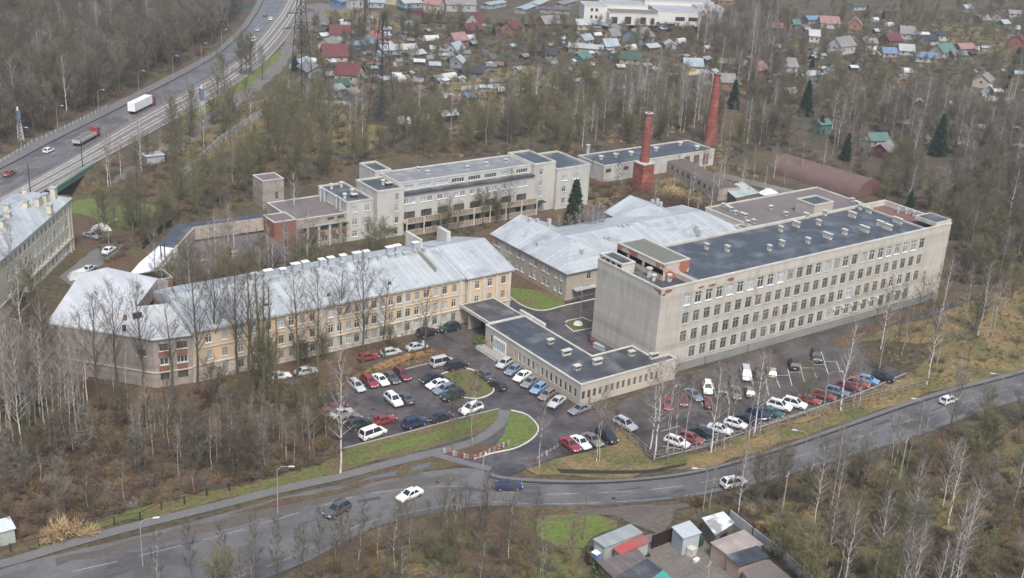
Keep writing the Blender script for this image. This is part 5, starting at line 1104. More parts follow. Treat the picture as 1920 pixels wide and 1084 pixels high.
for a in [
(813,24,9,7,5,3,-25,'cream','pink','two-storey cream house with pink roof beside the dark red fence'),
(893,48,9,7,3,3.6,-15,'white','darkred','white gabled house with dark red roof under the pale warehouse'),
(884,63,10,6,2.5,2.6,-10,'brown','darkred','low dark red-roofed house below the white gabled one'),
(960,62,9,7,3.2,2.6,30,'orange','darkred','brown timber house with dark red roof near the green fence'),
(857,84,8,6,2.8,2.8,-35,'pink','pink','pale cottage with pink roof'),
(853,102,7,5.5,3,2.4,-10,'white','lblue','small white cottage with blue-grey roof'),
(637,74,9,7,3.3,3.2,-20,'white','darkred','white house with dark red roof and green porch'),
(703,80,8,6,2.6,2.8,20,'white','red','orange-red roofed cottage behind the pylon'),
(617,90,8,6,2.4,2.2,-15,'cream','greyb','grey-brown roofed hut above the big red roof'),
(627,114,10,8,3,4,-22,'cream','darkred','large cream house with deep dark red roof'),
(655,152,9,8,3.5,3.5,-24,'cream','darkred','cream house with curved pale gable and dark red roof by the pylon'),
(630,170,9,5,2.6,1.8,-15,'greyg','green','long grey-green roofed annex below the cream house'),
(627,180,6,5,3,1.2,-10,'lgrey','bluegrey','pale grey box house behind the board fence'),
(658,187,5,4,3,1.4,-20,'blue','greyb','blue hut with grey roof beside the board fence'),
(745,101,16,6,2.6,1.6,-8,'white','lgrey','long white low house with grey roof behind the second pylon'),
(775,110,10,5,2.4,1.2,-12,'greyg','lgrey','grey-green low outbuilding beside the long white house'),
(690,88,9,5,2.2,1.2,-20,'blue','blue','row of bright blue sheds above the cream house'),
(660,92,6,4,2.2,1.2,10,'blue','blue','blue tarpaulin-covered shed under the orange-red roof'),
(858,125,7,5,2.6,2,0,'bluegrey','lgrey','pale teal cottage in the bare garden'),
(886,144,8,6,2.6,2.2,-15,'greyg','dark','dark-roofed cottage among bushes'),
(586,142,11,8,3,2,40,'bluegrey','greyb','grey barn beside the tallest pylon'),
(565,128,8,6,2.6,1.6,30,'lgrey','lblue','pale shed row above the grey barn'),
(838,224,6,4,2.2,1.2,0,'dark','lgrey','dark hut with one white roof slope in the tree band'),
(802,201,5,4,2.4,1,-30,'teal','dark','small teal hut in the dark scrub'),
(876,189,4,4,1.8,1.4,20,'lgrey','blue','tiny blue-roofed hut by the tree band'),
(1028,56,10,8,4,3,-10,'orange','greyb','large brown timber house with grey roof and balcony'),
(1090,55,7,6,3,2.2,-5,'cream','lgrey','small cream house below the white fence'),
(1196,80,12,10,3.6,3.4,-25,'bluegrey','greyb','large blue-grey house with grey-brown roof below the industrial hall'),
(1148,76,6,5,3,2.8,-20,'yellow','greyb','small yellow house beside the large blue-grey one'),
(1096,84,7,5,3,2,-20,'white','lblue','white cottage with light blue roof and red side shed'),
(1141,97,7,6,3.4,2.6,-25,'white','lblue','white cottage with blue-grey steep roof beside the polytunnel'),
(1098,99,15,6,2.8,1.2,-15,'beige','lgrey','long beige low house with white roof edge'),
(1012,104,6,5,2.6,2.2,-35,'dark','dark','small dark-roofed hut, first of a pair by the teal shed'),
(1034,110,5,4,2.6,2,-30,'bluegrey','dark','small blue hut with dark roof next to the teal shed'),
(1090,117,8,6,2.6,2,-15,'teal','teal','garden shed covered in teal sheeting'),
(1181,118,9,6,2.6,2.4,-15,'beige','green','cottage with dark green roof and white gable'),
(1220,96,7,5,2.4,1.2,-15,'brown','lgrey','glazed lean-to hut with grey roof'),
(1256,90,7,5,2.2,1.4,10,'lgrey','lgrey','pale grey-roofed shed by the yellow polytunnel'),
(1297,134,8,6,3.2,2.6,-30,'yellow','lblue','pale yellow house with light blue roof'),
(1322,120,4,4,2.6,.8,-10,'green','lgrey','dark green cabin with pale roof edge'),
(1372,126,12,7,2.2,1.6,-30,'beige','beige','long hut with brown sheet roof'),
(1416,140,8,7,3,2.6,-10,'orange','pink','orange house with faded red roof behind birches'),
(1353,166,9,7,3.6,2.6,-10,'orange','greyb','brown house with grey-brown roof behind the taller chimney'),
(1292,166,9,6,2.4,2.8,-30,'brown','dark','dark-roofed cottage with pale gable behind birches'),
(1552,52,10,8,3.2,3,-25,'white','pink','white house with raspberry pink roof'),
(1602,56,8,7,3.4,3,-5,'orange','pink','orange-walled house with pink hipped roof'),
(1465,62,10,7,3,2,-35,'teal','red','green-walled house with red roof'),
(1524,78,5,5,3.6,2.4,-10,'white','white','narrow white cottage with pointed gable'),
(1576,99,12,8,4.2,3.6,-30,'whiter','greyb','big bright white house with grey roof'),
(1669,84,9,7,3,2.8,-15,'brown','darkred','brown timber house with dark red roof'),
(1700,72,8,8,3.2,3.2,-35,'white','greyb','white house with grey gambrel roof'),
(1766,106,11,8,3.2,3.2,-25,'cream','teal','large house with broad teal roof'),
(1733,115,10,6,2.6,1.8,-15,'white','blue','house with bright blue roof below the teal one'),
(1664,106,7,5,2.4,2,-25,'white','blue','white hut with small blue roof'),
(1697,102,7,6,2.6,2.4,-30,'white','lgrey','white gabled cottage left of the blue roof'.replace('left of','beside')),
(1472,134,8,7,3,3,-30,'white','greyb','white gabled house with grey-brown roof beside the conifer'),
(1518,148,9,5,2.4,1.2,-10,'grey','lgrey','cluster hut with grey corrugated roof beside the white gabled house'),
(1530,171,5,4,2,1.2,-10,'beige','blue','tiny hut with blue tarpaulin roof'),
(1842,162,9,7,3.4,2.2,-5,'cream','greyb','lone cream house with grey-brown roof'),
(1905,90,9,7,4.5,2.4,0,'red','darkred','red-brown two-storey house at the picture edge'),
(1840,44,8,6,2.6,2.4,-30,'brown','greyb','brown cabin with white gable on a raised deck'),
(1868,38,8,6,2.6,2.4,0,'grey','purple','purple-grey roofed house among bare trees'),
(1692,200,9,7,3.4,2.4,-5,'dark','dark','dark-roofed house glimpsed between birch trunks'),
(1538,250,5,5,4,1,-5,'teal','teal','small teal tower-like shed'),
(1641,272,7,5,2.6,1.8,-10,'cream','teal','cottage with teal and brown roof at the wood edge'),
(1656,292,8,6,2.8,2,-20,'darkred','greyb','hut with mottled grey roof above the annex'),
(1806,98,8,6,2.6,2,-10,'pink','pink','faded pink-roofed cottage beside the teal roof'),
(1794,110,8,5,2.4,1.6,-5,'greyg','greyg','grey-green shed below the faded pink cottage'),
(1605,18,9,6,2.6,1,-5,'white','green','white hut with green roof behind conifers'),
(1520,43,8,6,2.4,1.6,-10,'bluegrey','blue','blue-roofed hut behind the raspberry roof'),
(1490,52,4,4,2.6,2,10,'teal','teal','small pointed teal hut'),
(1450,180,8,6,2.6,2.2,-20,'brown','greyb','brown cottage half hidden by the conifer'),
(1357,8,8,6,3,3,-10,'orange','orange','orange-brown house at the top beside the industrial hall'),
(1440,8,8,6,2.6,2.2,-10,'orange','pink','small orange house by the bare wood'),
(1810,22,7,5,2.6,1.8,-15,'white','lgrey','white hut on the far bare slope'),
(1880,50,6,5,2.4,1.6,-10,'teal','lgrey','pale teal hut near the edge'),
(1900,32,7,5,2.6,1.6,-10,'white','greyb','white hut behind the red-brown house'),
(1628,88,7,5,2.6,1.8,-20,'beige','greyb','greyish cottage beside the brown timber house'),
(1640,108,4,3,1.8,1,-20,'white','lgrey','small white hut by the round tanks'),
(1740,82,7,6,2.6,2,-30,'bluegrey','dark','blue-grey pointed roof cottage before the teal roof'),
(1728,72,6,4,2.6,.8,0,'grey','whiter','shed with bright flat roof above the blue-grey cottage'),
(1765,75,6,5,3,1.6,-5,'white','dark','white hut behind the teal roof'),
(660,14,9,8,5,1.5,-5,'white','lgrey','white two-storey shop box at the top'),
(637,14,7,7,3.5,1,-5,'blue','blue','blue kiosk building at the top'),
(705,13,8,7,3,1.4,-10,'lgrey','lblue','pale blue-grey shed row at the top'),
(742,6,14,8,5,1,-5,'cream','beige','beige warehouse at the top edge'),
(768,14,11,7,3,1.4,-15,'lblue','lgrey','grey-roofed lock-up beside the pink-roofed house'),
(860,19,16,11,4,3.5,-20,'lgrey','greyb','big grey-roofed pale hall at the top'),
(1010,12,22,6,2.6,.6,-8,'grey','lgrey','long row of lock-ups behind the timber house'),(985,22,18,6,2.6,.6,-10,'grey','lblue','second long row of lock-ups'),(1060,12,20,6,2.6,.6,-8,'grey','greyb','brownish row of lock-ups before the industrial hall'),(925,14,16,6,2.6,.6,-6,'lgrey','lblue','pale row of lock-ups beside the big hall'),(1040,25,16,6,2.6,.6,-10,'grey','purple','dark row of lock-ups above the timber house')]:
    house(*a)
# low lean-tos and sheds
rs=random.Random(77)
def greenhouse(px_,py_,L,rz,label,c='whiter'):
    x,y=at(px_,py_); t=thing('polytunnel',label,'polytunnel',(x,y,0),R(rz),'polytunnels in the allotments'); b=MB(); n=7; vs=[(s*L/2,1.6*cos(PI*k/n),2.2*sin(PI*k/n)) for s in (-1,1) for k in range(n+1)]
    b.add(vs,[(k,n+1+k,n+2+k,k+1) for k in range(n)]+[tuple(range(n+1)),tuple(range(n+1,2*n+2))[::-1]]); o=bpy.data.objects.new('cover',b.mesh('cover',mat('film_'+c,HC_[c],tuple(v*.8 for v in HC_[c]),sc=.7,rough=.4))); COL.objects.link(o); o.parent=t
for a in [(808,75,7,-5,'translucent polytunnel beside the pink-roofed cottage'),(737,146,7,-35,'white polytunnel by the second pylon'),(755,151,5,-5,'short white polytunnel beside the longer one'),(840,147,7,10,'white polytunnel near the dark-roofed cottage'),(580,118,6,-35,'white polytunnel beside the grey barn'),(880,74,5,0,'small white polytunnel below the dark red low roof'),(757,230,5,-40,'white polytunnel in the scrub below the pylon'),(793,224,5,-50,'pale polytunnel next to the dark hut'),(1182,92,6,10,'cream polytunnel above the green-roofed cottage'),(1275,80,6,10,'cream polytunnel near the brown sheds'),(1295,144,7,-15,'yellow polytunnel beside the pale yellow house'),(1477,174,7,-10,'white polytunnel in front of the big conifer'),(1632,95,5,-10,'white round-topped polytunnel by the big white house'),(1700,136,5,-15,'grey polytunnel between birches'),(1904,55,6,0,'pale green polytunnel near the red-brown house'),(1858,190,5,-50,'tilted white polytunnel in the far gardens'),(1640,40,4,-5,'tiny white polytunnel beside the conifers'),(1667,49,5,0,'bright white polytunnel in the middle gardens')]:
    greenhouse(*a,c='yellow' if a[4][:6]=='yellow' else 'whiter')
gl_=[('lgrey','small pale grey garden hut'),('teal','small teal garden hut'),('brown','small brown garden hut'),('whiter','small white garden hut'),('dark','small dark garden hut'),('bluegrey','small blue-grey garden hut')]
for i in range(210):
    px_=rs.choice([rs.uniform(600,960),rs.uniform(960,1440),rs.uniform(1440,1920)]); py_=rs.uniform(40,165 if px_<840 else 205) if px_<1000 else rs.uniform(45,285 if px_>1560 else 175)
    c,l=rs.choice(gl_); h_=rs.uniform(1.2,2.1)
    if any(pip(px_,py_,q) for q in ([(520,-20),(640,-20),(560,60),(480,130),(540,215),(400,300)],)): continue
    house(px_,py_,rs.uniform(2.5,4.5),rs.uniform(2,3.2),h_,rs.uniform(.3,1),rs.uniform(-40,20),c,rs.choice(['lgrey','white','dark','lblue','greyb','whiter','greyg','brown','grey']),l+' among the allotment gardens','garden_shed',0)['group']='small garden huts'
# ------------------------------------------------------------------ industrial hall
def hall(x,y,rz,parts,label):
    t=thing('industrial_hall',label,'industrial building',(x,y,0),R(rz))
    for i,(x0,x1,y0,y1,h,rc_,ws) in enumerate(parts):
        b=MB(); b.prism(rect(x0,x1,y0,y1),0,h-.1*i*.1); 
        for u,z,w_,h2 in ws: b.box(x0+u-w_/2,x0+u+w_/2,y0-.05,y0+.02,z-h2/2,z+h2/2,1)
        o=bpy.data.objects.new('wing',b.mesh('wing',[mat('hall_white',(.56,.55,.51),(.48,.47,.44),sc=.1,rough=.9),m_dark])); COL.objects.link(o); o.parent=t
        b=MB(); b.ring(rect(x0,x1,y0,y1),.1,-.5,h-.1,h+.25); b.poly(rect(x0+.4,x1-.4,y0+.4,y1-.4),h+.03,1); o=bpy.data.objects.new('roof',b.mesh('roof',[m_coping,rc_])); COL.objects.link(o); o.parent=t
hx,hy=at(1094,40)
gr_=mat('pale_grey_roof',(.30,.32,.34),(.24,.255,.27),sc=.1,rough=.7)
hall(hx,hy,-28,[(0,12,0,14,8,gr_,[(4,6,1.2,1.6),(6.5,6,1.2,1.6),(4,2.4,1.2,1.6),(6.5,2.4,1.2,1.6)]),(12,38,-6,10,5.5,m_tarb,[(3,2,3,3.4),(10,2.2,3.4,3.8),(18,2.2,3,3.6),(23,2.2,2,3)]),(38,62,-4,18,7,gr_,[(12,3.5,5,2),(19,3.5,5,2),(-3,2,2,2)]),(12,36,10,26,7.5,gr_,[]),(36,74,18,34,9,gr_,[]),(62,76,6,18,8.2,gr_,[(3,6,1.2,1.6),(6,6,1.2,1.6),(9,6,1.2,1.6),(3,2.6,1.2,1.6),(6,2.6,1.2,1.6),(9,2.6,1.2,1.6)])],'large white industrial hall of joined flat-roofed blocks at the top')
# ------------------------------------------------------------------ trees
def bark(name,c1,c2,sc,ct,sh): return mat(name,c1,c2,sc=sc,ct=ct,sharp=sh,rough=.95,fine=.15,rnd=.15)
m_birch=bark('birch_bark',(.56,.54,.50),(.10,.09,.08),1.3,.60,.05); m_birchg=bark('pale_bark',(.42,.40,.35),(.14,.13,.10),1.2,.55,.1)
m_darkb=bark('dark_bark',(.095,.08,.058),(.12,.11,.07),.9,.5,.15); m_olive=bark('mossy_bark',(.12,.11,.06),(.08,.07,.045),.8,.5,.15)
def twm(name,c,rnd=.28): return mat(name,c,tuple(v*.75 for v in c),sc=.35,rough=.95,fine=.15,fsc=1.5,rnd=rnd)
T_birch=twm('birch_twigs',(.20,.17,.145)); T_brown=twm('brown_twigs',(.125,.105,.078)); T_grey=twm('grey_twigs',(.185,.17,.145)); T_olive=twm('olive_twigs',(.16,.15,.08)); T_red=twm('reddish_twigs',(.14,.085,.062)); T_straw=twm('straw_stems',(.42,.31,.17)); T_dry=twm('dry_leaves',(.22,.15,.06)); T_green=twm('green_leaves',(.10,.15,.035))
m_needle=mat('needles',(.014,.036,.02),(.03,.06,.028),sc=.6,rough=.9,fine=.3,rnd=.15)
def rvec(r): 
    while True:
        v=Vector((r.uniform(-1,1),r.uniform(-1,1),r.uniform(-1,1)))
        if .05<v.length<1: return v.normalized()
def tri_twig(b,p,d,l,w_,r):
    s=d.cross(rvec(r))
    if s.length<.05: return
    s.normalize(); q=p+d*l
    b.add([tuple(p-s*w_/2),tuple(p+s*w_/2),tuple(q)],[(0,1,2)])
def gen_tree(seed,H,r0,cb,spread,nl,up,ntw,tl,tw,droop=0,narrow=1.0,stems=1,lean=0,rnd_=0):
    """returns (wood MB, twig MB): tapered trunk, limbs, sub-branches, fine twigs"""
    r=random.Random(seed); W=MB(); T=MB()
    for st in range(stems):
        az=r.uniform(0,6.28); off=Vector((0,0,0)) if st==0 else Vector((cos(az),sin(az),0))*r.uniform(.3,.9)
        ln_=Vector((cos(az),sin(az),0))*(lean+ (.10 if stems>1 else 0)); hs=H*(1 if st==0 else r.uniform(.7,.95)); n=8; pts=[off.copy()]
        wob=Vector((r.uniform(-1,1),r.uniform(-1,1),0))*.02*hs
        for i in range(1,n+1):
            t=i/n; pts.append(off+Vector((0,0,hs*t))+ln_*hs*t*t+wob*sin(t*5)+Vector((r.uniform(-1,1),r.uniform(-1,1),0))*.006*hs)
        rad=[r0*(1-.93*(i/n)**.9) for i in range(n+1)]
        for i in range(n): W.tube(pts[i],pts[i+1],rad[i],rad[i+1],6 if i<3 else 5,0,False)
        ga=r.uniform(0,6.28)
        for j in range(nl):
            t=cb+(0.97-cb)*(j+.5*r.random())/nl; k=t*n; i=min(n-1,int(k)); p=pts[i].lerp(pts[i+1],k-i); rr=rad[i]*(1-(k-i))+rad[i+1]*(k-i)
            ga+=2.4+r.uniform(-.5,.5); u=(t-cb)/(1-cb)
            L=spread*(((1-u)**.75*.85+.22)*(1 if u>.12 else .75)*(1-rnd_)+rnd_*(.38+.72*sin(PI*min(1,.22+.72*u))))*r.uniform(.75,1.2)*narrow
            el=R(up+r.uniform(-10,14)+u*18); d=Vector((cos(ga)*cos(el),sin(ga)*cos(el),sin(el)))
            q=p; m_=4; lp=[p]
            for s in range(m_):
                d=(d+rvec(r)*.16+Vector((0,0,.07-droop*.12))).normalized(); q=q+d*L/m_; lp.append(q)
            lr=max(.03,rr*.45)
            for s in range(m_): W.tube(lp[s],lp[s+1],lr*(1-s/m_*.8),lr*(1-(s+1)/m_*.8),4 if s<2 else 3,0,False)
            ns=max(3,int(L*1.3))
            subs=[(lp,L)]
            for s in range(ns):
                f=.25+.7*(s+r.random())/ns; kk=f*m_; ii=min(m_-1,int(kk)); bp_=lp[ii].lerp(lp[ii+1],kk-ii)
                base=(lp[ii+1]-lp[ii]).normalized(); sd_=(base*.75+rvec(r)*.75+Vector((0,0,.28-droop*.5))).normalized(); sl_=L*.42*(1-f*.45)*r.uniform(.7,1.2)
                mid=bp_+sd_*sl_*.5; sd2=(sd_+rvec(r)*.25+Vector((0,0,.1-droop*.5))).normalized(); en=mid+sd2*sl_*.5
                rr2=max(.014,lr*.35); T.tube(bp_,mid,rr2,rr2*.7,3,0,False); T.tube(mid,en,rr2*.7,rr2*.3,3,0,False); subs.append(([bp_,mid,en],sl_))
            for lp_,l_ in subs:
                k3=int(ntw*l_/(spread*.6)); mm=len(lp_)-1
                for _ in range(max(2,k3)):
                    f=.3+.7*r.random()**.8; kk=f*mm; ii=min(mm-1,int(kk)); bp_=lp_[ii].lerp(lp_[ii+1],kk-ii)
                    dd_=((lp_[ii+1]-lp_[ii]).normalized()*.55+rvec(r)*.75+Vector((0,0,.25-droop))).normalized(); tri_twig(T,bp_,dd_,tl*r.uniform(.5,1.3),tw,r)
    return W,T
def gen_spruce(seed,H,rb):
    r=random.Random(seed); W=MB(); T=MB(); W.tube((0,0,0),(0,0,H),.2,.03,6)
    n=int(H*3.2)
    for i in range(n):
        t=(i+.5)/n; z=H*(.06+.93*t); L=rb*(1-t)**.85*r.uniform(.75,1.15)+.25; m_=9 if t<.6 else 6
        for j in range(m_):
            a=2*PI*(j+r.random())/m_; d=Vector((cos(a),sin(a),-.25)); 
            for s in range(5):
                f=.25+.75*s/5; p=Vector((0,0,z))+d*L*f; 
                for q in range(3):
                    v=(d*.5+rvec(r)*.8+Vector((0,0,-.2))).normalized(); tri_twig(T,p,v,.75*r.uniform(.6,1.2),.34,r)
    return W,T
def gen_bush(seed,H,rad_,n,tl,tw,up=.7):
    r=random.Random(seed); W=MB(); T=MB()
    for i in range(n):
        a=r.uniform(0,6.28); q=r.random()**.5*rad_; b0=Vector((cos(a)*q*.45,sin(a)*q*.45,0)); d=(Vector((cos(a)*q/rad_*.8,sin(a)*q/rad_*.8,up))+rvec(r)*.2).normalized(); L=H*r.uniform(.6,1.05)
        p=b0; m_=3
        for s in range(m_):
            e=p+d*L/m_; T.tube(p,e,.03*(1-s*.28),.03*(1-(s+1)*.28),3,0,False)
            for k in range(5):
                pp=p.lerp(e,r.random()); v=(d*.6+rvec(r)*.8+Vector((0,0,.2))).normalized(); tri_twig(T,pp,v,tl*r.uniform(.5,1.2),tw,r)
            d=(d+rvec(r)*.2).normalized(); p=e
    return W,T
# kind -> list of (wood mesh, twig mesh, nominal height, joined mesh)
VAR={}
def variant(kind,wt,mw,mtw,H):
    W,T=wt; a=W.mesh('trunk',mw) if W.n else None; c=T.mesh('crown',mtw)
    J=MB(); J.add(W.v,W.f,0); J.add(T.v,T.f,1)
    VAR.setdefault(kind,[]).append((a,c,H,(J,mw,mtw)))
for s in range(4): variant('birch',gen_tree(10+s,19,.17,.28,4.0,28,46,14,1.1,.036,droop=.3,narrow=.9+.1*s,rnd_=.5),m_birch,T_birch,19)
for s in range(3): variant('birch',gen_tree(20+s,18,.12,.42,2.9,20,50,12,1.0,.036,droop=.2,rnd_=.5),m_birchg,T_birch,18)
for s in range(4): variant('dark',gen_tree(30+s,20,.27,.28,5.0,28,46,12,.95,.04,narrow=.95+.12*s,rnd_=.7),m_darkb,T_brown,20)
for s in range(3): variant('vase',gen_tree(40+s,16,.24,.18,5.2,26,44,16,1.0,.055,stems=1+s%2,rnd_=.9),m_olive,T_olive,16)
for s in range(4): variant('wood',gen_tree(50+s,15,.14,.22,4.3,24,42,17,1.1,.06,stems=1+s%2,rnd_=.85),m_darkb,[T_grey,T_brown,T_grey,T_brown][s],15)
for s in range(3): variant('olive',gen_tree(60+s,11,.12,.12,4.2,22,44,18,1.0,.06,stems=2,rnd_=.9),m_olive,T_olive,11)
for s in range(3): variant('thin',gen_tree(70+s,13,.075,.3,2.3,18,48,14,.85,.042,rnd_=.6),[m_darkb,m_birchg,m_darkb][s],T_brown,13)
variant('poplar',gen_tree(80,18,.30,.12,2.9,34,68,11,1.0,.04),m_olive,T_olive,18)
for s in range(2): variant('spruce',gen_spruce(90+s,14,3.4),m_darkb,m_needle,14)
for s in range(3): variant('bush',gen_bush(100+s,3.0,1.9,34,.8,.05),m_darkb,[T_brown,T_olive,T_grey][s],3)
variant('redbush',gen_bush(110,3.0,2.2,44,.8,.055),m_darkb,T_red,3)
variant('straw',gen_bush(111,1.9,1.9,60,.7,.07,up=.6),m_darkb,T_straw,1.9)
variant('leafy',gen_bush(112,2.4,1.8,36,.35,.2),m_darkb,T_dry,2.4); variant('greenbush',gen_bush(113,2.0,1.6,36,.3,.22),m_darkb,T_green,2.0)
PLACED=[]   # kind, variant, x, y, height, rot, label, group
rt_=random.Random(3)
def put(kind,px_,py_,h,label=None,group=None,v=None,site=None):
    x,y=site if site else at(px_,py_); n=len(VAR[kind])
    if h>100:
        ty=h-1000; h=1.0
        while proj(x,y,h)[1]>ty and h<40: h+=.2
    PLACED.append([kind,rt_.randrange(n) if v is None else v%n,x,y,h,rt_.uniform(0,6.28),label,group,px_,py_])
KN={'birch':'birch_tree','dark':'bare_tree','vase':'spreading_tree','wood':'slender_tree','olive':'willow_tree','thin':'sapling','poplar':'poplar_tree','spruce':'spruce_tree','bush':'shrub','redbush':'reddish_shrub','straw':'straw_shrub','leafy':'leafy_shrub','greenbush':'green_shrub'}
KC={'birch':'birch tree','spruce':'spruce tree','bush':'shrub','redbush':'shrub','straw':'shrub','leafy':'shrub','greenbush':'shrub','thin':'sapling'}

IND=[('poplar',497,752,1515,'mossy tree in the middle of the clump before the yellow building',0),('poplar',475,760,1560,'lower mossy tree at the outer side of the clump',0),('poplar',520,785,1590,'shorter mossy tree nearest the white saloon',0),('birch',638,887,1655,'tall white birch on the lawn corner beside the white minibus',0),
('dark',92,752,1560,'thick dark leaning tree before the angled grey wall',0),('dark',186,770,1560,'dark-trunked tree before the middle of the blank grey wall',1),('dark',222,742,1540,'dark-trunked tree before the small lit window of the grey wing',2),('dark',268,738,1545,'dark-trunked tree at the corner of the grey wing',3),('dark',321,726,1565,'dark-trunked tree in front of the brick-panelled windows',0),('dark',370,728,1480,'tall dark tree at the seam of the grey wing and the yellow wall',1),('dark',407,704,1475,'dark tree before the first yellow bays',2),('dark',445,702,1500,'dark tree before the yellow building, next to the dense clump',3),('poplar',486,745,1498,'dense mossy poplar in the clump before the yellow building',0),('poplar',508,770,1530,'second mossy poplar standing a little lower in the clump',0),('dark',470,735,1490,'dark tree rising out of the mossy clump',2),('dark',556,712,1508,'dark tree whose trunk passes the windows above the white saloon',0),('dark',597,700,1510,'slim dark tree above the silver saloon',1),('dark',640,655,1505,'forked dark tree close to the yellow facade',2),('dark',680,682,1500,'tree beside the dark red hatchback',3),('dark',722,672,1525,'wide bare tree beside the silver hatchback',0),('thin',760,664,7,'small bare tree between the two silver cars',0),('dark',797,662,1545,'slim tree at the tip of the leafy bank',1),
('thin',849,846,14,'slim pale birch by the footpath near the black saloon',0),('thin',886,838,15,'slim pale birch by the footpath near the white off-roader',1),('birch',1011,878,13,'white birch on the verge beside the road barrier',5),('birch',1118,866,13,'slender birch, one of a close pair below the gate row',4),('birch',1124,864,14,'slender birch, the other of the close pair below the gate row',6),
('birch',1226,862,19,'tall birch at the very corner of the car park fence',0),('birch',1219,842,17,'tall birch with low side branches inside the fence corner',1),('birch',1249,850,18,'leaning-looking birch beside the white boxy off-roader',4),('birch',1262,850,13,'slim birch just behind the white boxy off-roader',5),('birch',1283,852,15,'slim birch before the red estate at the fence',6),('birch',1333,848,16,'birch before the white saloon at the fence',2),('birch',1340,846,13,'thin birch close beside another at the fence',5),('birch',1357,842,15,'birch before the white crossover at the fence',4),('birch',1368,838,14,'birch beyond the white crossover by the fence',6),('birch',1412,820,17,'tall birch before the dark cars by the fence',3),('birch',1424,816,15,'second tall birch before the dark cars by the fence',5),('birch',1404,822,13,'thin birch at the fence below the teal saloon',4),('birch',1576,770,19,'tall white birch crossing the blue-grey estate',1),('birch',1610,762,12,'thin pale birch by the red cars at the fence',4),('birch',1600,765,11,'slender birch close behind the fence near the maroon estate',5),('vase',1512,765,9,'small spreading bare tree before the painted bays',0),('birch',1737,722,18,'tall birch in the dry grass at the end of the fence',0),('birch',1755,690,14,'birch behind the tall one in the dry grass',4),('birch',1648,700,13,'pale birch above the black off-roader',5),('birch',1690,668,12,'pale birch in the scrub beside the long block',6),('birch',1833,628,17,'white birch on the golden slope',1),('birch',1850,640,14,'slanting birch on the golden slope by the gravel path',5),
('spruce',1073,452,1337,'narrow spruce in the courtyard behind the metal roofs',0),('spruce',1374,204,11,'dark spruce beside the taller chimney',1),('spruce',1509,218,13.5,'big dark spruce by the white polytunnel',0),('spruce',1757,292,1213,'largest dark green evergreen in the gardens',1),('spruce',1705,388,5,'small spruce behind the end of the long block',0),('spruce',553,132,6,'small dark evergreen by the grey barn',1),('spruce',1625,32,7,'dark conifer beside the green-roofed hut',0),('spruce',1655,38,6,'second dark conifer beside the green-roofed hut',1),('spruce',1522,130,6,'dark green conifer by the white gabled house',0),('spruce',925,68,5,'round dark evergreen beside the dark red roofs',0),('spruce',1585,300,9,'dark evergreen above the rusty hangar',0),('spruce',1538,252,7,'dark evergreen beside the teal shed',1),('spruce',822,38,5,'small dark evergreen below the pink-roofed house',0),('spruce',1905,120,8,'dark evergreen near the red-brown house',0),
('birch',552,440,16,'large spreading birch in front of the columned annex',0),('birch',455,160,0,None,0)]
for k,a,c,h,l,v in IND:
    if l: put(k,a,c,h,l,'trees and saplings' if False else None,v)
put('greenbush',900,645,2.0,'bright green bush beside the flower pot at the entrance'); put('greenbush',1130,1083,2.6,'yellow-green bush below the brown-roofed shed'); put('leafy',1630,905,2.4,'yellow-leaved bush on the dark bank by the pale pole'); put('straw',120,1003,2.6,'big straw-coloured bush by the thin wire fence'); put('straw',100,1012,2.0,'lower straw-coloured bush by the small cabin'); put('straw',168,1002,1.6,'small straw-coloured bush next to the big one')
put('redbush',1230,388,4.2,'wide reddish-brown thicket in front of the ruined outbuilding'); put('straw',1262,368,3.0,'round golden bush behind the reddish thicket'); put('straw',1245,372,3.0,'second round golden bush behind the reddish thicket')
EXC=[[(-400,420),(0,290),(120,228),(400,98),(500,-20),(640,-60),(560,60),(480,135),(300,250),(128,345),(-100,470)],
 [(-300,1200),(0,1040),(640,885),(780,860),(880,860),(1000,860),(1250,860),(1500,800),(1740,735),(2000,650),(2000,760),(1780,805),(1500,895),(1290,945),(950,965),(700,1000),(420,1130),(100,1300)],
 [(133,372),(300,372),(290,410),(200,430),(133,420)]]
S_EX=[rect(145.5,237,150,173),rect(127,151,149,192),rect(70,142.5,190.5,215),[(50,208),(64,191.5),(73,190),(77,216),(66,226),(61,225)],rect(110,133,244,263),rect(131,206,243,266),rect(155,215,190,222),rect(221,269,257,273),rect(209,258,172,211),[(80,231),(113,231),(119,258),(92,260),(70,232)],[A0,(73.4,269.8),(65,280),(30,240)],rect(274,300,214,262),rect(122,132,277,287)]
HOUSES=[(o.location.x,o.location.y) for o in scene.objects if o.get('category') in ('house',)]
CLEAR=[(1757,296,26,85),(1509,218,24,60),(1374,204,18,60),(1705,388,12,30),(1585,300,12,40),(500,372,26,50),(1641,272,22,60),(1540,250,14,50),(1842,162,26,60),(715,236,26,30),(566,190,22,40),(380,222,10,50)]+[(u,v,16,48) for u,v in ((350,325),(372,308),(395,288),(415,268),(440,250),(465,232),(488,216))]
def blocked(x,y,px_,py_):
    for a,b_,w_,d_ in CLEAR:
        if abs(px_-a)<w_ and b_-4<py_<b_+d_: return True
    for q in S_EX:
        if pip(x,y,q): return True
    for q in EXC:
        if pip(px_,py_,q): return True
    return any(abs(x-a)<5 and abs(y-c)<5 for a,c in HOUSES)
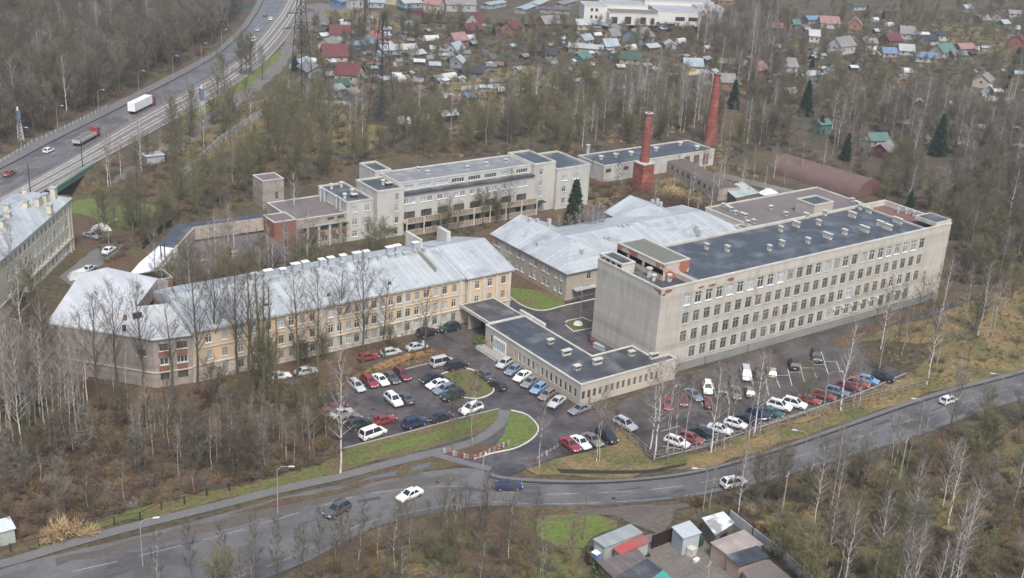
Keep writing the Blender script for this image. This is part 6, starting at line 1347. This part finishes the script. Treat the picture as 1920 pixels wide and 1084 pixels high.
def scatter(poly,mix,spacing,hf=(.8,1.1),label=None,group=None,seed=1,cap=5000):
    """poly in picture pixels; trees stand on the ground inside it with about the given spacing (m)"""
    r=random.Random(seed); S=[at(*p) for p in poly]; x0=min(p[0] for p in S); x1=max(p[0] for p in S); y0=min(p[1] for p in S); y1=max(p[1] for p in S)
    ks=[k for k,w_ in mix for _ in range(w_)]; nx_=int((x1-x0)/spacing)+1; ny_=int((y1-y0)/spacing)+1; c=0
    for i in range(nx_):
        for j in range(ny_):
            x=x0+(i+r.random())*spacing; y=y0+(j+r.random())*spacing
            if not pip(x,y,S): continue
            px_,py_=proj(x,y,0)
            if px_<-260 or px_>2180 or blocked(x,y,px_,py_): continue
            k=r.choice(ks); h0=VAR[k][0][2]; PLACED.append([k,r.randrange(len(VAR[k])),x,y,h0*r.uniform(*hf),r.uniform(0,6.28),label,group,px_,py_])
# upper-left wood
scatter([(-200,330),(-200,-120),(470,-80),(455,30),(400,85),(250,168),(100,240),(0,285)],[('wood',8),('birch',1),('dark',2),('vase',1),('olive',2)],5.0,(.75,1.15),'in the dense wood above the highway','trees of the wood above the highway',11)
scatter([(-200,400),(0,292),(110,236),(260,165),(400,96),(395,88),(240,150),(0,265)],[('bush',3),('redbush',2)],4.5,(.6,1.1),'at the foot of the wood above the highway','shrubs above the highway',12)
# tree band between tram line, field and hospital
scatter([(330,340),(330,250),(420,215),(500,225),(540,200),(600,205),(700,240),(900,255),(1080,275),(1060,285),(980,275),(690,300),(590,345),(470,395),(370,410),(335,425),(250,470),(230,440),(290,400)],[('vase',5),('olive',4),('dark',2),('birch',1)],7.0,(.65,.92),'in the tree band behind the hospital block','trees of the band behind the hospital block',13)
scatter([(180,335),(230,300),(330,260),(335,330),(240,345)],[('birch',1),('redbush',3),('olive',1)],6,(.5,.9),'on the leafy slope by the green bridge','growth by the green bridge',14)
scatter([(200,400),(340,410),(330,430),(260,480),(170,500),(140,450)],[('olive',3),('dark',2),('bush',3)],6.5,(.6,.95),'on the rough grass behind the apartments','growth behind the apartments',15)
for px_,py_,h,v in ((203,350,14,0),(208,348,15,4),(265,380,12,5),(412,180,13,0),(322,310,15,2)): put('birch' if v in(0,4,5) else 'dark',px_,py_,h,None,None,v); PLACED[-1][6:8]=['on the open slope below the tram line','trees below the tram line']
for px_,py_,h in ((410,178,15),(420,176,13),(450,140,15),(462,142,16),(470,138,14),(322,240,10),(492,150,12)): put('vase',px_,py_,h); PLACED[-1][6:8]=['beside the tram line and the dirt track','trees beside the dirt track']
# middle band in front of the allotments
scatter([(700,245),(720,200),(900,215),(960,175),(1120,160),(1330,180),(1330,262),(1200,275),(1090,280),(900,265)],[('olive',4),('vase',4),('birch',2),('wood',2)],6.6,(.55,.85),'between the allotments and the boiler house','trees between allotments and boiler house',16)
scatter([(1080,240),(1180,170),(1330,200),(1330,258),(1200,262)],[('birch',3)],8,(.7,1.0),'among the birches behind the boiler house','birches behind the boiler house',17)
# right-hand wood
scatter([(1350,300),(1340,215),(1460,190),(1600,200),(1760,200),(1960,260),(2100,300),(2100,560),(1960,520),(1800,540),(1790,460),(1790,410),(1650,370),(1620,340),(1450,290)],[('birch',3),('wood',5),('dark',1),('olive',3)],7.0,(.6,.88),'in the mixed wood behind the long block','trees of the wood behind the long block',18)
scatter([(1640,380),(1790,415),(1800,540),(1960,540),(2100,560),(2100,420),(1900,330),(1700,340)],[('olive',4),('wood',2),('bush',2)],6.5,(.6,.9),'in the olive scrub at the end of the long block','scrub at the end of the long block',19)
scatter([(1700,600),(1800,560),(1960,520),(2050,640),(1900,690),(1760,700),(1660,700),(1640,650)],[('birch',2),('thin',3),('bush',3),('olive',1)],7.5,(.6,.95),'on the golden grass above the road','growth on the golden grass',20)
scatter([(1620,625),(1700,600),(1750,570),(1790,560),(1740,640),(1680,700),(1640,690)],[('thin',4),('bush',3),('birch',1)],5,(.6,.9),'in the scrub beside the car park end','scrub beside the car park end',21)
# allotments
scatter([(560,60),(760,30),(1300,60),(1440,30),(1960,10),(1960,280),(1700,260),(1440,200),(1200,160),(960,140),(740,200),(560,190)],[('bush',10),('olive',2),('greenbush',1),('redbush',1)],5.6,(.4,.85),'in the allotment gardens','growth in the allotment gardens',22)
scatter([(1300,60),(1440,30),(1480,130),(1440,190),(1330,130)],[('wood',3),('birch',2)],7,(.6,.9),'in the grove within the allotments','grove within the allotments',23)
scatter([(1440,-60),(2100,-60),(2100,30),(1440,20)],[('wood',3),('bush',3)],12,(.6,.9),'along the far edge of the gardens','trees at the far edge of the gardens',24)
scatter([(1380,-60),(1460,-60),(1470,60),(1380,80)],[('wood',3),('birch',1)],6,(.7,1),'in the grove beside the industrial hall','grove beside the industrial hall',25)
scatter([(640,-60),(1380,-60),(1380,0),(640,0)],[('wood',3)],16,(.6,.9),'behind the industrial buildings','trees behind the industrial buildings',26)
scatter([(1740,210),(1960,180),(1960,280),(1760,290)],[('bush',2),('wood',2),('birch',1)],8,(.6,.9),'in the bare gardens at the edge','growth in the bare gardens at the edge',27)
scatter([(545,60),(660,50),(800,40),(860,60),(760,70),(600,70)],[('wood',1),('bush',2)],6,(.4,.7),'on the scrubby bank below the shops','scrub below the shops',28)
# courtyards
scatter([(400,470),(520,455),(640,490),(700,470),(880,430),(960,420),(1000,405),(880,410),(900,440),(760,470),(560,500),(380,530)],[('olive',3),('bush',3),('dark',1)],6,(.45,.75),'in the yard between the yellow building and the hospital','growth in the yard behind the yellow building',29)
for i in range(44):
    k_=['birch','olive','birch','dark','olive'][i%5]; x_=76+i*.85+(i%3)*.3; put(k_,0,0,(13+(i*37)%5 if k_=='birch' else 8+(i%4)),site=(x_,219.5+(i*13)%9*1.25)); PLACED[-1][6:10]=['in the narrow yard behind the yellow roof','trees in the narrow yard behind the yellow roof',*proj(x_,218,0)]
for px_,py_,h,v in ((405,505,14,0),(430,520,15,4),(465,510,14,5),(395,520,13,1),(500,470,12,6),(430,490,14,2)): put('birch',px_,py_,h,None,None,v); PLACED[-1][6:8]=['standing before the dark workshop roof','birches before the dark workshop roof']
for px_,py_,h in ((690,480,9),(720,490,8),(830,450,9),(860,440,8),(640,490,9),(905,420,9),(930,415,8),(350,520,8),(330,540,8)): put('vase',px_,py_,h); PLACED[-1][6:8]=['in front of the hospital block','trees in front of the hospital block']
for px_,py_,h in ((1068,470,9),(1082,472,12),(1095,470,13),(1105,475,12),(1115,472,13),(1060,465,9),(1125,470,11),(1045,462,8)): put('birch',px_,py_,h); PLACED[-1][6:8]=['in the small courtyard with the narrow spruce','trees in the courtyard with the spruce']
scatter([(1110,470),(1150,440),(1180,470),(1140,480)],[('greenbush',2),('bush',1)],3,(.9,1.5),'in the courtyard corner by the metal roofs','shrubs in the courtyard corner',30)
scatter([(1090,345),(1180,345),(1180,380),(1100,385)],[('redbush',2),('bush',2),('thin',1)],3.5,(.6,1),'below the shorter chimney','growth below the shorter chimney',31)
scatter([(1180,350),(1330,390),(1330,430),(1200,415),(1170,390)],[('redbush',3),('bush',1)],3.2,(.7,1.2),'around the reddish thicket','shrubs around the ruined outbuilding',32)
for px_,py_,h in ((1330,412,13),(1300,360,10),(1390,360,10),(1430,380,11),(1345,375,12),(1470,350,12),(1290,395,10),(1400,385,9),(1265,350,11),(1320,330,12),(1355,345,13),(1410,345,12),(1450,335,11),(1500,335,12),(1540,335,13),(1590,350,11),(1225,400,10),(1305,420,9)): put('birch',px_,py_,h); PLACED[-1][6:8]=['between the boiler house and the rear annex','birches by the rear annex']
# lower left thicket
scatter([(-150,560),(60,560),(95,690),(95,760),(0,800),(-150,860)],[('birch',4),('olive',2),('bush',2)],6.5,(.85,1.1),'in the wood beside the grey wing','trees beside the grey wing',33)
for px_,py_,h,v in ((28,787,19,0),(52,790,18,4),(33,745,17,5),(118,803,15,6),(68,815,12,5),(128,770,15,4),(150,765,15,6),(145,820,12,4),(215,760,12,5),(240,755,12,6),(42,815,17,1),(10,760,17,2)): put('birch',px_,py_,h,None,None,v); PLACED[-1][6:8]=['before the blank grey wall in the leaf litter','birches before the blank grey wall']
scatter([(-150,1080),(-150,860),(0,825),(120,815),(250,808),(380,770),(480,765),(520,775),(600,785),(600,880),(520,890),(380,925),(220,965),(60,1010)],[('thin',5),('bush',3),('wood',2),('redbush',1),('olive',1)],3.5,(.42,.7),'in the lower thicket by the footpath','growth of the lower thicket',34)
scatter([(380,735),(460,700),(560,712),(600,735),(640,800),(620,860),(520,820),(460,780)],[('bush',3),('olive',1),('leafy',2),('redbush',1)],3.2,(.5,.8),'on the leafy bank beside the front yard','shrubs on the leafy bank',35)
scatter([(290,560),(320,520),(420,500),(560,470),(640,480),(600,500),(420,530)],[('olive',3),('bush',3)],4,(.5,.8),'in the overgrown yard before the workshop','growth in the workshop yard',50)
scatter([(560,715),(660,690),(690,690),(640,740),(590,780)],[('redbush',2),('leafy',3)],2.8,(.35,.6),'around the birch end of the front yard','low shrubs at the front yard',36)
scatter([(500,690),(640,660),(780,625),(790,640),(690,660),(520,700)],[('bush',1),('olive',1)],3.2,(.35,.6),'in the planted strip before the yellow wall','low shrubs before the yellow wall',37)
scatter([(690,700),(760,685),(820,668),(810,655),(740,668),(690,685)],[('leafy',1),('straw',1)],2.2,(.25,.4),'on the leafy bank in the middle of the yard','low shrubs on the bank',38)
rq=random.Random(21)
for i in range(30):
    put('birch',rq.uniform(-10,165),rq.uniform(700,850),rq.uniform(14,19),None,None,rq.choice([0,2,3,4,5,6])); PLACED[-1][6:8]=['in the leaf litter before the angled grey wall','birches in the leaf litter by the grey wing']
for i in range(34):
    px_=rq.uniform(250,620); put('birch',px_,rq.uniform(785,880)-(px_-250)*.05+20,rq.uniform(7,11),None,None,rq.choice([4,5,6])); PLACED[-1][6:8]=['among the lower thicket above the footpath','young birches of the lower thicket']
for i in range(18):
    px_=rq.uniform(1480,1960); put('birch',px_,rq.uniform(900,1200)-(px_-1480)*.1,rq.uniform(10,16),None,None,rq.choice([0,1,2,3,4,5,6])); PLACED[-1][6:8]=['rising above the growth below the road bend','birches below the road bend']
# strip in front of the road, and the lower right wood
scatter([(300,1190),(560,1080),(700,1020),(800,1000),(880,985),(980,985),(1040,1010),(1090,1060),(1060,1400),(300,1500)],[('thin',7),('olive',1),('bush',4),('wood',1)],4.2,(.5,.8),'on the rough verge below the road','growth below the road',39)
scatter([(-100,1400),(100,1300),(420,1160),(560,1300),(300,1600)],[('thin',3),('olive',2),('wood',1)],4.5,(.5,.8),'below the lower end of the road','growth below the road end',40)
scatter([(1290,950),(1400,930),(1500,900),(1700,840),(1840,785),(2100,700),(2200,1000),(2100,1500),(1560,1400),(1480,1090),(1390,985),(1300,965)],[('wood',3),('birch',1),('olive',4),('thin',2),('bush',6),('redbush',1),('leafy',2),('greenbush',1)],4.6,(.5,.85),'in the dense growth below the road bend','growth below the road bend',41)
scatter([(1300,985),(1330,970),(1400,955),(1440,990),(1380,975)],[('bush',3),('redbush',1)],2.4,(.6,.9),'on the bank above the metal garage','shrubs above the metal garage',42)
for px_,py_,h,v in ((1568,1100,14,4),(1580,1110,15,0),(1680,1100,11,5),(1800,1080,16,1),(1710,1120,13,6),(1755,1130,10,2),(1330,960,9,5),(1620,900,11,4),(1700,880,13,5)): put('birch',px_,py_,h,None,None,v); PLACED[-1][6:8]=['rising above the growth below the road bend','birches below the road bend']
for px_,py_,h in ((300,1130,11),(360,1120,12),(420,1120,12),(480,1110,13),(520,1100,11),(600,1090,12),(680,1080,12),(740,1075,11),(800,1050,10),(850,1060,12),(900,1040,11),(1000,1050,11),(940,1080,12),(640,1085,11),(560,1090,9),(710,1060,9),(770,1040,9),(830,1010,9),(870,1000,8),(910,990,9),(960,1000,8),(1370,960,9),(1565,895,8),(1540,905,8)): put('thin' if py_>1020 else 'dark',px_,py_,h); PLACED[-1][6:8]=['at the road edge, its branches over the asphalt','trees at the lower road edge']
HW={'birch':'bare white-stemmed birch','dark':'bare dark-trunked tree','vase':'mossy spreading bare tree','wood':'slender bare grey-brown tree','olive':'olive-tinted multi-stemmed tree','thin':'thin bare sapling','poplar':'mossy upright poplar','spruce':'dark green spruce','bush':'leafless twiggy shrub','redbush':'reddish-brown twiggy shrub','straw':'straw-coloured shrub','leafy':'shrub with dry yellow leaves','greenbush':'green leafy shrub'}
CAPN={'birch':285,'dark':150,'vase':200,'wood':285,'olive':200,'thin':285,'bush':285,'redbush':150}
CAPG={}
PLACED.sort(key=lambda q:(0 if (q[6] and q[7] is None) else 1, math.hypot(q[2],q[3])/max(1,q[4])**.5))
MASS={}
cnt={}
for k,v,x,y,h,rz,lab,grp,px_,py_ in PLACED:
    if k!='spruce' and (px_<-200 or px_>2120 or py_>1500): continue
    tx,ty=proj(x,y,h); seen=(-20<px_<1940 or -20<tx<1940) and ty<1084 and py_>-10
    ind=grp is None
    if not ind and (not seen or cnt.get(k,0)>=CAPN.get(k,200)): MASS.setdefault(k,[]).append((x,y,h,rz,v)); continue
    cnt[k]=cnt.get(k,0)+1
    a,c,H0,_=VAR[k][v]; s=h/H0; w_=s**.8
    label=lab if ind else HW[k]+' '+lab
    if not ind: grp=HW[k]+': '+grp
    if a is None or k in('bush','redbush','straw','leafy','greenbush'):
        o=obj(KN[k],c,None,(x,y,0),rz); o.scale=(s,s,s); tag(o,label,'shrub',None if ind else grp); continue
    t=thing(KN[k],label,KC.get(k,'tree'),(x,y,-.05),rz,None if ind else grp); t.scale=(w_,w_,s); obj('trunk',a,t); obj('crown',c,t)
# everything beyond the countable trees: one mass of woodland and one of undergrowth
def mass(name,pts,protos,kindlabel):
    pc=bpy.data.collections.new('source_'+name)
    for i,(J,mw,mt_) in enumerate(protos):
        o=bpy.data.objects.new('p%02d'%i,J.mesh('p',[mw,mt_])); pc.objects.link(o)
    me=bpy.data.meshes.new(name); me.from_pydata([(p[0],p[1],0) for p in pts],[],[])
    for an,ty,idx in (('sc','FLOAT',2),('rz','FLOAT',3),('vi','INT',4)):
        at_=me.attributes.new(an,ty,'POINT'); at_.data.foreach_set('value',[p[idx] for p in pts])
    o=bpy.data.objects.new(name,me); COL.objects.link(o); tag(o,kindlabel,None,None,'stuff')
    g=bpy.data.node_groups.new(name,'GeometryNodeTree'); g.interface.new_socket('Geometry',in_out='INPUT',socket_type='NodeSocketGeometry'); g.interface.new_socket('Geometry',in_out='OUTPUT',socket_type='NodeSocketGeometry')
    N=g.nodes; gi=N.new('NodeGroupInput'); go=N.new('NodeGroupOutput'); ip=N.new('GeometryNodeInstanceOnPoints'); ci=N.new('GeometryNodeCollectionInfo'); ci.inputs[0].default_value=pc; ci.inputs['Separate Children'].default_value=True; ci.inputs['Reset Children'].default_value=True
    def attr(n,ty):
        q=N.new('GeometryNodeInputNamedAttribute'); q.data_type=ty; q.inputs[0].default_value=n; return q.outputs[0]
    L=g.links; L.new(gi.outputs[0],ip.inputs['Points']); L.new(ci.outputs[0],ip.inputs['Instance']); ip.inputs['Pick Instance'].default_value=True; L.new(attr('vi','INT'),ip.inputs['Instance Index'])
    cx=N.new('ShaderNodeCombineXYZ'); L.new(attr('rz','FLOAT'),cx.inputs[2]); L.new(cx.outputs[0],ip.inputs['Rotation']); L.new(attr('sc','FLOAT'),ip.inputs['Scale']); L.new(ip.outputs[0],go.inputs[0])
    md=o.modifiers.new('scatter','NODES'); md.node_group=g; return o
protos=[]; pts=[]
for k,L in MASS.items():
    base=len(protos); protos+= [q[3] for q in VAR[k]]
    for x,y,h,rz,v in L: pts.append((x,y,h/VAR[k][v][2],rz,base+v))
if pts: mass('woodland',pts,protos,'far bare woodland seen as one grey-brown mass')
# undergrowth: low twigs and grass tufts too small to count
rg=random.Random(9); up=[]; 
def under(poly,sp,vs,sc,seed):
    r=random.Random(seed); S=[at(*p) for p in poly]; x0=min(p[0] for p in S); x1=max(p[0] for p in S); y0=min(p[1] for p in S); y1=max(p[1] for p in S)
    x=x0
    n=int((x1-x0)*(y1-y0)/sp/sp)
    for _ in range(n):
        x=r.uniform(x0,x1); y=r.uniform(y0,y1)
        if not pip(x,y,S): continue
        px_,py_=proj(x,y,0)
        if px_<-100 or px_>2020 or py_>1250 or blocked(x,y,px_,py_): continue
        up.append((x,y,r.uniform(*sc),r.uniform(0,6.28),r.choice(vs)))
up_protos=[]
for s in range(2): 
    for mt_ in (T_brown,T_grey,T_olive,T_red,T_straw,T_dry): J=MB(); W,T=gen_bush(200+s,1.2,.9,14,.5,.05); J.add(T.v,T.f,1); up_protos.append((J,m_darkb,mt_))
under([(-100,330),(-100,-50),(470,-50),(400,90),(100,240)],3.2,[0,1,2,0,3],(.8,2.0),1)
under([(180,350),(330,240),(520,190),(700,240),(1080,270),(1060,285),(690,300),(590,345),(335,425),(200,500),(150,420)],2.6,[0,2,2,3,5,1],(.7,1.6),2)
under([(560,60),(1300,50),(1960,10),(1960,280),(1440,210),(1300,270),(1080,280),(720,240),(560,190)],3.4,[0,1,2,3,0,4],(.6,1.4),3)
under([(1340,215),(1960,260),(1960,540),(1800,540),(1790,410),(1450,290)],2.6,[0,1,2,1,3],(.8,1.8),4)
under([(-100,560),(95,690),(95,760),(290,745),(500,720),(620,740),(640,860),(520,895),(220,965),(0,1020),(-100,1060)],1.5,[0,0,1,3,3,5],(.6,1.3),5)
under([(1290,950),(1700,840),(2000,730),(2000,1250),(1500,1250),(1440,1040),(1350,970)],1.8,[0,1,2,2,3,5],(.6,1.5),6)
under([(400,1200),(560,1090),(700,1025),(980,985),(1080,1040),(1080,1250)],1.7,[0,2,2,5,1],(.5,1.2),7)
under([(1230,872),(1440,806),(1740,715),(1960,640),(1960,690),(1600,780),(1400,848),(1240,884),(1060,895),(1010,885),(1090,862),(1180,845)],1.1,[4,5,5,2,4],(.18,.4),8)
under([(1640,640),(1800,560),(1960,510),(1960,650),(1760,710),(1690,705)],1.7,[4,5,2,4,0],(.25,.6),9)
under([(690,300),(1080,285),(1340,262),(1420,300),(1440,340),(1340,330),(1090,300),(1050,290)],2.0,[0,2,3,4,2],(.5,1.1),20)
under([(400,470),(640,490),(960,400),(1000,400),(880,440),(560,500),(350,540)],2.0,[0,2,3],(.5,1.0),10)
under([(690,700),(830,672),(830,655),(700,680),(600,740),(590,780),(560,720)],1.1,[5,5,3,4],(.2,.45),11)
under([(1085,345),(1330,340),(1330,430),(1190,440),(1100,380)],1.8,[3,4,3,0],(.4,.9),12)
under([(100,1010),(520,900),(640,880),(640,890),(520,925),(60,1040)],1.4,[5,2],(.12,.3),13)
tag(mass('undergrowth',up,up_protos,'low twigs, dry stalks and leaf-strewn undergrowth'),kind='stuff')
# ------------------------------------------------------------------ haze
bpy.ops.mesh.primitive_cube_add(size=1) if False else None
HZ=0.00014
if HZ:
    b=MB(); b.box(-900,2600,-400,2200,-6,130); hz=b.build('haze',[]); tag(hz,kind='stuff')
    m=bpy.data.materials.new('haze'); m.use_nodes=True; t=m.node_tree; t.nodes.remove(t.nodes['Principled BSDF']); pv=t.nodes.new('ShaderNodeVolumePrincipled'); pv.inputs['Color'].default_value=(.84,.9,1,1); pv.inputs['Density'].default_value=HZ; t.links.new(pv.outputs[0],t.nodes['Material Output'].inputs['Volume']); hz.data.materials.append(m)
print('things',len(scene.objects),'placed',len(PLACED),'mass',{k:len(v) for k,v in MASS.items()},'under',len(up),'cnt',cnt)
